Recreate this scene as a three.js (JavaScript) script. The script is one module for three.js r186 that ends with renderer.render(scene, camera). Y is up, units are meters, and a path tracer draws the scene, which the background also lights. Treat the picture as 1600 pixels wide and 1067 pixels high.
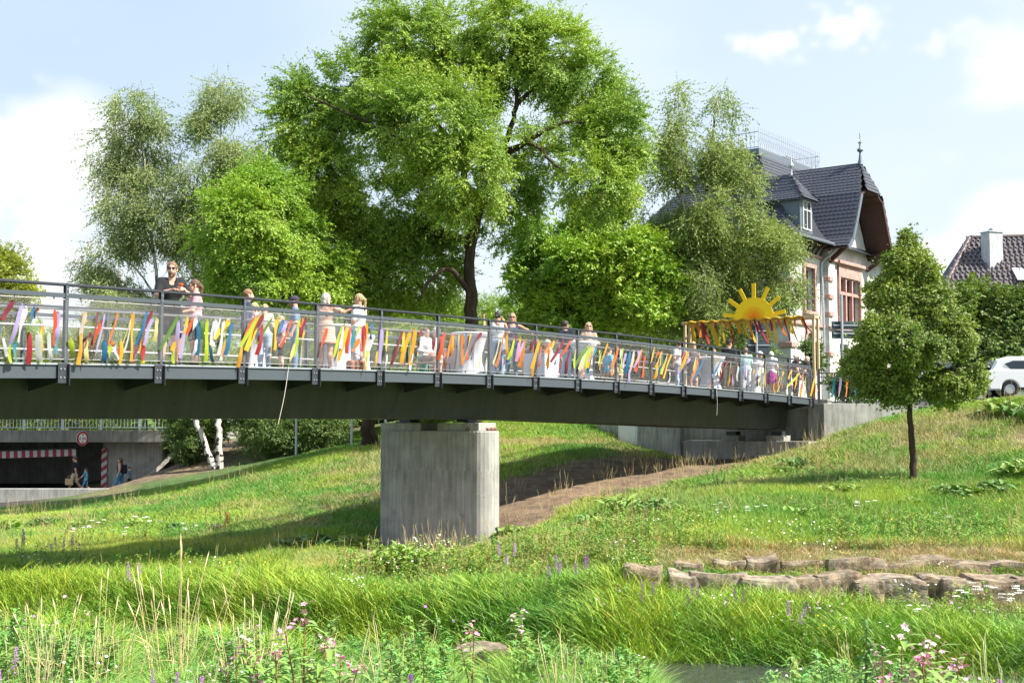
import * as THREE from 'three';
import { mergeGeometries, mergeVertices } from 'three/addons/utils/BufferGeometryUtils.js';
import { RoundedBoxGeometry } from 'three/addons/geometries/RoundedBoxGeometry.js';

// ---------- camera, sky, sun, exposure ----------
const scene = new THREE.Scene();
const FOC = 2000, PITCH = Math.atan(133.5 / FOC);
const camera = new THREE.PerspectiveCamera(2 * Math.atan(533.5 / FOC) * 180 / Math.PI, 1024 / 682, 0.1, 2500);
camera.position.set(0, 0, 0);
camera.rotation.x = PITCH;
const renderer = new THREE.WebGLRenderer({ antialias: true });
renderer.setSize(1024, 682);
renderer.toneMapping = THREE.LinearToneMapping;
renderer.toneMappingExposure = 2.35;
renderer.shadowMap.enabled = true;
const SUN = new THREE.Vector3(0.62, 0.74, 0.22).normalize();
const sun = new THREE.DirectionalLight(new THREE.Color().setRGB(1, 0.94, 0.84), 5);
sun.position.copy(SUN).multiplyScalar(150).add(new THREE.Vector3(0, 0, -40));
sun.target.position.set(0, 0, -40); scene.add(sun.target);
sun.castShadow = true; sun.shadow.mapSize.set(4096, 4096); sun.shadow.radius = 1;
Object.assign(sun.shadow.camera, { left: -60, right: 60, top: 60, bottom: -60, near: 1, far: 400 });
scene.add(sun);

// ---------- random numbers and noise ----------
let seed = 1;
function reseed(s) { seed = s >>> 0; }
function rnd() { seed = (seed + 0x6D2B79F5) | 0; let t = Math.imul(seed ^ (seed >>> 15), 1 | seed); t = (t + Math.imul(t ^ (t >>> 7), 61 | t)) ^ t; return ((t ^ (t >>> 14)) >>> 0) / 4294967296; }
const rr = (a, b) => a + (b - a) * rnd();
const pick = a => a[Math.floor(rnd() * a.length)];
const clamp = (x, a = 0, b = 1) => Math.min(b, Math.max(a, x));
const lerp = (a, b, t) => a + (b - a) * t;
const sm = (a, b, x) => { const t = clamp((x - a) / (b - a)); return t * t * (3 - 2 * t); };
function hash3(x, y, z) { let h = Math.imul(x, 374761393) ^ Math.imul(y, 668265263) ^ Math.imul(z, 2147483647 - 1442695041); h = Math.imul(h ^ (h >>> 13), 1274126177); return ((h ^ (h >>> 16)) >>> 0) / 4294967296; }
function vn(x, y, z = 0, per = 0) {
  const xi = Math.floor(x), yi = Math.floor(y), zi = Math.floor(z), f = t => t * t * (3 - 2 * t), u = f(x - xi), v = f(y - yi), w = f(z - zi);
  const h = per ? (a, b, c) => hash3(((a % per) + per) % per, ((b % per) + per) % per, c) : hash3;
  const L = (a, b, t) => a + (b - a) * t;
  return L(L(L(h(xi, yi, zi), h(xi + 1, yi, zi), u), L(h(xi, yi + 1, zi), h(xi + 1, yi + 1, zi), u), v), L(L(h(xi, yi, zi + 1), h(xi + 1, yi, zi + 1), u), L(h(xi, yi + 1, zi + 1), h(xi + 1, yi + 1, zi + 1), u), v), w);
}
function fbm(x, y, z = 0, oct = 4, per = 0) { let s = 0, a = 0.5, n = 0; for (let i = 0; i < oct; i++) { s += a * vn(x, y, z + i * 17, per); n += a; a *= 0.5; x *= 2; y *= 2; z *= 2; per *= 2; } return s / n; }

// ---------- sky: air and clouds ----------
{
  const W = 2048, H = 1024, d = new Float32Array(W * H * 4);
  for (let j = 0; j < H; j++) {
    const el = ((j + 0.5) / H - 0.5) * Math.PI, y = Math.sin(el), c = Math.cos(el);
    for (let i = 0; i < W; i++) {
      const az = ((i + 0.5) / W - 0.5) * 2 * Math.PI, x = c * Math.cos(az), z = c * Math.sin(az), o = (j * W + i) * 4;
      const h = Math.max(0, y), t = 1 - Math.exp(-h * 4.6);
      let r = lerp(0.525, 0.235, t), g = lerp(0.56, 0.35, t), b = lerp(0.595, 0.53, t);
      const sd = Math.max(0, x * SUN.x + y * SUN.y + z * SUN.z), glow = Math.pow(sd, 4) * 0.42;
      r += glow; g += glow * 0.96; b += glow * 0.85;
      if (h > 0) {
        // thin high veil, and cumulus banks low over the land
        const q = 1 / (h + 0.16), vx = x * q, vz = z * q;
        const veil = sm(0.38, 0.74, fbm(vx * 0.75 + 3.1, vz * 0.75 + 7.7, 1.5, 5)) * 0.7 + sm(-0.5, 0.6, x) * 0.55 * sm(0.0, 0.12, h);
        r = lerp(r, 0.53, veil * 0.8); g = lerp(g, 0.565, veil * 0.8); b = lerp(b, 0.595, veil * 0.8);
        const px = Math.atan2(x, -z) * 57.3, pe = el * 57.3;       // degrees right of north, degrees up
        let cu = sm(0.60, 0.72, fbm(az * 4.2 + 11, el * 10 + 2, 3.3, 5)) * sm(30, 12, pe) * 0.9;
        const puff = (a, e, ra, re, s) => { const fq = 2.2 / Math.sqrt(ra), n = fbm(px * fq + a, pe * fq * 1.6 + e, 5, 5) - 0.5, dd = Math.hypot((px - a) / ra, (pe - e) / re * (pe < e ? 0.75 : 1)); cu = Math.max(cu, sm(1.25, 0.35, dd + n * 2.2) * s); };
        puff(-24.5, 11.0, 6.6, 3.0, 1); puff(-21.0, 6.7, 3.6, 2.3, 0.9); puff(-30, 6, 5, 3, 1);
        puff(11.6, 16.6, 1.5, 0.55, 0.75); puff(14.9, 17.2, 1.4, 0.7, 0.8); puff(20.5, 16.2, 2.6, 0.6, 0.5); puff(34, 14, 6, 2.6, 0.9); puff(-48, 15, 8, 4, 1); puff(60, 17, 9, 4, 0.9);
        r = lerp(r, 0.585, cu); g = lerp(g, 0.59, cu); b = lerp(b, 0.60, cu);
      }
      d[o] = r * 0.84; d[o + 1] = g * 0.84; d[o + 2] = b * 0.84; d[o + 3] = 1;
    }
  }
  const sky = new THREE.DataTexture(d, W, H, THREE.RGBAFormat, THREE.FloatType);
  sky.mapping = THREE.EquirectangularReflectionMapping; sky.magFilter = THREE.LinearFilter; sky.minFilter = THREE.LinearFilter; sky.needsUpdate = true;
  scene.background = sky; scene.environment = sky;
}

// ---------- helpers ----------
const V = (x, y, z) => new THREE.Vector3(x, y, z);
const cp = Math.cos(PITCH), sp = Math.sin(PITCH);
// survey point: the place in the world that lies D metres north of the tripod on the sight line of a photograph point
function at(px, py, D) { const a = (px - 800) / FOC, v = (533.5 - py) / FOC, k = D / (cp - v * sp); return V(a * k, (v * cp + sp) * k, -D); }
const C = (r, g, b) => new THREE.Color().setRGB(r, g, b);
const used = {};
function numbered(n) { if (used[n] === undefined) { used[n] = 0; return n; } used[n]++; return n + '_' + String(used[n]).padStart(3, '0'); }
function tag(o, label, category, group, kind) { if (label) o.userData.label = label; if (category) o.userData.category = category; if (group) o.userData.group = group; if (kind) o.userData.kind = kind; return o; }
function thing(name, label, category, p = [0, 0, 0], turn = 0, group) {
  const o = new THREE.Group(); o.name = numbered(name); o.position.set(p.x ?? p[0], p.y ?? p[1], p.z ?? p[2]); o.rotation.y = turn; scene.add(o); return tag(o, label, category, group);
}
function mesh(name, geo, mat, parent = scene) {
  const m = new THREE.Mesh(geo, mat); m.castShadow = m.receiveShadow = true; m.name = parent === scene ? numbered(name) : name; parent.add(m); return m;
}
function inst(name, geo, mat, mats, cols, parent = scene) {
  const m = new THREE.InstancedMesh(geo, mat, mats.length); m.castShadow = m.receiveShadow = true; m.name = parent === scene ? numbered(name) : name;
  for (let i = 0; i < mats.length; i++) { m.setMatrixAt(i, mats[i]); if (cols) m.setColorAt(i, cols[i]); }
  m.userData.kind = 'stuff'; parent.add(m); return m;
}
function clean(g) { const o = g.index ? g.toNonIndexed() : g.clone(); for (const k of Object.keys(o.attributes)) if (!['position', 'normal', 'uv', 'color'].includes(k)) o.deleteAttribute(k); return o; }
function merge(list) {
  const l = list.map(clean), anyC = l.some(g => g.attributes.color);
  for (const g of l) {
    if (!g.attributes.uv) g.setAttribute('uv', new THREE.BufferAttribute(new Float32Array(g.attributes.position.count * 2), 2));
    if (anyC && !g.attributes.color) g.setAttribute('color', new THREE.BufferAttribute(new Float32Array(g.attributes.position.count * 3).fill(1), 3));
    if (!g.attributes.normal) g.computeVertexNormals();
  }
  return l.length === 1 ? l[0] : mergeGeometries(l);
}
function metreUV(g, k = 1) {       // uv in metres from the direction each face points
  const o = clean(g), p = o.attributes.position, n = o.attributes.normal, uv = new Float32Array(p.count * 2);
  for (let i = 0; i < p.count; i++) {
    const ax = Math.abs(n.getX(i)), ay = Math.abs(n.getY(i)), az = Math.abs(n.getZ(i)); let u, v;
    if (ay > ax && ay > az) { u = p.getX(i); v = p.getZ(i); } else if (ax > az) { u = p.getZ(i); v = p.getY(i); } else { u = p.getX(i); v = p.getY(i); }
    uv[i * 2] = u * k; uv[i * 2 + 1] = v * k;
  }
  o.setAttribute('uv', new THREE.BufferAttribute(uv, 2)); return o;
}
function box(w, h, d, x = 0, y = 0, z = 0, ry = 0, rx = 0, rz = 0) { const g = new THREE.BoxGeometry(w, h, d); g.applyMatrix4(new THREE.Matrix4().compose(V(x, y, z), new THREE.Quaternion().setFromEuler(new THREE.Euler(rx, ry, rz)), V(1, 1, 1))); return g; }
function rbox(w, h, d, x = 0, y = 0, z = 0, r = 0.01, seg = 1) { const g = new RoundedBoxGeometry(w, h, d, seg, Math.min(r, w / 2.1, h / 2.1, d / 2.1)); g.translate(x, y, z); return g; }
function frame(a, b, up = V(0, 1, 0)) { const z = b.clone().sub(a), L = z.length(); z.normalize(); let x = up.clone().cross(z); if (x.lengthSq() < 1e-8) x = V(1, 0, 0); x.normalize(); const y = z.clone().cross(x); return [new THREE.Matrix4().makeBasis(x, y, z).setPosition(a.clone().add(b).multiplyScalar(0.5)), L]; }
function bar(a, b, w, h, up) { const [m, L] = frame(a, b, up), g = new THREE.BoxGeometry(w, h, L); g.applyMatrix4(m); return g; }
function rod(a, b, r, seg = 6, r2 = r) { const [m, L] = frame(a, b), g = new THREE.CylinderGeometry(r2, r, L, seg); g.rotateX(Math.PI / 2); g.applyMatrix4(m); return g; }
function tube(pts, r, seg = 6, n = 0) { return new THREE.TubeGeometry(new THREE.CatmullRomCurve3(pts), n || pts.length * 4, r, seg, false); }
function limb(pts, rad, seg = 6) {       // tapered tube through the points with a radius at each
  const c = [], nrm = [], uv = [], ix = []; let up = V(0.3, 0.1, 1).normalize(), L = 0;
  for (let i = 0; i < pts.length; i++) {
    const t = pts[Math.min(i + 1, pts.length - 1)].clone().sub(pts[Math.max(i - 1, 0)]).normalize(), x = up.clone().cross(t).normalize(), y = t.clone().cross(x);
    if (i) L += pts[i].distanceTo(pts[i - 1]);
    for (let k = 0; k <= seg; k++) { const a = k / seg * 6.2832, n = x.clone().multiplyScalar(Math.cos(a)).addScaledVector(y, Math.sin(a)); c.push(...pts[i].clone().addScaledVector(n, rad[i]).toArray()); nrm.push(...n.toArray()); uv.push(k / seg, L); }
  }
  for (let i = 0; i < pts.length - 1; i++) for (let k = 0; k < seg; k++) { const a = i * (seg + 1) + k, b = a + seg + 1; ix.push(a, a + 1, b, a + 1, b + 1, b); }
  const g = new THREE.BufferGeometry(); g.setAttribute('position', new THREE.Float32BufferAttribute(c, 3)); g.setAttribute('normal', new THREE.Float32BufferAttribute(nrm, 3)); g.setAttribute('uv', new THREE.Float32BufferAttribute(uv, 2)); g.setIndex(ix); return g;
}
function tint(g, c) { const n = g.attributes.position.count, a = new Float32Array(n * 3); for (let i = 0; i < n; i++) { a[i * 3] = c[0]; a[i * 3 + 1] = c[1]; a[i * 3 + 2] = c[2]; } g.setAttribute('color', new THREE.BufferAttribute(a, 3)); return g; }
function prism(poly, d, bevel = 0) { const s = new THREE.Shape(poly.map(p => new THREE.Vector2(p[0], p[1]))); return new THREE.ExtrudeGeometry(s, { depth: d, bevelEnabled: bevel > 0, bevelSize: bevel, bevelThickness: bevel, bevelSegments: 1, steps: 1 }); }
function soup(tris, uvs) { const g = new THREE.BufferGeometry(); g.setAttribute('position', new THREE.Float32BufferAttribute(tris, 3)); if (uvs) g.setAttribute('uv', new THREE.Float32BufferAttribute(uvs, 2)); g.computeVertexNormals(); return g; }
function strip(rows, close) {        // rows of points joined into a sheet
  const c = [], uv = [], ix = [], n = rows[0].length; rows.forEach((r, i) => r.forEach((p, j) => { c.push(p.x, p.y, p.z); uv.push(j / (n - 1), i / (rows.length - 1)); }));
  for (let i = 0; i < rows.length - 1; i++) for (let j = 0; j < n - 1; j++) { const a = i * n + j, b = a + n; ix.push(a, a + 1, b, a + 1, b + 1, b); }
  const g = new THREE.BufferGeometry(); g.setAttribute('position', new THREE.Float32BufferAttribute(c, 3)); g.setAttribute('uv', new THREE.Float32BufferAttribute(uv, 2)); g.setIndex(ix); g.computeVertexNormals(); return g;
}

// ---------- textures and materials ----------
function tex(n, fn, srgb = true, rep = 1) {
  const d = new Uint8Array(n * n * 4); for (let j = 0; j < n; j++) for (let i = 0; i < n; i++) { const c = fn(i / n, j / n), o = (j * n + i) * 4; d[o] = clamp(c[0]) * 255; d[o + 1] = clamp(c[1] ?? c[0]) * 255; d[o + 2] = clamp(c[2] ?? c[0]) * 255; d[o + 3] = 255; }
  const t = new THREE.DataTexture(d, n, n); t.wrapS = t.wrapT = THREE.RepeatWrapping; t.magFilter = THREE.LinearFilter; t.minFilter = THREE.LinearMipmapLinearFilter; t.generateMipmaps = true; if (srgb) t.colorSpace = THREE.SRGBColorSpace; t.repeat.set(rep, rep); t.needsUpdate = true; return t;
}
const gray = (lo, hi, f, oct = 4) => (u, v) => { const k = lerp(lo, hi, fbm(u * f, v * f, 0, oct, f)); return [k, k, k]; };
const T = {
  rough: tex(256, gray(0.75, 1.05, 8, 5)),
  fine: tex(256, (u, v) => { const k = 0.55 + 0.5 * fbm(u * 24, v * 24, 2, 4, 24); return [k, k, k]; }, false),
  concrete: tex(512, (u, v) => { const a = fbm(u * 6, v * 6, 0, 5, 6), s = fbm(u * 40, v * 3, 9, 4, 40) , p = vn(u * 90, v * 90, 4, 90) > 0.93 ? 0.72 : 1; const k = (0.68 + 0.24 * a + 0.22 * (s - 0.5)) * p; return [k, k * 0.995, k * 0.97]; }),
  bark: tex(256, (u, v) => { const k = 0.35 + 0.65 * fbm(u * 14, v * 3, 1, 5, 14); return [k, k * 0.94, k * 0.86]; }),
  birch: tex(256, (u, v) => { const a = fbm(u * 5, v * 22, 3, 4, 22) , b = fbm(u * 3, v * 4, 8, 4, 12); let k = 0.88 - 0.1 * b; if (a + b * 0.45 > 0.83) k = 0.13; return [k, k * 0.98, k * 0.94]; }),
  stone: tex(256, (u, v) => { const a = fbm(u * 5, v * 5, 0, 5, 5), b = fbm(u * 20, v * 20, 5, 4, 20), k = 0.42 + 0.5 * a + 0.35 * (b - 0.5), l = sm(0.56, 0.66, fbm(u * 7, v * 7, 12, 4, 7)); return [k, k * (0.93 + 0.06 * l), k * (0.84 + 0.1 * l)]; }),
  soil: tex(512, (u, v) => { const a = fbm(u * 12, v * 12, 0, 5, 12), b = vn(u * 120, v * 120, 5, 120), k = 0.55 + 0.5 * a + 0.25 * (b - 0.5); return [k, k, k]; }),
  knit: tex(64, (u, v) => { const k = 0.72 + 0.28 * Math.abs(Math.sin(u * 6.2832 * 4) * Math.sin(v * 6.2832 * 8)); return [k, k, k]; }),
  wood: tex(256, (u, v) => { const k = 0.72 + 0.28 * fbm(u * 40, v * 2, 0, 4, 40); return [k, k * 0.97, k * 0.92]; }),
};
function std(col, rough = 0.8, o = {}) { const m = new THREE.MeshStandardMaterial({ roughness: rough, metalness: 0, side: THREE.DoubleSide, ...o }); m.color = Array.isArray(col) ? C(...col) : new THREE.Color(col); return m; }
function phys(col, rough, o = {}) { const m = new THREE.MeshPhysicalMaterial({ roughness: rough, side: THREE.DoubleSide, ...o }); m.color = Array.isArray(col) ? C(...col) : new THREE.Color(col); return m; }
const rep = (t, u, v = u) => { const c = t.clone(); c.repeat.set(u, v); c.needsUpdate = true; return c; };
const leafMat = (col, tr = 0.38) => phys(col, 0.75, { transmission: tr, thickness: 0, vertexColors: true });
const M = {
  steel: std([0.07, 0.085, 0.10], 0.5, { metalness: 0.15, roughnessMap: T.fine }),
  steelDark: std([0.035, 0.04, 0.05], 0.5, { metalness: 0.1 }),
  girder: std([0.062, 0.066, 0.06], 0.55, { map: rep(T.concrete, 0.18), roughnessMap: T.fine }),
  stainless: std([0.55, 0.51, 0.51], 0.35, { metalness: 0.7 }),
  wire: std([0.22, 0.22, 0.23], 0.5, { metalness: 0.3 }),
  whiteTube: std([0.55, 0.54, 0.55], 0.35, { metalness: 0.3 }),
  galv: std([0.42, 0.45, 0.48], 0.5, { metalness: 0.5, roughnessMap: T.fine }),
  concrete: std([0.52, 0.52, 0.50], 0.9, { map: rep(T.concrete, 0.45), bumpMap: rep(T.concrete, 1.3), bumpScale: 0.006 }),
  concreteDark: std([0.52, 0.52, 0.50], 0.95, { map: rep(T.concrete, 0.3), bumpMap: rep(T.concrete, 1), bumpScale: 0.006 }),
  asphalt: std([0.06, 0.06, 0.062], 0.95, { map: rep(T.rough, 0.7) }),
  cloth: std([0.58, 0.585, 0.63], 0.9),
  timber: std([0.70, 0.55, 0.37], 0.75, { map: T.wood }),
  bolt: std([0.4, 0.42, 0.44], 0.4, { metalness: 0.6 }),
  rubber: std([0.015, 0.015, 0.017], 0.9),
  plaster: std([0.70, 0.69, 0.67], 0.92, { map: rep(T.rough, 0.25), bumpMap: rep(T.fine, 1.5), bumpScale: 0.004 }),
  sandstone: std([0.50, 0.31, 0.27], 0.9, { map: rep(T.rough, 0.6), bumpMap: rep(T.fine, 1.2), bumpScale: 0.005 }),
  slate: std([0.045, 0.048, 0.062], 0.5, { roughnessMap: rep(T.fine, 3) }),
  slateBase: std([0.035, 0.038, 0.048], 0.8),
  zinc: std([0.13, 0.16, 0.19], 0.5, { metalness: 0.3 }),
  maroon: std([0.09, 0.042, 0.04], 0.7, { map: T.wood }),
  winFrame: std([0.68, 0.69, 0.70], 0.5),
  glass: phys([0.9, 0.95, 0.95], 0.03, { transmission: 1, thickness: 0, ior: 1.5 }),
  paneDark: phys([0.03, 0.035, 0.04], 0.05, { ior: 1.5 }),
};
const UPV = V(0, 1, 0);

// ---------- lie of the land ----------
// survey heights: [photo x, photo y, metres north]; negative third entries give X, Y, D straight
const survey = [
  ...[[-14, -1.75, -4], [0, -1.75, -4], [14, -1.75, -4], [-10, -2.05, 5], [0, -2.1, 5], [10, -2.05, 5], [-9, -2.62, 10], [-3, -2.8, 10.5], [3, -2.85, 10.5], [9, -2.65, 10], [-9, -2.95, 14], [0, -3.15, 14], [5, -3.15, 13.5], [10, -2.9, 12],
    [-14, -3.2, 18], [16, -2.8, 12], [20, -2.2, 22], [28, -1.5, 28], [-22, -3.1, 30], [-30, -3.3, 45], [30, 0.9, 45], [40, 1.0, 60], [22, 0.95, 47], [16.5, 0.75, 44.5], [13, 0.95, 52], [18, 1.0, 60], [30, 1.0, 80], [10, 1.0, 60], [4, 0.8, 60], [-4, 0.7, 66], [6, 0.9, 80], [-12, 0.1, 80], [0, 0.9, 110], [-30, -3.3, 58], [-27, -3.3, 64], [-21, -3.3, 64], [-19, -3.25, 63], [-34, -3.3, 66], [-24, -3.3, 70], [-24, -3.3, 78], [-34, -3.3, 78], [40, 1, 110], [-45, -1, 110], [-60, -3, 60], [-50, -3, 20], [60, 0, 20], [0, 1, 200], [-120, 0, 200], [120, 1, 200]].map(a => ({ x: a[0], y: a[1], d: a[2] })),
  ...[[694, 850, 32.2], [612, 852, 33], [790, 842, 31.6], [560, 860, 30.5], [450, 864, 30.5], [690, 868, 28.5], ...[960, 1050, 1150, 1250, 1350, 1450, 1550, 1650, 1800].flatMap(x => [[x, 962, 19.9], [x, 910, 21.0], [x, 866, 22.2]]), [300, 852, 33], [100, 832, 38], [0, 872, 29], [150, 900, 26], [400, 905, 25.5], [620, 905, 24], [800, 905, 22.5], [880, 915, 21.6],
    [1000, 850, 24], [1200, 852, 24], [1450, 858, 24], [1600, 862, 24], [1200, 785, 30], [1000, 800, 29], [1400, 800, 29.5], [1600, 800, 29.5], [1428, 752, 34], [1600, 735, 34], [1300, 745, 35], [1520, 632, 43.2], [1600, 624, 43.2], [1420, 690, 39.5], [1600, 680, 38.5], [1330, 668, 43], [1290, 692, 43], [1272, 712, 44], [1190, 721, 46], [1120, 722, 47], [1100, 748, 40], [1000, 778, 35.5], [800, 802, 33.5], [1062, 716, 50], [985, 690, 50.5], [900, 654, 53], [800, 654, 53], [700, 665, 52], [900, 700, 45], [900, 758, 38], [800, 720, 42], [700, 752, 40], [600, 692, 50], [520, 704, 51], [400, 742, 48], [300, 762, 48], [200, 786, 50], [0, 796, 54], [340, 730, 59], [460, 720, 53], [230, 740, 61], [330, 700, 63], [560, 800, 36], [450, 780, 41], [640, 692, 57], [330, 690, 72], [480, 690, 66]].map(a => { const p = at(a[0], a[1], a[2]); return { x: p.x, y: p.y, d: a[2] }; }),
];
const ground0 = (() => {       // smooth surface through the survey
  const n = survey.length, N = n + 3, A = Array.from({ length: N }, () => new Float64Array(N + 1)), ph = r => r;
  for (let i = 0; i < n; i++) {
    for (let j = 0; j < n; j++) A[i][j] = ph(Math.hypot(survey[i].x - survey[j].x, survey[i].d - survey[j].d)) - (i === j ? 0.05 : 0);
    A[i][n] = A[n][i] = 1; A[i][n + 1] = A[n + 1][i] = survey[i].x; A[i][n + 2] = A[n + 2][i] = survey[i].d; A[i][N] = survey[i].y;
  }
  for (let c = 0; c < N; c++) { let p = c; for (let r = c + 1; r < N; r++) if (Math.abs(A[r][c]) > Math.abs(A[p][c])) p = r; [A[c], A[p]] = [A[p], A[c]]; for (let r = c + 1; r < N; r++) { const f = A[r][c] / A[c][c]; if (f) for (let k = c; k <= N; k++) A[r][k] -= f * A[c][k]; } }
  const w = new Float64Array(N); for (let r = N - 1; r >= 0; r--) { let s = A[r][N]; for (let k = r + 1; k < N; k++) s -= A[r][k] * w[k]; w[r] = s / A[r][r]; }
  return (x, d) => { let s = w[n] + w[n + 1] * x + w[n + 2] * d; for (let i = 0; i < n; i++) s += w[i] * ph(Math.hypot(x - survey[i].x, d - survey[i].d)); return s; };
})();
const WATER = -3.32;
const streamLine = [[-60, 34], [-30, 27], [-14, 22.8], [-5.9, 20.0], [-1, 18.4], [2.7, 16.9], [8, 15.7], [14, 14.6], [40, 10]];
function streamDist(x, d) { let b = 1e9; for (let i = 0; i < streamLine.length - 1; i++) { const [x0, d0] = streamLine[i], [x1, d1] = streamLine[i + 1], t = clamp(((x - x0) * (x1 - x0) + (d - d0) * (d1 - d0)) / ((x1 - x0) ** 2 + (d1 - d0) ** 2)), q = Math.hypot(x - x0 - t * (x1 - x0), d - d0 - t * (d1 - d0)); if (q < b) b = q; } return b; }
const FAR = 180;
function groundY(x, d) {
  const X = clamp(x, -100, 100), D = clamp(d, -20, FAR);
  let y = ground0(X, D);
  y += (fbm(x * 0.5 + 40, d * 0.5 + 9, 0, 3) - 0.5) * 0.22 * sm(2, 8, d) * sm(70, 40, d);
  const s = streamDist(x, d) + (vn(x * 0.7, d * 0.7, 3) - 0.5) * 0.9;
  y = lerp(-3.75, y, sm(0.9, 2.1, s));
  return y;
}
const axis = (a, b, steps) => { const o = [a]; for (const [to, st] of steps) { let x = o[o.length - 1]; while (x < to - 1e-6) { x = Math.min(to, x + st); o.push(x); } } return o; };
const bridgeW = (x, d) => -(x + 7.4) * 0.8121 + (d - 21.1) * 0.5835;       // metres from the near railing line, measured across the bridge
const bridgeX = (x, d) => (x + 7.4) * 0.5835 + (d - 21.1) * 0.8121;
// what grows where: how bare the soil is, how dry the grass
function cover(x, d) {
  const w = bridgeW(x, d), bx = bridgeX(x, d), n = fbm(x * 0.45, d * 0.45, 7, 4), n2 = fbm(x * 1.7, d * 1.7, 2, 3);
  let bare = 0, dry = 0;
  bare = Math.max(bare, sm(-0.6, 0.5, w + n2 * 1.6 - 0.7) * sm(6.3, 5.0, w + n2 * 1.2) * sm(13.6, 15.5, bx + n * 2) * sm(33.5, 32, bx));         // dirt beneath the right span
  bare = Math.max(bare, sm(4.0, 1.9, Math.hypot((bx - 11.8) / 1.35, (w - 1.2) / 1.0) + (n2 - 0.5) * 2.4));                                       // worn ground round the pier foot
  bare = Math.max(bare, sm(0, 1.2, x + 22.5) * sm(-12.2, -13.6, x) * sm(56.5, 58.5, d) * sm(74, 71, d) * 0.95);                                   // embankment by the underpass
  bare = Math.max(bare, sm(0.60, 0.72, n + n2 * 0.18) * sm(33, 38, d) * 0.45);
  dry = sm(0.46, 0.68, n * 0.6 + n2 * 0.4) * (0.40 * sm(30, 36, d) + 0.2);
  const stoneLine = d - (21.9 + (x - 3) * -0.02);
  dry = Math.max(dry, x > 2.2 ? sm(0.9, 0.25, Math.abs(stoneLine - 0.75)) * sm(2.2, 4.5, x) : 0);
  const slope = sm(34.5, 37, d) * sm(44, 42, d) * (x > 8.5 ? 1 : 0); dry = Math.max(dry, slope * sm(0.40, 0.64, n2 * 0.5 + n * 0.5) * 0.7);
  const bank = sm(-2, 0, x) * sm(10, 7, x) * sm(39, 43, d) * sm(56, 52, d) * sm(6.5, 7.5, w); dry = Math.max(dry, bank * sm(0.38, 0.6, n) * 0.8); dry = Math.max(dry, sm(-5, -3, x) * sm(4, 2, x) * sm(21.5, 23, d) * sm(30, 28.5, d) * sm(0.35, 0.6, n2) * 0.9); bare = Math.max(bare, sm(-4, -2.5, x) * sm(2, 0.5, x) * sm(22, 23, d) * sm(27.5, 26, d) * sm(0.52, 0.66, n2) * 0.8);
  return [bare, dry];
}
{
  const xs = axis(-900, 900, [[-300, 150], [-100, 40], [-60, 8], [-36, 1.6], [-16, 0.7], [16, 0.36], [30, 0.8], [60, 3], [100, 10], [300, 40], [900, 150]]);
  const ds = axis(-60, 1500, [[-8, 12], [6, 1.5], [9, 0.5], [32, 0.3], [56, 0.5], [82, 1.2], [120, 4], [180, 10], [400, 40], [1500, 200]]);
  const pos = [], col = [], uv = [], ix = [], nx = xs.length;
  const soilC = [0.25, 0.17, 0.105], grassC = [0.085, 0.17, 0.025], dryC = [0.33, 0.25, 0.12], mudC = [0.06, 0.048, 0.035];
  for (const d of ds) for (const x of xs) {
    const y = groundY(x, d); pos.push(x, y, -d); uv.push(x * 0.35, d * 0.35);
    let [b, q] = cover(x, d); const n = 0.8 + 0.4 * vn(x * 2.3, d * 2.3, 4), mud = sm(-3.12, -3.3, y);
    for (let k = 0; k < 3; k++) col.push(lerp(lerp(lerp(grassC[k], dryC[k], q * 0.8), soilC[k], b), mudC[k], mud) * n);
  }
  for (let j = 0; j < ds.length - 1; j++) for (let i = 0; i < nx - 1; i++) { const a = j * nx + i, b = a + nx; ix.push(a, a + 1, b, a + 1, b + 1, b); }
  const g = new THREE.BufferGeometry(); g.setAttribute('position', new THREE.Float32BufferAttribute(pos, 3)); g.setAttribute('color', new THREE.Float32BufferAttribute(col, 3)); g.setAttribute('uv', new THREE.Float32BufferAttribute(uv, 2)); g.setIndex(ix); g.computeVertexNormals();
  const gm = mesh('ground', g, std([1, 1, 1], 1, { vertexColors: true, map: T.soil, bumpMap: T.soil, bumpScale: 0.05 })); tag(gm, 'grassy river meadow and banks around the bridge', 'ground', null, 'structure');
  // water: a winding sheet along the stream bed
  const rows = [[], []]; const cs = new THREE.CatmullRomCurve3(streamLine.map(p => V(p[0], WATER, -p[1]))).getPoints(120);
  const wr = cs.map((p, i) => { const t = cs[Math.min(i + 1, 120)].clone().sub(cs[Math.max(i - 1, 0)]).normalize(), s = V(-t.z, 0, t.x); return [-2.4, -0.8, 0.8, 2.4].map(k => p.clone().addScaledVector(s, k)); });
  const wt = strip(wr); wt.attributes.uv.array.forEach((v, i, a) => { a[i] = i % 2 ? v * 60 : v * 4; });
  const ripple = tex(256, gray(0, 1, 10, 5), false);
  tag(mesh('water', wt, phys([0.045, 0.05, 0.042], 0.06, { bumpMap: rep(ripple, 0.5), bumpScale: 0.03, ior: 1.33 })), 'narrow dark stream between overgrown banks', 'water', null, 'structure');
}

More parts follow.
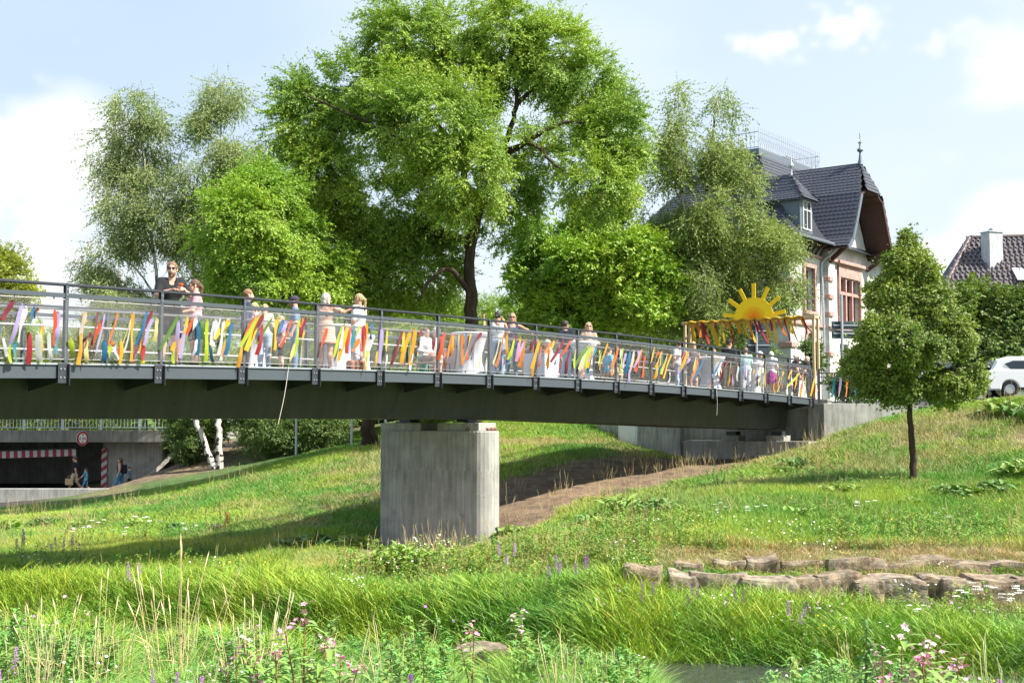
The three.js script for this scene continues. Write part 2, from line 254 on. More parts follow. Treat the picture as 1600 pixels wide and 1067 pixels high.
// ---------- grass ----------
function bladesGeo(n, hMin, hMax, rad, wid, lean, s, cols) {
  reseed(s); const pos = [], col = [];
  for (let i = 0; i < n; i++) {
    const a = rnd() * 6.283, r = rad * Math.sqrt(rnd()), x = Math.cos(a) * r, z = Math.sin(a) * r, h = rr(hMin, hMax), b = rnd() * 6.283, l = h * rr(0.15, 1) * lean, dx = Math.cos(b), dz = Math.sin(b), w = wid * rr(0.6, 1.2), c = pick(cols), k = rr(0.85, 1.15);
    const f = rnd() * 6.283, sx = Math.cos(f), sz = Math.sin(f);
    const P = t => [x + dx * l * t * t, h * (t - 0.22 * lean * t * t), z + dz * l * t * t], W = [w, w * 0.85, w * 0.5, 0], ts = [0, 0.4, 0.75, 1];
    for (let q = 0; q < 3; q++) {
      const p = P(ts[q]), p2 = P(ts[q + 1]), w1 = W[q], w2 = W[q + 1];
      const A = [p[0] - sx * w1, p[1], p[2] - sz * w1], B = [p[0] + sx * w1, p[1], p[2] + sz * w1], Cc = [p2[0] + sx * w2, p2[1], p2[2] + sz * w2], D = [p2[0] - sx * w2, p2[1], p2[2] - sz * w2];
      const tris = q < 2 ? [A, B, Cc, A, Cc, D] : [A, B, Cc]; for (const v of tris) { pos.push(...v); col.push(c[0] * k, c[1] * k, c[2] * k); }
    }
  }
  const g = new THREE.BufferGeometry(); g.setAttribute('position', new THREE.Float32BufferAttribute(pos, 3)); g.setAttribute('color', new THREE.Float32BufferAttribute(col, 3));
  const nn = new Float32Array(pos.length); for (let i = 0; i < nn.length; i += 3) { nn[i] = 0; nn[i + 1] = 1; nn[i + 2] = 0; } g.computeVertexNormals(); return g;
}
const gW = [[1, 1, 1], [0.85, 1, 0.7], [1.15, 1.1, 0.8], [0.75, 0.9, 0.8]];
const grassMat = phys([1, 1, 1], 0.7, { transmission: 0.3, thickness: 0, vertexColors: true });
const inFrame = (x, d, mx = 60, my = 90) => { const px = 800 + FOC * x / d, py = 667 - FOC * groundY(x, d) / d; return px > -mx && px < 1600 + mx && py < 1067 + my; };
const quat = new THREE.Quaternion(), eul = new THREE.Euler();
function place(x, y, z, s, sy, ry = rnd() * 6.283, tx = 0, tz = 0) { return new THREE.Matrix4().compose(V(x, y, z), quat.setFromEuler(eul.set(tx, ry, tz)).clone(), V(s, sy, s)); }
const blockers = [];      // [x, d, r]: no grass inside
function keepOut(x, d) {
  const w = bridgeW(x, d), bx = bridgeX(x, d);
  if (bx > 11.6 && bx < 13.5 && w > 0.2 && w < 4.5) return true;
  for (const b of blockers) if ((x - b[0]) ** 2 + (d - b[1]) ** 2 < b[2] * b[2]) return true;
  return false;
}
let lowVegetation;
{
  const lawn = bladesGeo(26, 0.07, 0.2, 0.24, 0.0075, 0.9, 11, gW), mead = bladesGeo(30, 0.16, 0.42, 0.24, 0.0075, 0.8, 12, gW), lush = bladesGeo(34, 0.3, 0.75, 0.24, 0.008, 0.75, 13, gW), lushB = bladesGeo(26, 0.2, 0.85, 0.3, 0.011, 1.0, 19, gW), fore = bladesGeo(36, 0.3, 0.8, 0.2, 0.0065, 0.85, 14, gW);
  const lowVeg = (x, d) => { const px = 800 + FOC * x / d; return (px > 1005 && px < 1205 && d > 9.5 && d < 16) || (px > 185 && px < 262 && d > 11 && d < 19.4) || (px > 695 && px < 800 && d > 10.5 && d < 17.2) ? 0.36 : 1; };
  lowVegetation = lowVeg;
  const sets = { lawn: [[], []], mead: [[], []], lush: [[], []], lushB: [[], []], fore: [[], []] };
  const add = (k, x, d, s, sy, c) => { sets[k][0].push(place(x, groundY(x, d) - 0.02, -d, s, sy)); sets[k][1].push(c); };
  reseed(77);
  const greens = (x, d, q) => { const n = fbm(x * 0.35, d * 0.35, 3, 3), t = sm(0.35, 0.65, n + rr(-0.15, 0.15)); const g = [lerp(0.14, 0.33, t) * rr(0.8, 1.25), lerp(0.33, 0.45, t) * rr(0.88, 1.1), lerp(0.032, 0.04, t)]; const dr = [0.50, 0.38, 0.18]; return C(...g.map((v, i) => lerp(v, dr[i] * rr(0.8, 1.1), clamp(q)))); };
  const scatter = (n, d0, d1, x0, x1, fn) => { for (let i = 0; i < n; i++) { const d = Math.sqrt(lerp(d0 * d0, d1 * d1, rnd())), xa = Math.max(x0, -0.43 * d - 1), xb = Math.min(x1, 0.43 * d + 1); if (xb <= xa) continue; const x = rr(xa, xb); if (inFrame(x, d) && !keepOut(x, d)) fn(x, d); } };
  // mown slopes farther off
  scatter(62000, 31, 64, -32, 30, (x, d) => {
    const [b, q] = cover(x, d), w = bridgeW(x, d), bx = bridgeX(x, d); if (rnd() < b * 1.15) return; if (x < -13.6 && d > 57.5) return; if (bridgeW(x, d) > 14 && d > 53 && x < -9) return; if (bx > 30.5 && w > -0.6 && w < 6) return; if (d > 46 && x > 5 && w < 0) return;
    const y = groundY(x, d); if (y > 0.9 && d > 47) return;
    const h = lerp(0.8, 1.5, vn(x * 0.5, d * 0.5, 9)); add('lawn', x, d, rr(0.9, 1.4), h * rr(0.8, 1.2), greens(x, d, q * rr(0.6, 1.4)));
  });
  // meadow in the middle ground
  scatter(56000, 19.9, 34, -15, 15, (x, d) => {
    const [b, q] = cover(x, d); if (rnd() < b * 1.1) return; if (streamDist(x, d) < 1.5) return; const under = bridgeW(x, d);
    if (x > 2.4 && d < 22.3 && rnd() < 0.3) return; const right = x > 2 && d < 22.9 ? 0.25 : (x < 3.5 && x > -5 && d < 30 ? 0.6 : 1); add('mead', x, d, rr(0.8, 1.2), rr(0.5, 1.15) * right * lerp(0.6, 1.1, vn(x * 0.6, d * 0.6, 5)), greens(x, d, q * rr(0.7, 1.3)));
  });
  // lush bank grass along the water
  scatter(40000, 15.5, 28, -12, 11, (x, d) => {
    const s = streamDist(x, d); if (s < 1.0 || s > 5.2) return; if (rnd() < cover(x, d)[0]) return; if (d > 20.05 && x > 2.2) return; if (s > 3.3 && x > -4.5) return; const near = d < 21.2 - 0.37 * (x + 1);
    const n = clamp(fbm(x * 1.1, d * 1.1, 6, 3) * 1.5 - 0.25); if (rnd() < 0.25 && n < 0.35) return; add(rnd() < 0.45 ? 'lushB' : 'lush', x, d, rr(0.8, 1.3), rr(0.45, 1.0) * lerp(0.55, 1.15, n) * sm(5.4, 3.4, s) * lowVeg(x, d), C(lerp(0.12, 0.36, n) * rr(0.7, 1.3), lerp(0.33, 0.46, n) * rr(0.85, 1.1), 0.02));
  });
  // the near bank
  scatter(34000, 7.2, 17.8, -7.5, 7.5, (x, d) => {
    if (streamDist(x, d) < 1.0) return; const n = fbm(x * 0.9, d * 0.9, 2, 3), dryk = rnd() < 0.05 ? 1 : 0;
    const h = lerp(0.45, 1.05, n) * rr(0.55, 1.1) * lerp(0.7, 1, sm(8.5, 11, d)) * lowVeg(x, d); const t = sm(0.35, 0.65, n + rr(-0.2, 0.2));
    add('fore', x, d, rr(0.8, 1.25), h, dryk ? C(0.46 * rr(0.8, 1.1), 0.42, 0.16) : C(lerp(0.18, 0.27, t) * rr(0.85, 1.15), lerp(0.37, 0.42, t), lerp(0.09, 0.05, t)));
  });
  const lab = { lawn: 'short mown grass on the slopes behind the bridge', mead: 'meadow grass in front of and around the pier', lush: 'tall lush green grass along the stream', lushB: 'broad arching grass blades along the stream', fore: 'long soft grass on the nearest bank' };
  const gs = { lawn, mead, lush, lushB, fore };
  for (const k in sets) tag(inst('grass', gs[k], grassMat, sets[k][0], sets[k][1]), lab[k], 'grass');
  console.log('grass', Object.values(sets).map(s => s[0].length).join(' '));
}

// ---------- the bridge ----------
const BA = Math.atan2(0.8121, 0.5835), STEP = 1.954, BORG = V(-7.4, 0, -21.1);
const lip = x => { const k = (x / STEP - 8) / 8; return 1.27 - 0.22 * k * k; };
const bw = (x, y, z) => V(BORG.x + 0.5835 * x + 0.8121 * z, y, BORG.z - 0.8121 * x + 0.5835 * z);     // bridge axes to the world
const under = (() => { const t = [[-4, 0.06], [0, 0.13], [2, 0.16], [5, 0.19], [8, 0.18], [11, 0.07], [13, -0.01], [17, -0.12]]; return x => { const k = x / STEP; for (let i = 0; i < t.length - 1; i++) if (k <= t[i + 1][0]) return lerp(t[i][1], t[i + 1][1], clamp((k - t[i][0]) / (t[i + 1][0] - t[i][0]))); return -0.12; }; })();
const K0 = -3, K1 = 16, XEND = 31.9, WIDTH = 4.05;
function along(sec, x0, x1, n) {       // sweep a cross-section [z, y above the lip] along the cambered deck; y may be a function
  const rows = []; for (let i = 0; i <= n; i++) { const x = lerp(x0, x1, i / n); rows.push([...sec, sec[0]].map(([z, y]) => V(x, typeof y === 'function' ? y(x) : lip(x) + y, z))); }
  const g = strip(rows).toNonIndexed(); g.computeVertexNormals();
  const caps = []; for (const x of [x0, x1]) { const s = sec.map(([z, y]) => V(x, typeof y === 'function' ? y(x) : lip(x) + y, z)); for (let i = 1; i < s.length - 1; i++) caps.push(...s[0].toArray(), ...s[i].toArray(), ...s[i + 1].toArray()); }
  return merge([g, soup(caps)]);
}
const bridge = thing('foot_bridge', 'long grey steel footbridge spanning the meadow on a concrete pier', 'bridge', BORG, BA);
{
  mesh('deck', metreUV(along([[-0.12, -0.02], [-0.12, -0.15], [-WIDTH + 0.02, -0.15], [-WIDTH + 0.02, -0.02]], K0 * STEP, XEND + 0.05, 40)), M.asphalt, bridge);
  mesh('girder', metreUV(along([[-0.95, -0.16], [-1.15, under], [-3.0, under], [-3.2, -0.16]], K0 * STEP, XEND - 0.3, 60)), M.girder, bridge);
  for (let k = K0; k < K1; k++) {
    const x0 = k * STEP + 0.005, x1 = Math.min((k + 1) * STEP - 0.005, XEND);
    for (const [zf, s] of [[0, 1], [-WIDTH - 0.08, -1]]) {
      const f = mesh('fascia_beam', along([[zf + 0.02 * s, -0.03], [zf + 0.02 * s, -0.25], [zf - 0.04 * s, -0.25], [zf - 0.04 * s, -0.03]], x0, x1, 4), M.steel, bridge);
      mesh('flange', along([[zf + 0.05 * s, 0.002], [zf + 0.05 * s, -0.028], [zf - 0.1 * s, -0.028], [zf - 0.1 * s, 0.002]], x0, x1, 4), M.galv, f);
    }
  }
  for (let k = K0; k <= K1; k++) {
    const x = k * STEP, y = lip(x);
    const rib = prism([[-0.05, y - 0.17], [-0.05, y - 0.29], [-0.98, Math.max(y - 0.45, under(x) + 0.05)], [-0.98, y - 0.17]].map(([z, yy]) => [z, yy]), 0.02); rib.applyMatrix4(new THREE.Matrix4().makeBasis(V(0, 0, 1), V(0, 1, 0), V(-1, 0, 0))); rib.translate(x + 0.01, 0, 0);
    mesh('cantilever_rib', rib, M.steelDark, bridge);
    const b = mesh('bracket', merge([rbox(0.17, 0.33, 0.012, x - 0.07, y - 0.17, 0.06, 0.004), rbox(0.012, 0.36, 0.11, x + 0.022, y - 0.19, 0.075, 0.004)]), M.steelDark, bridge);
    for (const [dx, dy] of [[-0.11, -0.24], [-0.04, -0.24], [-0.11, -0.1], [-0.04, -0.1]]) { const c = new THREE.CylinderGeometry(0.014, 0.014, 0.016, 6); c.rotateX(Math.PI / 2); c.translate(x + dx, y + dy, 0.072); mesh('bolt', c, M.bolt, b); }
  }
  const wl = tube([V(9.2, lip(9.2) - 1.08, -1.12), V(9.5, lip(9.5) - 0.7, -1.0), V(9.55, lip(9.55) - 0.2, -0.94)], 0.008, 5, 10); mesh('cable', wl, M.steelDark, bridge);
}
// railings
function meshWires(x0, x1, yb, yt, z, s) {     // diamond cable net
  const list = [], pos = [], nrm = [], w = s < 0 ? 0.0008 : 0.00115, px = s < 0 ? 0.11 : 0.07, slope = 0.60; const H = yt - yb, run = H / slope;
  const addWire = (xa, ya, xb, yb2, zz) => {
    if (xb - xa < 0.004) return; const a = V(xa, lip(xa) + ya, zz), b = V(xb, lip(xb) + yb2, zz), t = b.clone().sub(a).normalize(), n1 = V(-t.y, t.x, 0);
    const off = [n1.clone().multiplyScalar(w), n1.clone().multiplyScalar(-w * 0.5).add(V(0, 0, w * 0.87)), n1.clone().multiplyScalar(-w * 0.5).add(V(0, 0, -w * 0.87))];
    for (let i = 0; i < 3; i++) { const j = (i + 1) % 3, A = a.clone().add(off[i]), B = a.clone().add(off[j]), Cc = b.clone().add(off[j]), D = b.clone().add(off[i]), n = off[i].clone().add(off[j]).normalize(); for (const v of [A, B, Cc, A, Cc, D]) { pos.push(v.x, v.y, v.z); nrm.push(n.x, n.y, n.z); } }
  };
  for (let s = x0 - run; s < x1; s += px) { const xa = Math.max(s, x0), xb = Math.min(s + run, x1); if (xb > xa) { addWire(xa, yb + (xa - s) * slope, xb, yb + (xb - s) * slope, z); addWire(xa, yt - (xa - s) * slope, xb, yt - (xb - s) * slope, z - 0.004); } }
  const g = new THREE.BufferGeometry(); g.setAttribute('position', new THREE.Float32BufferAttribute(pos, 3)); g.setAttribute('normal', new THREE.Float32BufferAttribute(nrm, 3)); return g;
}
function railing(z, s, label) {
  const r = thing('bridge_railing', label, 'railing', BORG, BA);
  for (let k = K0; k <= K1; k++) {
    const x = k * STEP, y = lip(x); const top = k === K1 ? 1.0 : 1.28;
    const p = mesh('post', merge([rbox(0.05, top + 0.02, 0.012, x - 0.012, y + top / 2, z - 0.03 * s, 0.003), rbox(0.012, top + 0.02, 0.075, x + 0.018, y + top / 2, z, 0.003), rbox(0.055, top + 0.02, 0.012, x - 0.012, y + top / 2, z + 0.035 * s, 0.003)]), M.steel, r);
    for (const dy of [-0.06, -0.15]) { const c = new THREE.CylinderGeometry(0.011, 0.011, 0.012, 6); c.rotateX(Math.PI / 2); c.translate(x - 0.012, y + top + dy, z + 0.047 * s); mesh('bolt', c, M.stainless, p); }
    if (k === K1) continue;
    const x0 = x + 0.03, x1 = x + STEP - 0.03;
    mesh('handrail', along([[z - 0.045, 1.315], [z - 0.045, 1.285], [z - 0.02, 1.272], [z + 0.02, 1.272], [z + 0.045, 1.285], [z + 0.045, 1.315], [z, 1.325]], x - 0.02, x + STEP - 0.024, 4), M.steelDark, r);
    mesh('middle_rail', along([[z - 0.03, 1.155], [z - 0.03, 1.085], [z + 0.03, 1.085], [z + 0.03, 1.155]], x0, x1, 4), M.steel, r);
    const rods = []; for (const h of [1.05, 0.06]) rods.push(limb([0, 0.5, 1].map(t => { const xx = lerp(x0, x1, t); return V(xx, lip(xx) + h, z + 0.03 * s); }), [0.0085, 0.0085, 0.0085], 6));
    const rm = mesh('mesh_rod', rods[0], M.stainless, r); mesh('mesh_rod', rods[1], M.stainless, r);
     for (const t of [0.12, 0.5, 0.88]) for (const h of [1.067, 0.035]) { const xx = lerp(x0, x1, t); mesh('rod_clip', box(0.02, 0.05, 0.02, xx, lip(xx) + h, z + 0.03 * s), M.steelDark, rm); }
    mesh('wire_mesh', meshWires(x0 - 0.02, x1 + 0.02, 0.06, 1.05, z + 0.05 * s, s), M.wire, r).userData.kind = 'stuff';
    mesh('grab_rail', limb([0, 0.5, 1].map(t => { const xx = lerp(x - 0.0, x + STEP, t); return V(xx, lip(xx) + 0.9, z - 0.11 * s); }), [0.019, 0.019, 0.019], 8), M.whiteTube, r);
    if (s < 0) mesh('grab_rail', limb([0, 0.5, 1].map(t => { const xx = lerp(x, x + STEP, t); return V(xx, lip(xx) + 0.42, z - 0.11 * s); }), [0.017, 0.017, 0.017], 8), M.whiteTube, r);
    mesh('rail_arm', merge([bar(V(x, y + 0.9, z - 0.11 * s), V(x, y + 0.86, z - 0.02 * s), 0.02, 0.02)]), M.whiteTube, r);
  }
  return r;
}
railing(0.02, 1, 'grey steel bridge railing with wire mesh along the side nearest the meadow');
railing(-WIDTH - 0.08, -1, 'grey steel bridge railing on the far edge of the footbridge');
// hanging strings
for (const [x, len, dx, lab] of [[5.05, 1.12, -0.28, 'thin pale cord dangling below the deck edge in the left span'], [23.6, 0.85, 0, 'short pale cord dangling below the deck edge near the abutment']]) {
  const a = bw(x, lip(x) + 0.03, 0.07), b = bw(x + dx, lip(x) - len, 0.08); tag(mesh('cord', tube([a, a.clone().lerp(b, 0.5).add(V(0.02, 0, 0)), b], 0.006, 5, 8), std([0.6, 0.56, 0.48], 0.9)), lab, 'cord');
}
// loose bracket pieces under the lip
// pier
{
  const xc = 12.55, zc = -2.2, L = 3.55, Wd = 0.85, yb = -3.3, yt = -0.1;
  const p = thing('bridge_pier', 'board-marked concrete pier carrying the footbridge', 'pier', bw(xc, yb, zc), BA);
  reseed(5); const out = [], half = L / 2, r = Wd / 2, per = [];
  const n = 30; for (let i = 0; i < n; i++) per.push([-r, lerp(-half + r * 0.75, half - r * 0.75, i / (n - 1))]);
  const arc = (zc0, a0, a1, m) => { for (let i = 1; i < m; i++) { const a = lerp(a0, a1, i / m); per.push([-Math.cos(a) * r, zc0 + Math.sin(a) * r * 0.75]); } };
  arc(half - r * 0.75, 0, Math.PI, 12); for (let i = 0; i < n; i++) per.push([r, lerp(half - r * 0.75, -half + r * 0.75, i / (n - 1))]); arc(-half + r * 0.75, Math.PI, 2 * Math.PI, 12);
  // each board of the formwork leaves its own flat strip, a few millimetres in or out, with a fin between
  const pts = []; for (let i = 0; i < per.length; i++) { const a = per[i], b = per[(i + 1) % per.length], dx = b[0] - a[0], dz = b[1] - a[1], l = Math.hypot(dx, dz), nx = dz / l, nz = -dx / l, o = rr(-0.003, 0.003), e = 0.05; const sgn = (nx * (a[0]) + nz * (a[1])) > 0 ? 1 : -1; pts.push([a[0] + dx * e + nx * o * sgn, a[1] + dz * e + nz * o * sgn], [a[0] + dx * (1 - e) + nx * o * sgn, a[1] + dz * (1 - e) + nz * o * sgn], [b[0] + nx * 0.0035 * sgn, b[1] + nz * 0.0035 * sgn]); }
  const rows = []; for (const y of [0, yt - yb - 0.03, yt - yb]) rows.push([...pts, pts[0]].map(([x, z]) => { const k = y > yt - yb - 0.01 ? 0.985 : 1; return V(x * k, y, z * k); }));
  const g = strip(rows).toNonIndexed(); g.computeVertexNormals(); const cap = []; for (let i = 0; i < pts.length; i++) { const a = pts[i], b = pts[(i + 1) % pts.length]; cap.push(0, yt - yb, 0, a[0] * 0.985, yt - yb, a[1] * 0.985, b[0] * 0.985, yt - yb, b[1] * 0.985); }
  mesh('shaft', metreUV(merge([g, soup(cap)])), M.concrete, p);
  for (const [z0, z1, xo] of [[0.25, 1.55, 0], [-1.65, -0.3, 0]]) {
    const y = yt - yb; const pl = mesh('bearing_plinth', metreUV(rbox(0.72, 0.2, z1 - z0, xo, y + 0.1, (z0 + z1) / 2, 0.012)), M.concrete, p);
    mesh('bearing', merge([rbox(0.5, 0.03, 0.5, xo, y + 0.225, (z0 + z1) / 2, 0.005), rbox(0.36, 0.06, 0.36, xo, y + 0.255, (z0 + z1) / 2, 0.01)]), M.steelDark, pl);
  }
  reseed(15); for (let i = 0; i < 4; i++) { const s = new THREE.IcosahedronGeometry(rr(0.04, 0.075), 1); const pa = s.attributes.position; for (let j = 0; j < pa.count; j++) { const f = 0.8 + 0.4 * vn(pa.getX(j) * 30 + i * 9, pa.getY(j) * 30, pa.getZ(j) * 30); pa.setXYZ(j, pa.getX(j) * f * 1.2, pa.getY(j) * f * 0.9, pa.getZ(j) * f); } s.computeVertexNormals(); s.translate(0, 0.04, 0); const m = mesh('small_stone', s, std([0.22, 0.11, 0.09], 0.9)); m.position.copy(bw(xc - 0.39 + 0.01 * i, yt + 0.0, zc + 1.62 - i * 0.13)); if (i < 3) m.position.copy(bw(xc - 0.15 + i * 0.14, yt, zc + 1.68)); tag(m, ['reddish stone at one end of the row lying on the pier top', 'small reddish stone second in the row on the pier top', 'reddish stone in the middle of the row on the pier top', 'reddish stone on the pier top beside the plinth face'][i], 'stone', 'stones lying on the pier top'); }
}
// abutment at the town end
{
  const a = thing('bridge_abutment', 'concrete abutment with wing walls under the town end of the footbridge', 'abutment', BORG, BA);
  const cm = M.concrete;
  mesh('wing_wall', metreUV(rbox(0.45, 3.6, 0.6, XEND + 0.35, -0.95, -0.12, 0.015)), cm, a);
  const ww = rbox(3.6, 3.6, 0.45, 0, 0, 0, 0.015); ww.rotateY(-BA + 0.12); ww.translate(XEND + 0.14 + 0.92, -0.95, 1.55); mesh('wing_wall', metreUV(ww), cm, a);
  mesh('bearing_bench', metreUV(rbox(1.6, 2.2, 5.4, 31.5, -1.62, -2.55, 0.02)), cm, a);
  mesh('back_wall', metreUV(rbox(0.4, 3.3, 7.4, 32.6, -0.62, -3.5, 0.02)), M.concreteDark, a);
  for (const z of [-1.2, -3.0]) { const b = mesh('bearing_plinth', metreUV(rbox(0.6, 0.2, 0.7, 31.1, -0.42, z, 0.01)), cm, a); mesh('bearing', rbox(0.4, 0.14, 0.4, 31.1, -0.24, z, 0.01), M.steelDark, b); }
  mesh('wing_wall', metreUV(rbox(0.4, 2.9, 2.0, 30.75, -0.75, -5.95, 0.015)), cm, a);
  mesh('wing_wall', metreUV(rbox(0.4, 2.6, 1.5, 31.0, -0.72, -8.1, 0.015)), cm, a);
  const cab = thing('utility_cabinet', 'pale grey utility cabinet set against the far wing wall of the abutment', 'cabinet', bw(30.55, -1.0, -7.2), BA);
  mesh('body', rbox(0.25, 1.35, 0.85, 0, 0.62, 0, 0.015), std([0.6, 0.62, 0.62], 0.6), cab); mesh('door', rbox(0.02, 1.0, 0.7, -0.13, 0.75, 0, 0.008), std([0.64, 0.66, 0.66], 0.6), cab); mesh('plinth', rbox(0.27, 0.3, 0.87, 0, 0.0, 0, 0.01), M.concrete, cab);
}
// short railing past the end of the deck
{
  const r = thing('end_railing', 'dark steel frame railing standing on the wing wall beside the abutment', 'railing');
  const pA = bw(XEND - 0.05, 0.87, 0.1), pB = pA.clone().add(V(2.3, 0.02, 0.1)), n = 4; const P = t => pA.clone().lerp(pB, t);
  for (let i = 0; i <= n; i++) { const p = P(i / n); mesh('post', bar(p, p.clone().add(V(0, i ? 1.1 : 1.25, 0)), i ? 0.035 : 0.07, i ? 0.035 : 0.07, V(1, 0, 0)), M.steelDark, r); }
  for (const h of [1.1, 0.95, 0.05]) mesh('rail', bar(P(0).add(V(0, h, 0)), P(1).add(V(0, h, 0)), 0.04, 0.035), M.steelDark, r);
  const bars = []; for (let i = 1; i < 20; i++) { const p = P(i / 20); bars.push(rod(p.clone().add(V(0, 0.06, 0)), p.clone().add(V(0, 0.94, 0)), 0.006, 5)); } bars.forEach(b => mesh('baluster', b, M.steelDark, r));
}

// ---------- trees ----------
function leafSpray(o) {      // a twig along +z carrying leaves, about o.len metres long
  reseed(o.seed); const pos = [], col = [];
  const tri = (a, b, c, k) => { for (const v of [a, b, c]) { pos.push(v.x, v.y, v.z); col.push(...k); } };
  const shoots = []; for (let s = 0; s < o.shoots; s++) { const t0 = s === 0 ? 0 : rr(0.1, 0.75), a = s === 0 ? 0 : (s % 2 ? 1 : -1) * rr(0.35, 0.95), e = s === 0 ? 0 : rr(-0.45, 0.45); shoots.push([V(0, -o.droop * t0 * t0 * o.len, t0 * o.len), V(Math.sin(a) * Math.cos(e), Math.sin(e), Math.cos(a)), o.len * (s === 0 ? 1 : rr(0.35, 0.6))]); }
  for (const [b, dir, L] of shoots) {
    const n = Math.round(o.leaves * L / o.len), side = V(0, 1, 0).cross(dir).normalize();
    const P = t => b.clone().addScaledVector(dir, L * t).add(V(0, -o.droop * L * t * t, 0));
    let prev = P(0); for (let q = 1; q <= 3; q++) { const p = P(q / 3), w = side.clone().multiplyScalar(0.006); tri(prev.clone().sub(w), prev.clone().add(w), p, o.twig); prev = p; }
    for (let i = 0; i < n; i++) {
      const t = rr(0.08, 1.02), p = P(t), sgn = rnd() < 0.5 ? -1 : 1, ll = o.leaf * rr(0.7, 1.25), lw = ll * o.aspect;
      const d = dir.clone().multiplyScalar(rr(0.2, 0.9)).addScaledVector(side, sgn * rr(0.3, 1)).add(V(0, rr(-0.9, 0.35) - o.hang, 0)).normalize();
      const nn = V(rr(-1, 1), rr(0.2, 1.3), rr(-1, 1)).normalize(), w = d.clone().cross(nn).normalize(), up = w.clone().cross(d).multiplyScalar(ll * 0.12);
      const a = p.clone(), m = p.clone().addScaledVector(d, ll * 0.45), e = p.clone().addScaledVector(d, ll), l = m.clone().addScaledVector(w, lw / 2).add(up), r = m.clone().addScaledVector(w, -lw / 2).add(up), k = rr(0.8, 1.2), hue = rr(0.85, 1.15);
      tri(a, l, e, [k * hue, k, k * 0.9]); tri(a, e, r, [k * hue, k, k * 0.9]);
    }
  }
  const g = new THREE.BufferGeometry(); g.setAttribute('position', new THREE.Float32BufferAttribute(pos, 3)); g.setAttribute('color', new THREE.Float32BufferAttribute(col, 3)); g.computeVertexNormals(); return g;
}
const SPRAY = {
  broad: leafSpray({ seed: 101, len: 1.0, shoots: 7, leaves: 25, leaf: 0.105, aspect: 0.42, droop: 0.25, hang: 0.15, twig: [0.4, 0.3, 0.3] }),
  maple: leafSpray({ seed: 102, len: 0.95, shoots: 7, leaves: 19, leaf: 0.115, aspect: 0.75, droop: 0.12, hang: 0.05, twig: [0.4, 0.3, 0.3] }),
  birch: leafSpray({ seed: 103, len: 1.45, shoots: 5, leaves: 28, leaf: 0.078, aspect: 0.62, droop: 0.35, hang: 0.5, twig: [0.5, 0.35, 0.4] }),
  linden: leafSpray({ seed: 104, len: 0.55, shoots: 6, leaves: 15, leaf: 0.085, aspect: 0.75, droop: 0.3, hang: 0.45, twig: [0.4, 0.3, 0.3] }),
  shrub: leafSpray({ seed: 105, len: 0.7, shoots: 6, leaves: 15, leaf: 0.10, aspect: 0.5, droop: 0.15, hang: 0.1, twig: [0.4, 0.3, 0.3] }),
};
const barkMat = std([0.115, 0.085, 0.06], 0.95, { map: rep(T.bark, 2, 0.5), bumpMap: rep(T.bark, 2, 0.5), bumpScale: 0.03 });
const birchMat = std([0.72, 0.70, 0.66], 0.8, { map: rep(T.birch, 1, 0.35) });
const branchMat = std([0.16, 0.13, 0.11], 0.95);
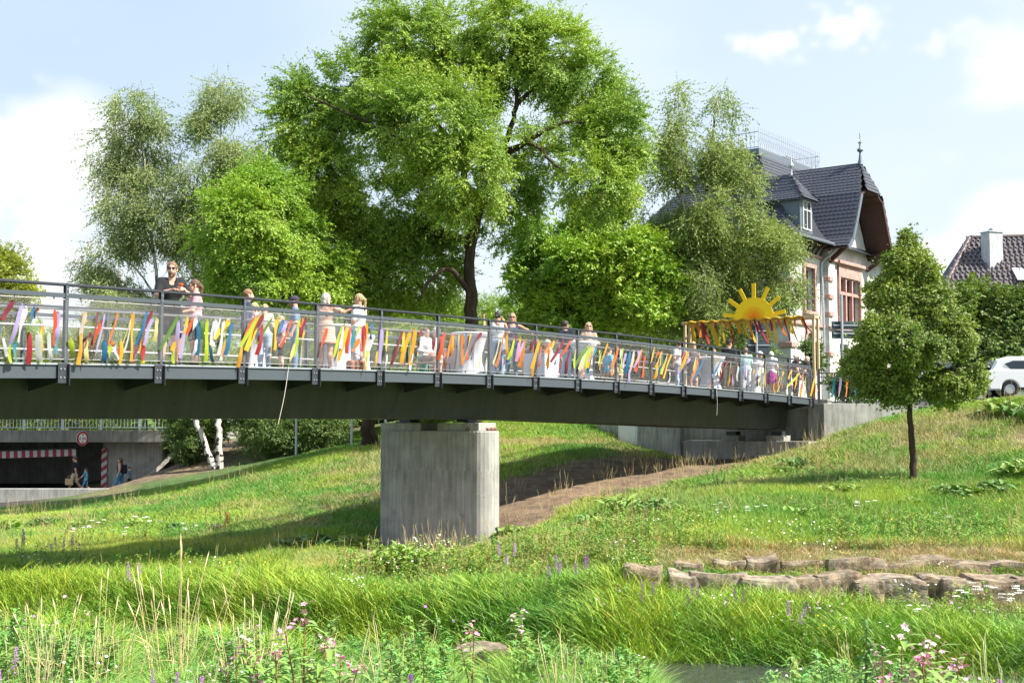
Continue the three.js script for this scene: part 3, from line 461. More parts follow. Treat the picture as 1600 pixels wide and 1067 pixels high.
/* o: name, label, category, group, limbs: [[ [p...], r0, r1 ], ...] trunk first; lobes: [center, rx, ry, rz, weight]; n sprays; spray; colours [c0,c1]; down: how far twigs hang; noise, gap */
function tree(o) {
  reseed(o.seed); const root = o.limbs[0][0][0].clone(), t = thing(o.name, o.label, o.category || 'tree', root, 0, o.group);
  const wood = [], nodes = [], sub = v => v.clone().sub(root);
  o.limbs.forEach(([pts, r0, r1], li) => {
    const c = new THREE.CatmullRomCurve3(pts.map(sub)), n = Math.max(6, pts.length * 5), P = c.getPoints(n), R = P.map((p, i) => lerp(r0, r1, Math.pow(i / n, 0.8)) * (li === 0 && i < 2 ? 1.25 - i * 0.15 : 1));
    P.forEach((p, i) => { if (i && i < n) p.add(V(rr(-1, 1), rr(-0.4, 0.4), rr(-1, 1)).multiplyScalar(r0 * 0.25)); }); wood.push(limb(P, R, li === 0 ? 10 : 7)); P.forEach((p, i) => { if (i > n * (li === 0 ? 0.45 : 0.15)) nodes.push([p, R[i]]); });
  });
  // crown: sprays through the lobes, thinned by noise so that sky shows in places
  const total = o.lobes.reduce((s, l) => s + (l[4] ?? 1) * l[1] * l[2], 0), spots = [];
  for (const [c0, rx, ry, rz, wgt = 1] of o.lobes) {
    const c = sub(c0), n = Math.round(o.n * wgt * rx * ry / total); let tries = 0;
    for (let i = 0; i < n && tries < n * 12; tries++) {
      const d = V(rr(-1, 1), rr(-1, 1), rr(-1, 1)), L = d.length(); if (L > 1 || L < 0.05) continue; const k = Math.pow(L, 0.66) / L; d.multiplyScalar(k * (0.86 + 0.3 * (vn(d.x * 3 + c.x, d.y * 3 + c.y, d.z * 3 + c.z) - 0.2)));
      d.multiplyScalar(rnd() < 0.16 ? rr(1.0, 1.32) : 0.95); const p = V(c.x + d.x * rx, c.y + d.y * ry, c.z + d.z * rz), f = o.freq ?? 0.75; if (fbm(p.x * f + 5, p.y * f * 1.2, p.z * f + o.seed, 3) < (o.gap ?? 0.46)) continue; spots.push([p, d.clone().multiply(V(1 / rx, 1 / ry, 1 / rz)).normalize()]); i++;
    }
  }
  // branches reach out to some of the sprays
  const order = spots.filter((_, i) => i % (o.every ?? 14) === 0).map(s => { let b = 1e9, bn; for (const n of nodes) { const q = n[0].distanceToSquared(s[0]); if (q < b) { b = q; bn = n; } } return [b, s[0]]; }).sort((a, b) => a[0] - b[0]);
  const twigs = [];
  for (const [, p] of order) {
    let b = 1e9, bn; for (const n of nodes) { const dd = n[0].distanceToSquared(p) + Math.max(0, n[0].y - p.y) * 2; if (dd < b) { b = dd; bn = n; } }
    const L = Math.sqrt(b); if (L < 0.25 || L > 6.5) continue; const r0 = Math.min(bn[1] * 0.75, 0.012 + L * 0.012), mid = bn[0].clone().lerp(p, 0.5).add(V(rr(-1, 1), rr(0.1, 1), rr(-1, 1)).multiplyScalar(L * 0.14));
    const c = new THREE.QuadraticBezierCurve3(bn[0], mid, p), P = c.getPoints(4), R = P.map((_, i) => lerp(r0, 0.006, i / 4)); twigs.push(limb(P, R, 4)); P.forEach((q, i) => { if (i) nodes.push([q, R[i]]); });
  }
  mesh('trunk', merge(wood), o.bark || barkMat, t); if (twigs.length) mesh('branches', merge(twigs), o.twigMat || branchMat, t).userData.kind = 'stuff';
  const ms = [], cs = [], q = new THREE.Quaternion(), z = V(0, 0, 1), [c0, c1] = o.colors;
  for (const [p, n] of spots) {
    const dir = n.clone().multiplyScalar(o.out ?? 1).add(V(rr(-0.6, 0.6), rr(-0.5, 0.5) - (o.down ?? 0.1), rr(-0.6, 0.6))).normalize();
    q.setFromUnitVectors(z, dir); const roll = new THREE.Quaternion().setFromAxisAngle(z, o.down > 0.6 ? rnd() * 6.283 : rr(-0.7, 0.7)); const s = rr(0.75, 1.3) * (o.scale ?? 1);
    ms.push(new THREE.Matrix4().compose(p.clone().addScaledVector(dir, -0.45 * s), q.clone().multiply(roll), V(s, s, s)));
    const k = clamp(fbm(p.x * 0.5, p.y * 0.5, p.z * 0.5 + 3, 2) * 1.6 - 0.3 + rr(-0.25, 0.25)); cs.push(C(lerp(c0[0], c1[0], k), lerp(c0[1], c1[1], k), lerp(c0[2], c1[2], k)));
  }
  inst('crown', SPRAY[o.spray], o.mat || crownMat, ms, cs, t);
  return t;
}
var crownMat = phys([1, 1, 1], 0.7, { transmission: 0.5, thickness: 0, vertexColors: true });
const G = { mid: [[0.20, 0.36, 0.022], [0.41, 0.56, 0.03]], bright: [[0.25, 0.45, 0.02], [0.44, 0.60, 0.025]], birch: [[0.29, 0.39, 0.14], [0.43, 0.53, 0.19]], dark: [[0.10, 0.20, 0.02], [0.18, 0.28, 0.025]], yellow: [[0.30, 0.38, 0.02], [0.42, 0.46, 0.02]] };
// lobe at a photo point: radii in photo pixels
const lobe = (px, py, D, rx, ry, w = 1, rz) => { const k = D / FOC; return [at(px, py, D), rx * k, ry * k, (rz ?? (rx + ry) / 2) * k * 0.9, w]; };
// the great tree behind the middle of the bridge
{
  const D = 48, A = (x, y, d = D) => at(x, y, d), gy = groundY(A(738, 600).x, D), base = A(740, 600); base.y = gy - 0.2;
  tree({
    seed: 201, name: 'tree', label: 'tallest broad green tree rising behind the middle of the footbridge', group: 'trees behind the bridge', spray: 'broad', colors: G.mid, n: 4900, every: 6, gap: 0.46, freq: 1.35, down: 0.25, scale: 1.08,
    limbs: [
      [[base, A(737, 520), A(735, 440), A(733, 370), A(728, 300), A(716, 235), A(700, 150), A(690, 60)], 0.33, 0.05],
      [[A(734, 390), A(752, 320), A(775, 260), A(792, 215), A(806, 165), A(800, 90), A(795, 20)], 0.21, 0.04],
      [[A(780, 250), A(812, 228, D - 0.6), A(845, 208, D - 1), A(895, 190, D - 1.4), A(935, 205, D - 1.7), A(965, 240, D - 2)], 0.13, 0.03],
      [[A(790, 235), A(830, 225, D - 1), A(870, 260, D - 2), A(905, 285, D - 2.4)], 0.1, 0.03],
      [[A(728, 300), A(690, 260, D - 1), A(640, 225, D - 2), A(560, 185, D - 2.5), A(480, 150, D - 2.6)], 0.14, 0.03],
      [[A(733, 380), A(690, 362, D + 0.5), A(640, 368, D + 1), A(580, 330, D + 1.5)], 0.16, 0.04],
      [[A(735, 460), A(700, 420, D - 1), A(670, 440, D - 1.5), A(655, 470, D - 2)], 0.12, 0.04],
      [[A(716, 235), A(665, 170), A(640, 90), A(625, 30)], 0.15, 0.04],
      [[A(806, 165), A(850, 120), A(885, 80)], 0.1, 0.03],
    ],
    lobes: [lobe(640, 70, D, 85, 80, 1.1), lobe(560, 140, D - 1, 90, 70), lobe(475, 190, D - 1, 62, 80, 1), lobe(500, 270, D - 1, 70, 65), lobe(660, 190, D - 2, 110, 80, 1), lobe(790, 60, D, 70, 80, 1.05), lobe(860, 90, D, 70, 75, 1), lobe(920, 150, D, 62, 80), lobe(960, 215, D - 1, 62, 75), lobe(930, 290, D - 2, 60, 62, 0.8), lobe(980, 270, D - 1, 38, 60, 0.7), lobe(720, 270, D - 2, 85, 90, 0.8), lobe(600, 330, D + 1, 110, 80, 0.9), lobe(520, 390, D + 1, 100, 90, 1), lobe(640, 420, D + 2, 100, 80, 1), lobe(790, 330, D + 2, 70, 70, 0.35), lobe(740, 130, D, 70, 60, 0.7), lobe(850, 235, D - 1, 70, 50, 0.4), lobe(805, 290, D + 1, 55, 60, 0.4)],
  });
}
// bright spreading tree in front of it on the right
{
  const D = 55, A = (x, y, d = D) => at(x, y, d), base = A(880, 600); base.y = groundY(base.x, D) - 0.2;
  tree({ seed: 202, name: 'tree', label: 'bright yellow-green spreading tree between the great tree and the right-hand birch', group: 'trees behind the bridge', spray: 'maple', colors: G.bright, n: 3000, every: 12, gap: 0.43, down: 0.3, freq: 1.2,
    limbs: [[[base, A(884, 540), A(890, 480), A(905, 420), A(915, 360)], 0.2, 0.04], [[A(892, 480), A(940, 450), A(990, 430), A(1040, 430)], 0.09, 0.02], [[A(888, 500), A(850, 450), A(830, 410)], 0.09, 0.02]],
    lobes: [lobe(948, 325, D, 26, 26, 1.2), lobe(925, 365, D, 55, 22, 1.2), lobe(985, 385, D - 1, 48, 20, 1.2), lobe(900, 405, D - 1, 65, 22, 1.1), lobe(1000, 425, D - 1, 60, 18, 1.2), lobe(1035, 452, D - 1, 32, 16, 1.1), lobe(930, 445, D, 80, 24, 1.1), lobe(850, 440, D + 1, 52, 60, 0.8), lobe(990, 478, D - 1, 70, 20, 1), lobe(880, 490, D, 80, 28, 0.9), lobe(1030, 490, D, 26, 16, 0.9), lobe(835, 380, D + 1, 30, 34, 0.6)] });
}
// lighter tree on the left of the great one
{
  const D = 45, A = (x, y, d = D) => at(x, y, d), base = at(577, 694, 50);
  tree({ seed: 203, name: 'tree', label: 'light green leaning tree between the white birches and the great tree', group: 'trees behind the bridge', spray: 'broad', colors: G.bright, n: 1900, every: 9, gap: 0.46, down: 0.25, freq: 1.2,
    limbs: [[[base, at(572, 620, 49), at(540, 500, 48), at(490, 410, 46.5), A(440, 380), A(400, 372)], 0.3, 0.06], [[at(520, 460, 47.5), A(450, 430), A(380, 420), A(320, 430)], 0.12, 0.02], [[A(440, 380), A(425, 330), A(415, 290)], 0.08, 0.02]],
    lobes: [lobe(410, 310, D, 60, 50, 1.2), lobe(370, 350, D - 1, 75, 60, 1.1), lobe(440, 370, D, 60, 70, 1), lobe(400, 430, D, 80, 60, 0.7), lobe(480, 440, D + 1, 70, 60, 0.8)] });
}
// white birches on the left
{
  const D = 60, A = (x, y, d = D) => at(x, y, d);
  tree({ seed: 204, name: 'birch_tree', label: 'leftmost white birch with loose hanging foliage against the clouds', category: 'tree', group: 'birches', spray: 'birch', colors: G.birch, n: 1700, every: 6, gap: 0.47, down: 1.15, out: 0.5, bark: birchMat, freq: 0.6,
    limbs: [[[at(340, 748, 58.5), at(318, 690, 58.7), at(304, 655, 59), A(270, 560), A(248, 460), A(235, 360), A(225, 260), A(215, 165)], 0.17, 0.03], [[A(255, 490), A(220, 430), A(180, 400), A(150, 420)], 0.07, 0.015], [[A(240, 400), A(200, 300), A(165, 270)], 0.06, 0.015], [[A(235, 350), A(270, 280), A(285, 230)], 0.06, 0.015]],
    lobes: [lobe(208, 170, D, 45, 36, 1), lobe(165, 235, D, 42, 42, 0.9), lobe(235, 240, D, 38, 70, 1), lobe(190, 310, D, 58, 60, 0.9), lobe(250, 350, D, 60, 70, 1), lobe(165, 400, D, 48, 55, 0.75), lobe(215, 440, D, 70, 60, 0.9), lobe(170, 470, D - 1, 40, 60, 0.6)] });
  tree({ seed: 205, name: 'birch_tree', label: 'tall white birch second from the left, behind the couple at the railing', category: 'tree', group: 'birches', spray: 'birch', colors: G.birch, n: 1950, every: 6, gap: 0.46, down: 1.15, out: 0.5, bark: birchMat, freq: 0.6,
    limbs: [[[at(343, 748, 58), at(341, 690, 58), at(340, 655, 58.2), A(342, 560), A(345, 450), A(346, 350), A(345, 250), A(345, 140)], 0.19, 0.03], [[A(343, 470), A(380, 420), A(400, 400)], 0.06, 0.015], [[A(345, 420), A(310, 350), A(290, 310)], 0.07, 0.015]],
    lobes: [lobe(350, 150, D, 42, 32, 1), lobe(335, 205, D, 50, 45, 1.1), lobe(375, 240, D, 45, 60, 1.1), lobe(315, 280, D, 55, 70, 1), lobe(370, 340, D, 55, 70, 0.9), lobe(310, 390, D, 60, 70, 0.9), lobe(350, 450, D, 70, 60, 0.8), lobe(280, 210, D, 14, 20, 0.6)] });
}
// birch before the villa
{
  const D = 55, A = (x, y, d = D) => at(x, y, d), base = A(1095, 600); base.y = groundY(base.x, D) - 0.2;
  tree({ seed: 206, name: 'birch_tree', label: 'drooping birch standing directly before the villa with the slate roof', category: 'tree', group: 'birches', spray: 'birch', colors: [[0.26, 0.37, 0.085], [0.41, 0.52, 0.11]], n: 2900, every: 6, gap: 0.455, down: 1.0, out: 0.6, bark: birchMat, freq: 0.6,
    limbs: [[[base, A(1097, 520), A(1100, 430), A(1105, 340), A(1110, 260), A(1118, 180), A(1125, 145)], 0.24, 0.02], [[A(1099, 470), A(1140, 420), A(1180, 400), A(1215, 410)], 0.08, 0.015], [[A(1102, 400), A(1070, 330), A(1062, 200), A(1060, 140)], 0.08, 0.015], [[A(1104, 350), A(1150, 300), A(1170, 270)], 0.06, 0.012]],
    lobes: [lobe(1062, 165, D, 22, 42, 0.55), lobe(1130, 165, D, 26, 32, 0.5), lobe(1075, 235, D, 55, 48, 1), lobe(1130, 250, D, 42, 42, 0.9), lobe(1060, 330, D, 62, 70, 1), lobe(1120, 330, D, 65, 60, 1.1), lobe(1160, 300, D, 30, 45, 0.7), lobe(1190, 390, D, 65, 50, 1.1), lobe(1225, 430, D, 34, 55, 0.85), lobe(1120, 430, D, 80, 65, 1.1), lobe(1060, 440, D + 1, 50, 80, 1), lobe(1150, 490, D, 60, 40, 0.7)] });
}
// young linden on the right bank
{
  const D = 33.5, A = (x, y, d = D) => at(x, y, d), base = A(1428, 752); base.y = groundY(base.x, D) - 0.1;
  tree({ seed: 207, name: 'linden_tree', label: 'young conical linden on the right-hand slope in front of the parked cars', category: 'tree', spray: 'linden', colors: [[0.15, 0.25, 0.022], [0.36, 0.45, 0.03]], n: 3300, every: 8, gap: 0.385, down: 0.45, out: 0.9, freq: 1.3, scale: 0.95,
    limbs: [[[base, A(1426, 700), A(1423, 640), A(1421, 560), A(1420, 470), A(1418, 390), A(1416, 355)], 0.105, 0.015], [[A(1423, 620), A(1380, 590), A(1340, 580)], 0.04, 0.008], [[A(1422, 610), A(1470, 580), A(1520, 570)], 0.04, 0.008], [[A(1421, 540), A(1460, 490), A(1490, 470)], 0.03, 0.006], [[A(1421, 530), A(1380, 500), A(1355, 490)], 0.03, 0.006]],
    lobes: [lobe(1418, 378, D, 16, 22, 1.1), lobe(1408, 412, D, 30, 30, 1.1), lobe(1438, 428, D, 34, 34, 1.1), lobe(1395, 465, D, 42, 40, 1.05), lobe(1448, 480, D, 50, 46, 1.05), lobe(1420, 510, D, 60, 40, 1), lobe(1375, 530, D - 0.5, 36, 38, 1), lobe(1430, 540, D - 0.8, 50, 44, 1), lobe(1490, 530, D, 36, 44, 1), lobe(1345, 580, D, 32, 38, 1), lobe(1400, 605, D, 52, 32, 0.9), lobe(1480, 600, D, 46, 34, 0.9), lobe(1520, 585, D, 22, 30, 0.7)] });
}
// maple and others on the right
{
  const D = 52, A = (x, y, d = D) => at(x, y, d), base = A(1570, 640); base.y = groundY(base.x, D) - 0.2;
  tree({ seed: 208, name: 'maple_tree', label: 'dark green maple behind the white car at the right edge', category: 'tree', spray: 'maple', colors: [[0.10, 0.21, 0.022], [0.23, 0.33, 0.025]], n: 1500, every: 12, gap: 0.42, down: 0.1, freq: 0.9,
    limbs: [[[base, A(1568, 580), A(1566, 520), A(1565, 450)], 0.17, 0.03], [[A(1567, 540), A(1530, 480), A(1510, 430)], 0.06, 0.015], [[A(1567, 520), A(1600, 470), A(1620, 440)], 0.06, 0.015]],
    lobes: [lobe(1505, 430, D, 8, 20, 1.2), lobe(1575, 440, D, 14, 22, 1.2), lobe(1535, 460, D, 12, 20, 1.2), lobe(1520, 492, D, 34, 30, 1.1), lobe(1580, 500, D, 40, 38, 1.1), lobe(1625, 490, D, 34, 50, 1), lobe(1560, 545, D, 52, 30, 1), lobe(1525, 530, D, 34, 34, 0.8)] });
}
// shrubs and trees that close the view
function shrub(seed, name, label, spec, base, colors, n, spray = 'shrub', extra = {}) { const b = at(base[0], base[1], base[2]); b.y = groundY(b.x, base[2]) - 0.15; const top = spec[0][0]; return tree({ seed, name, label, category: extra.category || 'bush', spray, colors, n, every: 16, gap: 0.36, down: 0.05, freq: 0.9, limbs: [[[b, b.clone().lerp(top, 0.5), top], extra.r || 0.09, 0.02]], lobes: spec, ...extra.o, group: extra.group }); }
const bg = 'bushes under and behind the bridge';
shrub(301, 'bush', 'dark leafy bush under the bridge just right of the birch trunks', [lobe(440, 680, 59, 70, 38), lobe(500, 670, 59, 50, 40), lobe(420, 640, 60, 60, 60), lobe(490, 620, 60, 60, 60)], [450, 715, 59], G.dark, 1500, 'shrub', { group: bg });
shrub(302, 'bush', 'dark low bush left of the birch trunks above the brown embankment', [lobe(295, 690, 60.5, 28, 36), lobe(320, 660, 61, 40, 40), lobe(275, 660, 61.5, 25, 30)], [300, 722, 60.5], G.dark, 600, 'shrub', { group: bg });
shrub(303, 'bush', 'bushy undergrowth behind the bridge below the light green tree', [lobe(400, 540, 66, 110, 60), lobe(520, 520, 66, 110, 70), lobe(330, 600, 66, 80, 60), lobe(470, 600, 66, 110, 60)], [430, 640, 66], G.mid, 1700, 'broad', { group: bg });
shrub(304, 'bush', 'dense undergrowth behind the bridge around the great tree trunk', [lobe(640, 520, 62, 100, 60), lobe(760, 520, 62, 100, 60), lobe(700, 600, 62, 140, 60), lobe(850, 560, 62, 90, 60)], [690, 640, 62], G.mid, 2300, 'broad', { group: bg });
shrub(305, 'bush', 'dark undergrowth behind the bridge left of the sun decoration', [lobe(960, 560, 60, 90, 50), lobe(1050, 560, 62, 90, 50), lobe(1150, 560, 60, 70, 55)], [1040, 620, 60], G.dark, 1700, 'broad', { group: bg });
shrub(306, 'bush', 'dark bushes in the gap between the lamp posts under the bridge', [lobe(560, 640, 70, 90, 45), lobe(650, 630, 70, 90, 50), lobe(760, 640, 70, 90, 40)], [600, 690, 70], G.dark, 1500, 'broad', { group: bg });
shrub(307, 'tree', 'yellow-green tree at the far left edge above the railing', [lobe(-20, 420, 85, 50, 40), lobe(10, 430, 85, 35, 30), lobe(-40, 470, 85, 70, 60), lobe(30, 470, 85, 30, 26)], [-20, 640, 85], G.yellow, 900, 'maple', { category: 'tree', r: 0.2 });
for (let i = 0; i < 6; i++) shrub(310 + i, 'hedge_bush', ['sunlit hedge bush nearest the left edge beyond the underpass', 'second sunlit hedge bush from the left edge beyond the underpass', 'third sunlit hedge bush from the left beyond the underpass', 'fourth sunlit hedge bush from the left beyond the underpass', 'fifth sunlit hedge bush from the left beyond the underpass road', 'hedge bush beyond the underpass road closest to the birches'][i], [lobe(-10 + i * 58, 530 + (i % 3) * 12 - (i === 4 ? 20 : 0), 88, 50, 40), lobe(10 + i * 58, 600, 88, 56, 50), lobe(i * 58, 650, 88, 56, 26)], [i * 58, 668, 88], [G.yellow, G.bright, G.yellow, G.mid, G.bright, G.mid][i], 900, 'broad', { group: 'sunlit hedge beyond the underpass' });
shrub(320, 'bush', 'small green bush at the foot of the villa beside the timber post', [lobe(1268, 565, 52, 16, 26), lobe(1330, 600, 50, 30, 20)], [1270, 610, 52], G.dark, 260, 'shrub');

// ---------- villa ----------
function quadG(a, b, c, d) { return soup([...a, ...b, ...c, ...a, ...c, ...d]); }
const RT = (a, b, t) => [lerp(a[0], b[0], t), lerp(a[1], b[1], t), lerp(a[2], b[2], t)];
// slates over a roof facet given by its eave edge a-b and top edge d-c; each slate a small tilted plate
function slates(list, a, b, c, d, rowH = 0.24, wid = 0.24) {
  const A = V(...a), B = V(...b), Cc = V(...c), D = V(...d), up0 = D.clone().sub(A), up1 = Cc.clone().sub(B), hgt = (up0.length() + up1.length()) / 2, rows = Math.max(1, Math.round(hgt / rowH));
  const n = B.clone().sub(A).cross(up0.lengthSq() > 1e-6 ? up0 : up1).normalize();
  for (let r = 0; r < rows; r++) {
    const t = r / rows, L = A.clone().lerp(D, t), R = B.clone().lerp(Cc, t), len = L.distanceTo(R), cols = Math.max(1, Math.round(len / wid)); if (len < 0.1) continue;
    const x = R.clone().sub(L).normalize(), y = D.clone().lerp(Cc, 0.5).sub(A.clone().lerp(B, 0.5)); y.addScaledVector(x, -y.dot(x)).normalize(); const nn = x.clone().cross(y);
    const y2 = y.clone().addScaledVector(nn, -0.10).normalize(), n2 = x.clone().cross(y2);
    for (let i = 0; i < cols; i++) { const off = r % 2 ? 0.5 : 0; const p = L.clone().addScaledVector(x, (i + 0.25 + off * 0.5) * len / cols).addScaledVector(nn, 0.022); list.push(new THREE.Matrix4().makeBasis(x.clone().multiplyScalar(len / cols * rr(0.93, 0.99)), y2.clone().multiplyScalar(hgt / rows * 1.35), n2).setPosition(p)); }
  }
}
const slateGeo = (() => { const s = new THREE.Shape([[-0.5, 0.0], [-0.3, -0.12], [0, -0.18], [0.3, -0.12], [0.5, 0.0], [0.5, 0.85], [-0.5, 0.85]].map(p => new THREE.Vector2(...p))); const g = new THREE.ExtrudeGeometry(s, { depth: 0.014, bevelEnabled: false }); return g; })();
function windowPart(parent, x, y, z, w, h, o = {}) {     // window in the local x-y plane, facing +z; o.turn turns it round y
  const wn = new THREE.Group(); wn.name = 'window'; wn.position.set(x, y, z); wn.rotation.y = o.turn || 0; parent.add(wn);
  const fr = 0.06; mesh('frame', merge([rbox(w, fr, 0.06, 0, h / 2 - fr / 2, 0, 0.006), rbox(w, fr, 0.06, 0, -h / 2 + fr / 2, 0, 0.006), rbox(fr, h - 2 * fr, 0.06, -w / 2 + fr / 2, 0, 0, 0.006), rbox(fr, h - 2 * fr, 0.06, w / 2 - fr / 2, 0, 0, 0.006), ...(o.cross ? [rbox(w - 2 * fr, fr * 0.9, 0.055, 0, h * 0.18, 0, 0.006)] : []), ...(o.mullion ? [rbox(fr * 0.8, h - 2 * fr, 0.05, 0, 0, 0, 0.006)] : [])]), o.mat || M.winFrame, wn);
  mesh('pane', box(w - 2 * fr, h - 2 * fr, 0.008, 0, 0, -0.01), M.paneDark, wn);
  if (o.blind) mesh('curtain', box((w - 2 * fr) * 0.9, (h - 2 * fr) * o.blind, 0.01, 0, (h - 2 * fr) * (1 - o.blind) / 2, 0.0), std([0.42, 0.26, 0.24], 0.9), wn);
  if (o.stone) { const s = 0.2, q = M.sandstone; mesh('surround', metreUV(merge([rbox(s, h, 0.18, -w / 2 - s / 2, 0, 0.0, 0.015), rbox(s, h, 0.18, w / 2 + s / 2, 0, 0.0, 0.015), rbox(w + 2 * s + 0.04, s, 0.19, 0, h / 2 + s / 2, 0.0, 0.015)])), q, wn); mesh('sill', metreUV(rbox(w + 2 * s + 0.16, 0.16, 0.3, 0, -h / 2 - 0.08, 0.05, 0.02)), q, wn); }
  return wn;
}
{
  const GY = 0.75, VA = Math.atan2(0.8, 0.6), vo = V(13.55, 0, -62);
  const v = thing('villa', 'white villa with pink sandstone trim and steep dark slate roof', 'house', vo, VA);
  const eave = 9.35, deckY = 14.25, LEN = 13.6, DEP = 9.2, bx0 = 4.0, bx1 = 9.3, bz = 0.3;
  const wl = M.plaster;
  // walls with openings: the front wall is built of strips around its windows
  const wallStrips = (x0, x1, y0, y1, zf, th, holes) => { const xs = [...new Set([x0, x1, ...holes.flatMap(h => [h[0], h[1]])])].sort((a, b) => a - b), out = []; for (let i = 0; i < xs.length - 1; i++) { const a = xs[i], b = xs[i + 1], hs = holes.filter(h => h[0] <= a + 1e-6 && h[1] >= b - 1e-6).sort((p, q) => p[2] - q[2]); let y = y0; for (const h of hs) { if (h[2] > y) out.push(box(b - a, h[2] - y, th, (a + b) / 2, (y + h[2]) / 2, zf - th / 2)); y = h[3]; } if (y1 > y) out.push(box(b - a, y1 - y, th, (a + b) / 2, (y + y1) / 2, zf - th / 2)); } return metreUV(merge(out)); };
  const wMain = [[1.65, 2.75, 5.75, 7.95]], wBase = [[1.8, 2.6, 3.55, 4.7]];
  mesh('wall', wallStrips(0, bx0, GY, eave, 0, 0.4, [...wMain, ...wBase]), wl, v);
  const tri = [5.325, 7.975, 5.3, 7.75];
  mesh('wall', wallStrips(bx0, bx1, GY, eave, bz, 0.4, [tri, [5.3, 6.3, 2.6, 4.3], [7.0, 8.0, 2.6, 4.3]]), wl, v);
  mesh('wall', wallStrips(bx1, LEN, GY, eave, 0, 0.4, [[11.0, 12.1, 5.75, 7.95]]), wl, v);
  mesh('wall', metreUV(merge([box(0.4, eave - GY, DEP - 0.4, 0.2, (eave + GY) / 2, -DEP / 2 - 0.2), box(0.4, eave - GY, DEP - 0.4, LEN - 0.2, (eave + GY) / 2, -DEP / 2 - 0.2), box(LEN, eave - GY, 0.4, LEN / 2, (eave + GY) / 2, -DEP + 0.0), box(0.4, eave - GY, bz - 0.002, bx0 + 0.2, (eave + GY) / 2, bz / 2 - 0.4), box(0.4, eave - GY, bz - 0.002, bx1 - 0.2, (eave + GY) / 2, bz / 2 - 0.4)])), wl, v);
  // gable wall
  const gx = (bx0 + bx1) / 2, ridge = 13.85; const gable = prism([[bx0 + 0.02, eave], [bx1 - 0.02, eave], [gx + 0.75, 12.6], [gx - 0.75, 12.6]], 0.36); gable.translate(0, 0, bz - 0.38); mesh('gable_wall', metreUV(gable), wl, v);
  mesh('floor', box(LEN - 1, 0.2, DEP - 1, LEN / 2, 5.0, -DEP / 2), M.concreteDark, v);
  // trim
  const tr = (name, ...g) => mesh(name, metreUV(merge(g)), M.sandstone, v);
  tr('string_course', rbox(bx0 + 0.1, 0.16, 0.14, bx0 / 2 - 0.05, 5.1, 0.05, 0.02)); tr('string_course', rbox(bx1 - bx0 + 0.2, 0.16, 0.14, gx, 5.05, bz + 0.05, 0.02)); tr('string_course', rbox(0.14, 0.16, DEP, -0.05, 5.1, -DEP / 2, 0.02)); tr('string_course', rbox(LEN - bx1, 0.16, 0.14, (LEN + bx1) / 2 + 0.1, 5.1, 0.05, 0.02));
  tr('cornice', rbox(bx0 + 0.1, 0.14, 0.16, bx0 / 2 - 0.05, 8.6, 0.06, 0.02)); tr('cornice', rbox(bx1 - bx0 + 0.2, 0.14, 0.16, gx, 8.55, bz + 0.06, 0.02)); tr('cornice', rbox(0.16, 0.14, DEP, -0.06, 8.6, -DEP / 2, 0.02));
  for (const y of [4.0, 2.9, 1.9, 6.1, 7.1]) tr('quoin', rbox(0.62, 0.26, 0.1, 0.24, y, 0.045, 0.03), rbox(0.1, 0.26, 0.62, -0.045, y, -0.3, 0.03));
  for (const y of [2.6, 3.7, 5.75, 6.65, 7.55]) { tr('quoin', rbox(0.5, 0.24, 0.1, bx0 + 0.2, y, bz + 0.045, 0.03), rbox(0.1, 0.24, 0.5, bx0 - 0.045, y, bz - 0.2, 0.03)); tr('quoin', rbox(0.5, 0.24, 0.1, bx1 - 0.2, y, bz + 0.045, 0.03)); }
  windowPart(v, 2.2, 6.85, -0.24, 1.1, 2.2, { cross: 1, mullion: 1, stone: 0, blind: 0 }); { const h = 2.2, w = 1.1, s = 0.2; tr('window_surround', rbox(s, h, 0.2, 1.65 - s / 2, 6.85, 0.02, 0.015), rbox(s, h, 0.2, 2.75 + s / 2, 6.85, 0.02, 0.015), rbox(w + 2 * s, s, 0.21, 2.2, 8.05, 0.02, 0.015)); tr('window_sill', rbox(w + 0.5, 0.16, 0.32, 2.2, 5.67, 0.06, 0.02)); }
  windowPart(v, 2.2, 4.12, -0.24, 0.8, 1.15, { mullion: 1 }); { const pts = []; for (let i = 0; i <= 10; i++) { const a = Math.PI * i / 10; pts.push([2.2 + Math.cos(a) * 0.58, 4.45 + Math.sin(a) * 0.45]); } for (let i = 10; i >= 0; i--) { const a = Math.PI * i / 10; pts.push([2.2 + Math.cos(a) * 0.39, 4.45 + Math.sin(a) * 0.24]); } const g = prism(pts, 0.12, 0.008); g.translate(0, 0, -0.04); tr('arch', g, rbox(0.19, 0.95, 0.13, 1.71, 3.98, 0.02, 0.01), rbox(0.19, 0.95, 0.13, 2.69, 3.98, 0.02, 0.01)); }
  // triple window of the bay: stone mullions and a transom
  tr('bay_surround', rbox(0.22, 3.3, 0.2, 5.215, 6.7, bz + 0.02, 0.015), rbox(0.22, 3.3, 0.2, 8.085, 6.7, bz + 0.02, 0.015), rbox(3.09, 0.7, 0.18, 6.65, 8.12, bz + 0.02, 0.015), rbox(3.09, 0.5, 0.18, 6.65, 5.05, bz + 0.024, 0.015));
  tr('bay_cornice', rbox(3.5, 0.18, 0.36, 6.65, 8.52, bz + 0.1, 0.03)); tr('window_sill', rbox(3.3, 0.16, 0.34, 6.65, 5.3, bz + 0.08, 0.02));
  tr('mullion', rbox(0.16, 2.45, 0.2, 6.225, 6.53, bz - 0.06, 0.02)); tr('mullion', rbox(0.16, 2.45, 0.2, 7.075, 6.53, bz - 0.06, 0.02)); tr('transom', rbox(2.65, 0.17, 0.19, 6.65, 6.95, bz - 0.06, 0.02));
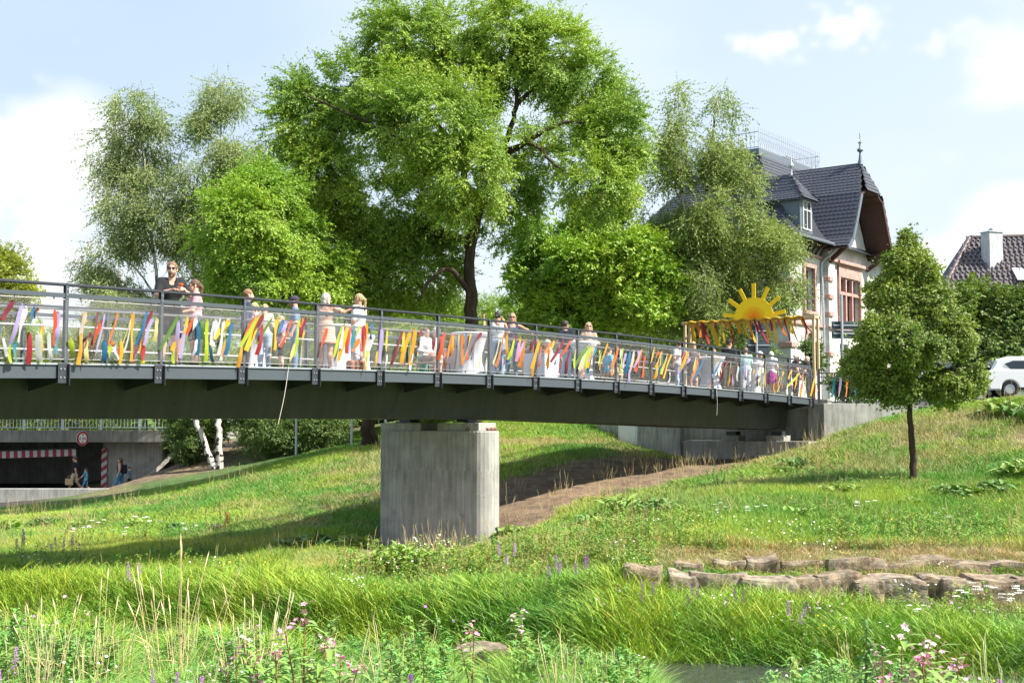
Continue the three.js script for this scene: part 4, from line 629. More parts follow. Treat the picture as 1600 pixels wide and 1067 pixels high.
  for (const [x, w] of [[5.735, 0.8], [6.65, 0.68], [7.565, 0.8]]) { windowPart(v, x, 6.12, bz - 0.26, w, 1.5, { blind: 0.75, mat: M.maroon }); windowPart(v, x, 7.38, bz - 0.26, w, 0.68, { blind: 0.5, mat: M.maroon }); }
  for (const x of [5.8, 7.5]) windowPart(v, x, 3.45, bz - 0.22, 1.0, 1.7, { mullion: 1 }); windowPart(v, 11.55, 6.85, -0.24, 1.1, 2.2, { cross: 1, mullion: 1, stone: 1 });
  { const wn = windowPart(v, gx, 10.75, bz + 0.0, 0.8, 1.4, { blind: 0.9, mat: M.maroon }); const s = 0.2; mesh('surround', metreUV(merge([rbox(s, 1.4, 0.14, -0.5, 0, 0.0, 0.015), rbox(s, 1.4, 0.14, 0.5, 0, 0, 0.015), rbox(1.25, s, 0.15, 0, 0.8, 0, 0.015), rbox(1.3, 0.16, 0.2, 0, -0.78, 0.02, 0.015)])), M.sandstone, wn); }
  for (const [y, z] of [[6.85, -2.4], [6.85, -6.2], [3.2, -2.4], [3.2, -6.2]]) windowPart(v, -0.03, y, z, 1.1, 2.0, { turn: -Math.PI / 2, cross: 1, mullion: 1, stone: 1 });
  // main roof: bell-cast mansard with a flat walled deck on top
  const ov = 0.75, dk = 2.95; const prof = [[ov, eave - 0.15], [0.25, eave + 0.2], [-0.35, eave + 0.85], [-0.95, eave + 1.8], [-dk + 0.6, 12.9], [-dk, deckY]];
  const base = [], sl = [];
  const ring = (o) => [[-o, o], [LEN + o, o], [LEN + o, -DEP - o], [-o, -DEP - o]];
  for (let i = 0; i < prof.length - 1; i++) { const r0 = ring(prof[i][0]), r1 = ring(prof[i + 1][0]), y0 = prof[i][1], y1 = prof[i + 1][1]; for (let s = 0; s < 4; s++) { const a = r0[s], b = r0[(s + 1) % 4], c = r1[(s + 1) % 4], d = r1[s]; const q = [[a[0], y0, a[1]], [b[0], y0, b[1]], [c[0], y1, c[1]], [d[0], y1, d[1]]]; base.push(quadG(...q)); if (s === 0 || s === 3) slates(sl, ...q); } }
  base.push(box(LEN - 2 * -(-dk) + 0, 0.1, DEP - 2 * dk, LEN / 2, deckY - 0.05, -DEP / 2));
  // bay roof: steep gable with flared feet and a clipped tip
  const zf = bz + 1.35, zb = -DEP / 2; const gp = [[3.35, eave - 0.25], [2.75, eave + 0.25], [2.25, eave + 1.15], [1.5, eave + 2.7], [0, ridge]];
  for (const s of [-1, 1]) for (let i = 0; i < gp.length - 1; i++) { const f = i === gp.length - 2, z0 = zf - (i === 0 ? 0 : 0), t = f ? 0.62 : 1; const q = [[gx + s * gp[i][0], gp[i][1], zf], [gx + s * gp[i][0], gp[i][1], zb], [gx + s * gp[i + 1][0], gp[i + 1][1], zb], [gx + s * gp[i + 1][0], gp[i + 1][1], f ? zf - 0.55 : zf]]; base.push(quadG(...q)); if (s < 0) slates(sl, q[1], q[0], q[3], q[2]); else slates(sl, ...q); }
  const tipL = [gx - 0.95, 12.25, zf + 0.12], tipR = [gx + 0.95, 12.25, zf + 0.12], tipT = [gx, ridge, zf - 0.55]; base.push(soup([...tipL, ...tipR, ...tipT])); base.push(soup([...tipL, ...[gx - 0.85, 12.3, zf], ...tipT])); base.push(soup([...tipR, ...tipT, ...[gx + 0.85, 12.3, zf]])); slates(sl, tipL, tipR, tipT, tipT);
  // soffit boards under the gable overhang
  const roof = mesh('roof', merge(base), M.slateBase, v); inst('slate_tiles', slateGeo, M.slate, sl, null, roof);
  for (const s of [-1, 1]) for (let i = 0; i < gp.length - 2; i++) { const a = V(gx + s * (gp[i][0] - 0.06), gp[i][1] - 0.1, 0), b = V(gx + s * (gp[i + 1][0] - 0.06), gp[i + 1][1] - 0.1, 0); const m = a.clone().add(b).multiplyScalar(0.5), L = a.distanceTo(b), ang = Math.atan2(b.y - a.y, b.x - a.x); const g = box(L, 0.08, 1.36, m.x, m.y, bz + 0.67, 0, 0, ang); mesh('soffit_board', g, M.maroon, v); mesh('barge_board', box(L + 0.06, 0.22, 0.06, m.x, m.y - 0.02, zf + 0.02, 0, 0, ang), s < 0 ? M.zinc : M.maroon, v); }
  { const a = V(gx - 1.5, eave + 2.6, 0), b = V(gx - 0.85, 12.25, 0); for (const s of [-1, 1]) { const m = a.clone().add(b).multiplyScalar(0.5), mx = gx + s * (gx - m.x), L = a.distanceTo(b), ang = s < 0 ? Math.atan2(b.y - a.y, b.x - a.x) : Math.atan2(b.y - a.y, -(b.x - a.x)); mesh('soffit_board', box(L, 0.08, 1.36, mx, m.y - 0.06, bz + 0.67, 0, 0, ang), M.maroon, v); } mesh('soffit_board', box(1.9, 0.08, 1.4, gx, 12.22, bz + 0.67), M.maroon, v); }
  for (const s of [-1, 1]) mesh('gable_bracket', merge([bar(V(gx + s * 2.5, eave - 0.9, bz), V(gx + s * 2.75, eave + 0.0, zf - 0.1), 0.16, 0.2), bar(V(gx + s * 2.6, eave - 0.1, bz), V(gx + s * 2.7, eave - 0.1, zf - 0.05), 0.16, 0.2)]), M.maroon, v);
  // eave brackets and gutter
  for (let i = 0; i < 8; i++) { const x = 0.25 + i * 0.55; mesh('eave_bracket', tube([V(x, eave - 0.75, 0.05), V(x, eave - 0.45, 0.15), V(x, eave - 0.25, 0.4), V(x, eave - 0.2, 0.65)], 0.07, 5, 6), M.maroon, v); }
  for (let i = 0; i < 10; i++) { const z = -0.3 - i * 0.85; mesh('eave_bracket', tube([V(-0.05, eave - 0.75, z), V(-0.15, eave - 0.45, z), V(-0.4, eave - 0.25, z), V(-0.65, eave - 0.2, z)], 0.07, 5, 6), M.maroon, v); }
  mesh('gutter', merge([rbox(bx0 + ov, 0.16, 0.16, bx0 / 2 - ov / 2, eave - 0.12, ov + 0.07, 0.05), rbox(0.16, 0.16, DEP + ov, -ov - 0.07, eave - 0.12, -DEP / 2 + ov / 2, 0.05)]), M.zinc, v);
  mesh('downpipe', tube([V(bx0 - 0.1, eave - 0.18, ov + 0.1), V(bx0 - 0.15, eave - 0.55, 0.55), V(bx0 - 0.32, eave - 0.95, 0.12), V(bx0 - 0.32, 7, 0.1), V(bx0 - 0.32, 5, 0.13), V(bx0 - 0.32, GY, 0.1)], 0.075, 8, 30), M.galv, v);
  // dormers
  const dormer = (x, z, turn, label) => {
    const d = new THREE.Group(); d.name = 'dormer'; d.position.set(x, eave + 0.2, z); d.rotation.y = turn; v.add(d);
    mesh('cheek', merge([box(1.5, 1.75, 0.1, 0, 0.85, -0.02), box(0.1, 1.75, 2.0, -0.7, 0.85, -1.05), box(0.1, 1.75, 2.0, 0.7, 0.85, -1.05)]), M.zinc, d);
    windowPart(d, 0, 0.95, 0.06, 0.95, 1.45, { cross: 1, mullion: 1 });
    const ds = [], b = []; const e = 0.98, E = [[-e, 1.72, 0.35], [e, 1.72, 0.35], [e, 1.72, -2.2], [-e, 1.72, -2.2]], Mi = [[-0.62, 2.1, 0.02], [0.62, 2.1, 0.02], [0.62, 2.1, -2.2], [-0.62, 2.1, -2.2]], ap = [0, 3.1, -0.75], bk = [0, 3.1, -2.2];
    for (const q of [[E[0], E[1], Mi[1], Mi[0]], [E[3], E[0], Mi[0], Mi[3]], [E[1], E[2], Mi[2], Mi[1]]]) { b.push(quadG(...q)); slates(ds, ...q, 0.2, 0.2); } b.push(quadG(Mi[0], Mi[1], ap, ap), quadG(Mi[3], Mi[0], ap, bk), quadG(Mi[1], Mi[2], bk, ap)); slates(ds, Mi[0], Mi[1], ap, ap, 0.2, 0.2); slates(ds, Mi[3], Mi[0], ap, bk, 0.2, 0.2); b.push(box(1.9, 0.05, 2.4, 0, 1.69, -0.95));
    const ro = mesh('dormer_roof', merge([...b]), M.zinc, d); ds.forEach(m => m.premultiply(new THREE.Matrix4())); const sm2 = mergeGeometries(ds.map(m => { const g = slateGeo.clone(); g.applyMatrix4(m); return g; })); const sg = mesh('dormer_slates', sm2, M.slate, d); sg.userData.kind = 'stuff';
    mesh('finial', new THREE.LatheGeometry([[0.09, 0], [0.06, 0.25], [0.05, 0.45], [0.13, 0.5], [0.13, 0.62], [0.04, 0.72], [0.025, 1.0], [0, 1.05]].map(p => new THREE.Vector2(...p)), 10).translate(0, 3.0, -0.75), M.galv, d);
  };
  dormer(1.65, 0.15, 0); dormer(-0.15, -3.4, -Math.PI / 2);
  // roof light
  { const g = new THREE.Group(); g.name = 'roof_window'; g.position.set(3.3, 12.15, -1.55); g.rotation.set(-0.62, 0, 0); v.add(g); mesh('frame', merge([rbox(1.2, 0.08, 0.1, 0, 0.5, 0.1, 0.01), rbox(1.2, 0.08, 0.1, 0, -0.5, 0.1, 0.01), rbox(0.08, 1.0, 0.1, -0.56, 0, 0.1, 0.01), rbox(0.08, 1.0, 0.1, 0.56, 0, 0.1, 0.01)]), M.timber, g); mesh('sash', box(1.1, 1.0, 0.03, 0, 0.1, 0.36, 0, 0.35), M.paneDark, g); }
  // fence of the roof deck with upright palings
  const rd = [[-0.1 + dk, -dk], [LEN - dk, -dk], [LEN - dk, -DEP + dk], [dk, -DEP + dk]]; const fy = deckY + 0.32;
  mesh('parapet', merge([rbox(LEN - 2 * dk + 0.3, 0.4, 0.12, LEN / 2, deckY + 0.1, -dk - 0.02, 0.02), rbox(0.12, 0.4, DEP - 2 * dk, dk - 0.05, deckY + 0.1, -DEP / 2, 0.02)]), M.zinc, v);
  for (let s = 0; s < 4; s++) { const a = V(rd[s][0], fy, rd[s][1]), b = V(rd[(s + 1) % 4][0], fy, rd[(s + 1) % 4][1]), n = Math.round(a.distanceTo(b) / 0.24); for (const h of [0.05, 0.85]) mesh('deck_rail', bar(a.clone().add(V(0, h, 0)), b.clone().add(V(0, h, 0)), 0.035, 0.04), M.galv, v); for (let i = 0; i < n; i++) { const p = a.clone().lerp(b, i / n); mesh('paling', rod(p, p.clone().add(V(0, 1.1, 0)), 0.016, 5, 0.011), M.galv, v); } const wav = []; for (let i = 0; i < n * 4; i++) { const t0 = i / n / 4, t1 = (i + 1) / n / 4; wav.push(rod(a.clone().lerp(b, t0).add(V(0, 0.45 + 0.18 * Math.sin(i * Math.PI / 2), 0)), a.clone().lerp(b, t1).add(V(0, 0.45 + 0.18 * Math.sin((i + 1) * Math.PI / 2), 0)), 0.01, 4)); } mesh('scrollwork', merge(wav), M.galv, v); }
  mesh('finial', new THREE.LatheGeometry([[0.2, -0.1], [0.11, 0.35], [0.07, 0.75], [0.06, 0.9], [0.2, 1.02], [0.2, 1.14], [0.06, 1.28], [0.045, 1.6], [0.12, 1.65], [0.12, 1.72], [0.035, 1.8], [0.02, 2.45], [0, 2.5]].map(p => new THREE.Vector2(p[0] * 0.8, p[1] * 0.66)), 12).translate(gx, ridge, zf - 0.6), M.zinc, v);
  mesh('vane', merge([tube([V(gx, ridge + 0.98, zf - 0.6), V(gx + 0.2, ridge + 1.1, zf - 0.6), V(gx + 0.1, ridge + 1.25, zf - 0.6)], 0.025, 5, 8), tube([V(gx, ridge + 0.98, zf - 0.6), V(gx - 0.2, ridge + 1.1, zf - 0.6), V(gx - 0.1, ridge + 1.25, zf - 0.6)], 0.025, 5, 8)]), M.galv, v);
  // garden chair and table on the roof deck
  const ch = thing('roof_chair', 'grey chair standing on the villa roof deck', 'chair', vo.clone().add(V(0.6 * 5.9 - 0.8 * 3.9, deckY, -(0.8 * 5.9 + 0.6 * 3.9) * 1 + 0)), VA);
  ch.position.copy(V(6.0, deckY, -4.0).applyAxisAngle(UPV, VA).add(vo));
  mesh('seat', rbox(0.5, 0.06, 0.5, 0, 0.45, 0, 0.01), M.galv, ch); mesh('backrest', rbox(0.5, 0.8, 0.05, 0, 0.9, -0.24, 0.01), M.galv, ch); for (const [x, z] of [[-0.22, -0.22], [0.22, -0.22], [-0.22, 0.22], [0.22, 0.22]]) mesh('leg', rod(V(x, 0, z), V(x, 0.45, z), 0.018), M.galv, ch);
  const tb = thing('roof_table', 'grey table standing on the villa roof deck', 'table'); tb.position.copy(V(8.2, deckY, -3.9).applyAxisAngle(UPV, VA).add(vo)); tb.rotation.y = VA; mesh('tabletop', rbox(1.3, 0.05, 0.8, 0, 0.74, 0, 0.01), M.galv, tb); for (const [x, z] of [[-0.55, -0.3], [0.55, -0.3], [-0.55, 0.3], [0.55, 0.3]]) mesh('leg', rod(V(x, 0, z), V(x, 0.72, z), 0.02), M.galv, tb);
}
// ---------- second house on the right ----------
{
  const D = 78, k = D / FOC, h = thing('house', 'house with brown pantiled hip roof and pale chimney at the right edge', 'house');
  const e = V(0.985, 0, 0.17), n = V(-0.17, 0, 0.985);            // ridge runs almost across the view
  const R0 = at(1516, 371, D), eaveY = at(1520, 560, D - 5).y, L = 15, W = 6.2; const pt = (a, y, b) => { const p = R0.clone().addScaledVector(e, a).addScaledVector(n, b); return [p.x, y, p.z]; };
  const rY = R0.y; const A = pt(-4.6, eaveY, W), B = pt(L, eaveY, W), Cc = pt(L, rY, 0), Dd = pt(0, rY, 0), E = pt(-4.6, eaveY, -W), F = pt(L, eaveY, -W);
  const base = mesh('roof', merge([quadG(A, B, Cc, Dd), quadG(E, A, Dd, Dd), quadG(F, E, Dd, Cc)]), std([0.10, 0.075, 0.075], 0.7), h);
  const tl = []; slates(tl, A, B, Cc, Dd, 0.36, 0.3); slates(tl, E, A, Dd, Dd, 0.36, 0.3);
  const tileGeo = (() => { const rows = []; for (let j = 0; j < 2; j++) { const r = []; for (let i = 0; i <= 6; i++) { const t = i / 6; r.push(V(t - 0.5, j ? 0.95 : -0.08, 0.015 + 0.055 * Math.sin(t * 6.283) + (j ? 0 : 0.03))); } rows.push(r); } return strip(rows); })();
  inst('pantiles', tileGeo, std([0.10, 0.088, 0.095], 0.36), tl, null, base);
  mesh('ridge_cap', merge([rod(V(...Dd), V(...Cc), 0.13, 8), rod(V(...A), V(...Dd), 0.13, 8), rod(V(...E), V(...Dd), 0.13, 8)]), std([0.12, 0.085, 0.085], 0.5), h);
  const ch = mesh('chimney', rbox(1.0, 2.6, 0.75, 0, 0, 0, 0.02), std([0.55, 0.57, 0.60], 0.7, { map: T.rough }), h); ch.position.copy(at(1551, 391, D - 1.4)); ch.position.y -= 0.25; ch.rotation.y = 0.35;
  const cb = mesh('chimney_cap', rbox(1.1, 0.07, 0.85, 0, 1.33, 0, 0.01), M.galv, ch); mesh('cowl', new THREE.SphereGeometry(0.17, 10, 8).translate(0, 1.43, 0), M.zinc, ch);
  const g0 = 0.7; const wallG = []; const Wp = (a, b) => V(...pt(a, 0, b)); for (const [a0, b0, a1, b1] of [[-4.2, W - 0.5, L - 0.3, W - 0.5], [-4.2, -W + 0.5, -4.2, W - 0.5], [-4.2, -W + 0.5, L - 0.3, -W + 0.5], [L - 0.3, -W + 0.5, L - 0.3, W - 0.5]]) { const p = Wp(a0, b0), q = Wp(a1, b1); p.y = q.y = (g0 + eaveY + 0.1) / 2; wallG.push(bar(p, q, 0.3, eaveY + 0.1 - g0)); } mesh('wall', metreUV(merge(wallG)), M.plaster, h);
  const sk = mesh('roof_window', merge([rbox(0.9, 0.08, 1.2, 0, 0, 0, 0.01)]), M.galv, h); sk.position.copy(at(1598, 431, D - 2.6)); sk.position.y += 0.1; sk.rotation.set(0.75, 0, 0);
  for (const a of [0.5, 3.2, 6, 9]) { const w = windowPart(h, 0, 0, 0, 1.0, 1.3, { mullion: 1 }); w.position.set(...pt(a, 2.6, W - 0.33)); w.rotation.y = -0.17; }
}
// ---------- underpass on the left ----------
{
  const D = 64, u = thing('underpass_bridge', 'low concrete road bridge over the dark underpass on the left', 'bridge');
  const dk = (px, py, d = D) => at(px, py, d);
  const yTop = dk(100, 672).y, yBot = dk(100, 691).y, X0 = -34, X1 = dk(278, 680).x;
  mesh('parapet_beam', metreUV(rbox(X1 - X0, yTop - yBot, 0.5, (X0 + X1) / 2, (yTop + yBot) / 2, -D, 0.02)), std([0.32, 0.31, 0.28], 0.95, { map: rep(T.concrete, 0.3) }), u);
  mesh('deck', metreUV(box(X1 - X0 - 0.2, 0.4, 14, (X0 + X1) / 2, yTop - 0.32, -D - 7.3)), M.concreteDark, u);
  const wx = dk(147, 700).x, wy0 = -3.6; mesh('abutment_wall', metreUV(rbox(3.0, yBot - wy0 - 0.02, 0.5, wx + 1.5, (yBot + wy0) / 2, -D - 1.6, 0.02)), M.concreteDark, u);
  mesh('side_wall', metreUV(box(0.5, yBot - wy0 - 0.02, 11, wx + 0.27, (yBot + wy0) / 2, -D - 7.4)), M.concreteDark, u);
  mesh('side_wall', metreUV(box(0.5, yBot - wy0 - 0.02, 12, X0 + 0.5, (yBot + wy0) / 2, -D - 7)), M.concreteDark, u);
  mesh('back_wall', metreUV(box(X1 - X0, yBot - wy0 - 0.02, 0.4, (X0 + X1) / 2, (yBot + wy0) / 2, -D - 13.5)), M.concreteDark, u);
  // sloped wing at the embankment
  const a = dk(150, 762), b = dk(222, 700); mesh('slope_kerb', bar(V(wx + 1.7, -3.25, -D - 0.4), V(X1 - 0.1, yBot - 0.15, -D - 1.5), 0.5, 0.2), M.concreteDark, u);
  // red and white height guard
  const hb0 = dk(-40, 712, D + 0.7), hb1 = dk(118, 707, D + 0.7), nb = 13; const red = std([0.30, 0.02, 0.03], 0.6), wht = std([0.5, 0.49, 0.47], 0.6);
  const hg = thing('height_guard', 'red and white striped height beam hung in front of the underpass', 'barrier'); for (let i = 0; i < nb * 2; i++) { const p = hb0.clone().lerp(hb1, i / nb / 2), q = hb0.clone().lerp(hb1, (i + 1) / nb / 2); mesh('stripe', bar(p, q, 0.06, 0.34), i % 2 ? wht : red, hg); } mesh('rail', bar(hb0.clone().add(V(0, 0.19, -0.02)), hb1.clone().add(V(0, 0.19, -0.02)), 0.1, 0.05), M.steelDark, hg); for (const t of [0.2, 0.8]) { const p = hb0.clone().lerp(hb1, t); p.z -= 0.02; mesh('hanger', rod(p.clone().add(V(0, 0.2, 0)), V(p.x, yTop - 0.5, p.z - 0.1), 0.025), M.steelDark, hg); }
  const sb = thing('striped_post', 'red and white diagonally striped marker board on the underpass corner', 'marker', V(wx + 0.1, -3.3, -D - 1.25)); const bh = 2.2; mesh('board', rbox(0.28, bh, 0.05, 0, bh / 2, 0, 0.005), wht, sb); for (let i = 0; i < 5; i++) { const y = 0.15 + i * 0.43; const s = new THREE.Shape([[-0.14, y], [0.14, y + 0.2], [0.14, y + 0.41], [-0.14, y + 0.21]].map(p => new THREE.Vector2(...p))); const g = new THREE.ExtrudeGeometry(s, { depth: 0.004, bevelEnabled: false }); g.translate(0, 0, 0.026); mesh('stripe', g, red, sb); }
  // round height-limit sign on the beam
  const sg = thing('height_sign', 'round red-rimmed white height limit sign on the road bridge beam', 'sign', dk(128, 685, D - 0.72)); const disc = (r, z, th, m, nme) => { const g = new THREE.CylinderGeometry(r, r, th, 28); g.rotateX(Math.PI / 2); g.translate(0, 0, z); mesh(nme, g, m, sg); }; disc(0.36, 0, 0.02, std([0.5, 0.5, 0.5], 0.5), 'backing'); disc(0.345, 0.012, 0.01, std([0.45, 0.015, 0.02], 0.5), 'rim'); disc(0.25, 0.02, 0.01, std([0.7, 0.7, 0.7], 0.5), 'face'); sg.rotation.y = 1.0;
  const cv = document.createElement('canvas'); cv.width = cv.height = 128; const cx = cv.getContext('2d'); cx.fillStyle = '#e8e8e8'; cx.fillRect(0, 0, 128, 128); cx.fillStyle = '#111'; cx.font = 'bold 52px sans-serif'; cx.textAlign = 'center'; cx.fillText('2,3m', 64, 84); cx.beginPath(); cx.moveTo(44, 8); cx.lineTo(84, 8); cx.lineTo(64, 30); cx.fill(); cx.beginPath(); cx.moveTo(44, 120); cx.lineTo(84, 120); cx.lineTo(64, 98); cx.fill(); const ct = new THREE.CanvasTexture(cv); ct.colorSpace = THREE.SRGBColorSpace;
  const fg = new THREE.CircleGeometry(0.235, 28); fg.translate(0, 0, 0.0265); mesh('lettering', fg, std([1, 1, 1], 0.5, { map: ct }), sg);
  // railing of the road bridge
  const r = thing('road_railing', 'pale metal bar railing along the road bridge over the underpass', 'railing'); const zr = -D + 0.05, n = 9; for (let i = 0; i <= n; i++) { const x = lerp(X0, X1, i / n); mesh('post', rbox(0.1, 1.1, 0.1, x, yTop + 0.55, zr, 0.01), M.galv, r); } mesh('rail', rbox(X1 - X0, 0.06, 0.08, (X0 + X1) / 2, yTop + 1.08, zr, 0.01), M.galv, r); mesh('rail', rbox(X1 - X0, 0.04, 0.05, (X0 + X1) / 2, yTop + 0.12, zr, 0.01), M.galv, r); for (let i = 0; i < 100; i++) { const x = lerp(X0 + 0.1, X1 - 0.1, i / 99); mesh('baluster', box(0.025, 0.94, 0.025, x, yTop + 0.59, zr), M.galv, r); }
  // parapet wall in front of the walkway
  const w0 = dk(-60, 763, 58), w1 = dk(195, 762, 58); const wp = mesh('parapet_wall', metreUV(rbox(w1.x - w0.x, 1.8, 0.35, (w0.x + w1.x) / 2, w0.y - 0.9, -58, 0.03)), M.concrete); tag(wp, 'low concrete parapet wall in front of the underpass walkway', 'wall');
  const pw = mesh('path', metreUV(box(22, 0.12, 5.0, -25, -3.27, -62.0)), M.asphalt); tag(pw, 'paved walkway behind the low parapet wall', 'path', null, 'structure');
}
// lamp posts behind the crest
for (const [px, py, d, lab] of [[462, 722, 52.5, 'thin grey pole on the slope right of the dark bush'], [549, 700, 52.5, 'thin grey pole just left of the leaning tree trunk'], [602, 690, 49, 'thin grey pole directly beside the pier']]) { const p = at(px, py, d); p.y = groundY(p.x, d) - 0.1; const t = thing('pole', lab, 'pole', p, 0, 'thin poles under the bridge'); mesh('shaft', new THREE.CylinderGeometry(0.045, 0.05, 3.1, 10).translate(0, 1.55, 0), M.galv, t); mesh('cap', new THREE.SphereGeometry(0.05, 8, 6).translate(0, 3.1, 0), M.galv, t); mesh('footing', new THREE.CylinderGeometry(0.12, 0.14, 0.2, 10).translate(0, 0.05, 0), M.concrete, t); }
// road signs seen from behind
for (const [px, d, top, x0, x1, y0, y1, lab] of [[1316, 50, 460, 1299, 1346, 502, 529, 'dark back of a direction sign on a grey pole before the villa bay'], [1182, 54, 480, 1166, 1206, 506, 552, 'dark back of a sign board on a pole behind the sun decoration']]) {
  const p = at(px, 600, d); p.y = groundY(p.x, d) - 0.1; const tp = at(px, top, d).y - p.y, t = thing('road_sign', lab, 'sign', p, 0.15, 'sign backs by the road'); mesh('pole', new THREE.CylinderGeometry(0.055, 0.055, tp, 10).translate(0, tp / 2, 0.1), M.galv, t);
  const a = at(x0, y0, d), b = at(x1, y1, d), w = b.x - a.x, hh = (a.y - b.y) / 2 - 0.02, xc = (a.x + b.x) / 2 - p.x; for (const i of [0, 1]) mesh('panel', rbox(w, hh, 0.04, xc, a.y - p.y - hh / 2 - i * (hh + 0.04), 0, 0.01), std([0.025, 0.045, 0.06], 0.5), t); mesh('clamp', merge([box(w * 0.9, 0.04, 0.03, xc, a.y - p.y - hh * 0.5, 0.04), box(w * 0.9, 0.04, 0.03, xc, a.y - p.y - hh * 1.5, 0.04)]), M.galv, t);
}
// ---------- road, cars ----------
{ const rows = []; for (let i = 0; i <= 20; i++) { const x = lerp(9, 60, i / 20); rows.push([47.5, 50, 53, 56, 58.5].map(d => V(x, Math.max(groundY(x, d), 0.6) + 0.05, -d))); } tag(mesh('road', metreUV(strip(rows)), M.asphalt), 'road in front of the houses at the town end', 'road', null, 'structure'); }
function car(label, pos, turn) {
  const c = thing('car', label, 'car', pos, turn, 'white cars by the road'), W = 1.78, paint = phys([0.78, 0.79, 0.80], 0.25, { clearcoat: 1, clearcoatRoughness: 0.05 });
  const sh = (pts, w, bev) => { const g = prism(pts, w - 2 * bev, bev); g.translate(0, 0, -(w - 2 * bev) / 2); return g; };
  const arch = (x, r) => { const o = []; for (let i = 0; i <= 10; i++) { const a = Math.PI * (1 - i / 10); o.push([x + Math.cos(a) * r, 0.34 + Math.sin(a) * r]); } return o; };
  const body = [[-2.02, 0.34], ...arch(-1.3, 0.37), ...arch(1.32, 0.37), [2.0, 0.34], [2.06, 0.6], [1.98, 0.8], [1.75, 0.9], [1.1, 0.98], [0.6, 1.0], [-1.75, 1.02], [-2.02, 0.98], [-2.1, 0.65]];
  mesh('body', sh(body, W, 0.06), paint, c);
  const cab = [[-1.95, 0.98], [1.0, 0.97], [0.25, 1.42], [-0.2, 1.5], [-1.3, 1.5], [-1.72, 1.4]]; mesh('cabin', sh(cab, W - 0.2, 0.08), paint, c);
  const g1 = [[-1.2, 1.04], [-0.1, 1.03], [-0.1, 1.4], [-1.15, 1.41], [-1.45, 1.3]], g2 = [[-0.02, 1.03], [0.82, 1.02], [0.22, 1.37], [-0.02, 1.4]], win = phys([0.02, 0.035, 0.05], 0.04, {});
  for (const s of [-1, 1]) for (const g of [g1, g2]) { const q = prism(g, 0.02, 0.006); q.translate(0, 0, s > 0 ? W / 2 - 0.103 : -W / 2 + 0.083); mesh('side_window', q, win, c); }
  mesh('windscreen', bar(V(0.99, 1.03, 0), V(0.32, 1.42, 0), W - 0.45, 0.02, V(0, 1, 0)), win, c); mesh('rear_window', bar(V(-1.99, 1.06, 0), V(-1.76, 1.38, 0), W - 0.45, 0.03), win, c);
  for (const x of [-1.3, 1.32]) for (const s of [-1, 1]) { const wh = new THREE.Group(); wh.name = 'wheel'; wh.position.set(x, 0.33, s * (W / 2 - 0.1)); c.add(wh); const t = new THREE.TorusGeometry(0.245, 0.088, 10, 24); mesh('tyre', t, M.rubber, wh); const rim = new THREE.CylinderGeometry(0.2, 0.2, 0.12, 20); rim.rotateX(Math.PI / 2); mesh('rim', rim, M.galv, wh); }
  for (const s of [-1, 1]) { mesh('headlight', rbox(0.22, 0.13, 0.3, 1.93, 0.72, s * 0.66, 0.04), phys([0.7, 0.72, 0.75], 0.1), c); mesh('tail_light', rbox(0.12, 0.22, 0.26, -2.07, 0.85, s * 0.7, 0.03), std([0.35, 0.01, 0.01], 0.3), c); const mi = mesh('mirror', new THREE.SphereGeometry(0.11, 12, 8).scale(0.8, 0.7, 1.1).translate(0.72, 1.08, s * (W / 2 + 0.1)), paint, c); mesh('mirror_arm', rbox(0.08, 0.05, 0.14, 0.74, 1.03, s * (W / 2 - 0.0), 0.01), M.rubber, mi); mesh('door_handle', rbox(0.18, 0.03, 0.03, -0.25, 0.93, s * (W / 2 + 0.005), 0.008), paint, c); mesh('sill', rbox(2.0, 0.12, 0.05, 0, 0.33, s * (W / 2 - 0.02), 0.01), M.rubber, c); }
  return c;
}
{ const y = (x, d) => Math.max(groundY(x, d), 0.6) + 0.05; const a = at(1540, 600, 50).x + 2.1; car('white hatchback half in view at the right edge above the bank', V(a, y(a, 50), -50), -0.12); const b = at(1492, 600, 53).x; car('white car almost hidden behind the crown of the linden', V(b, y(b, 53) + 0.02, -53.5), Math.PI + 0.1); }

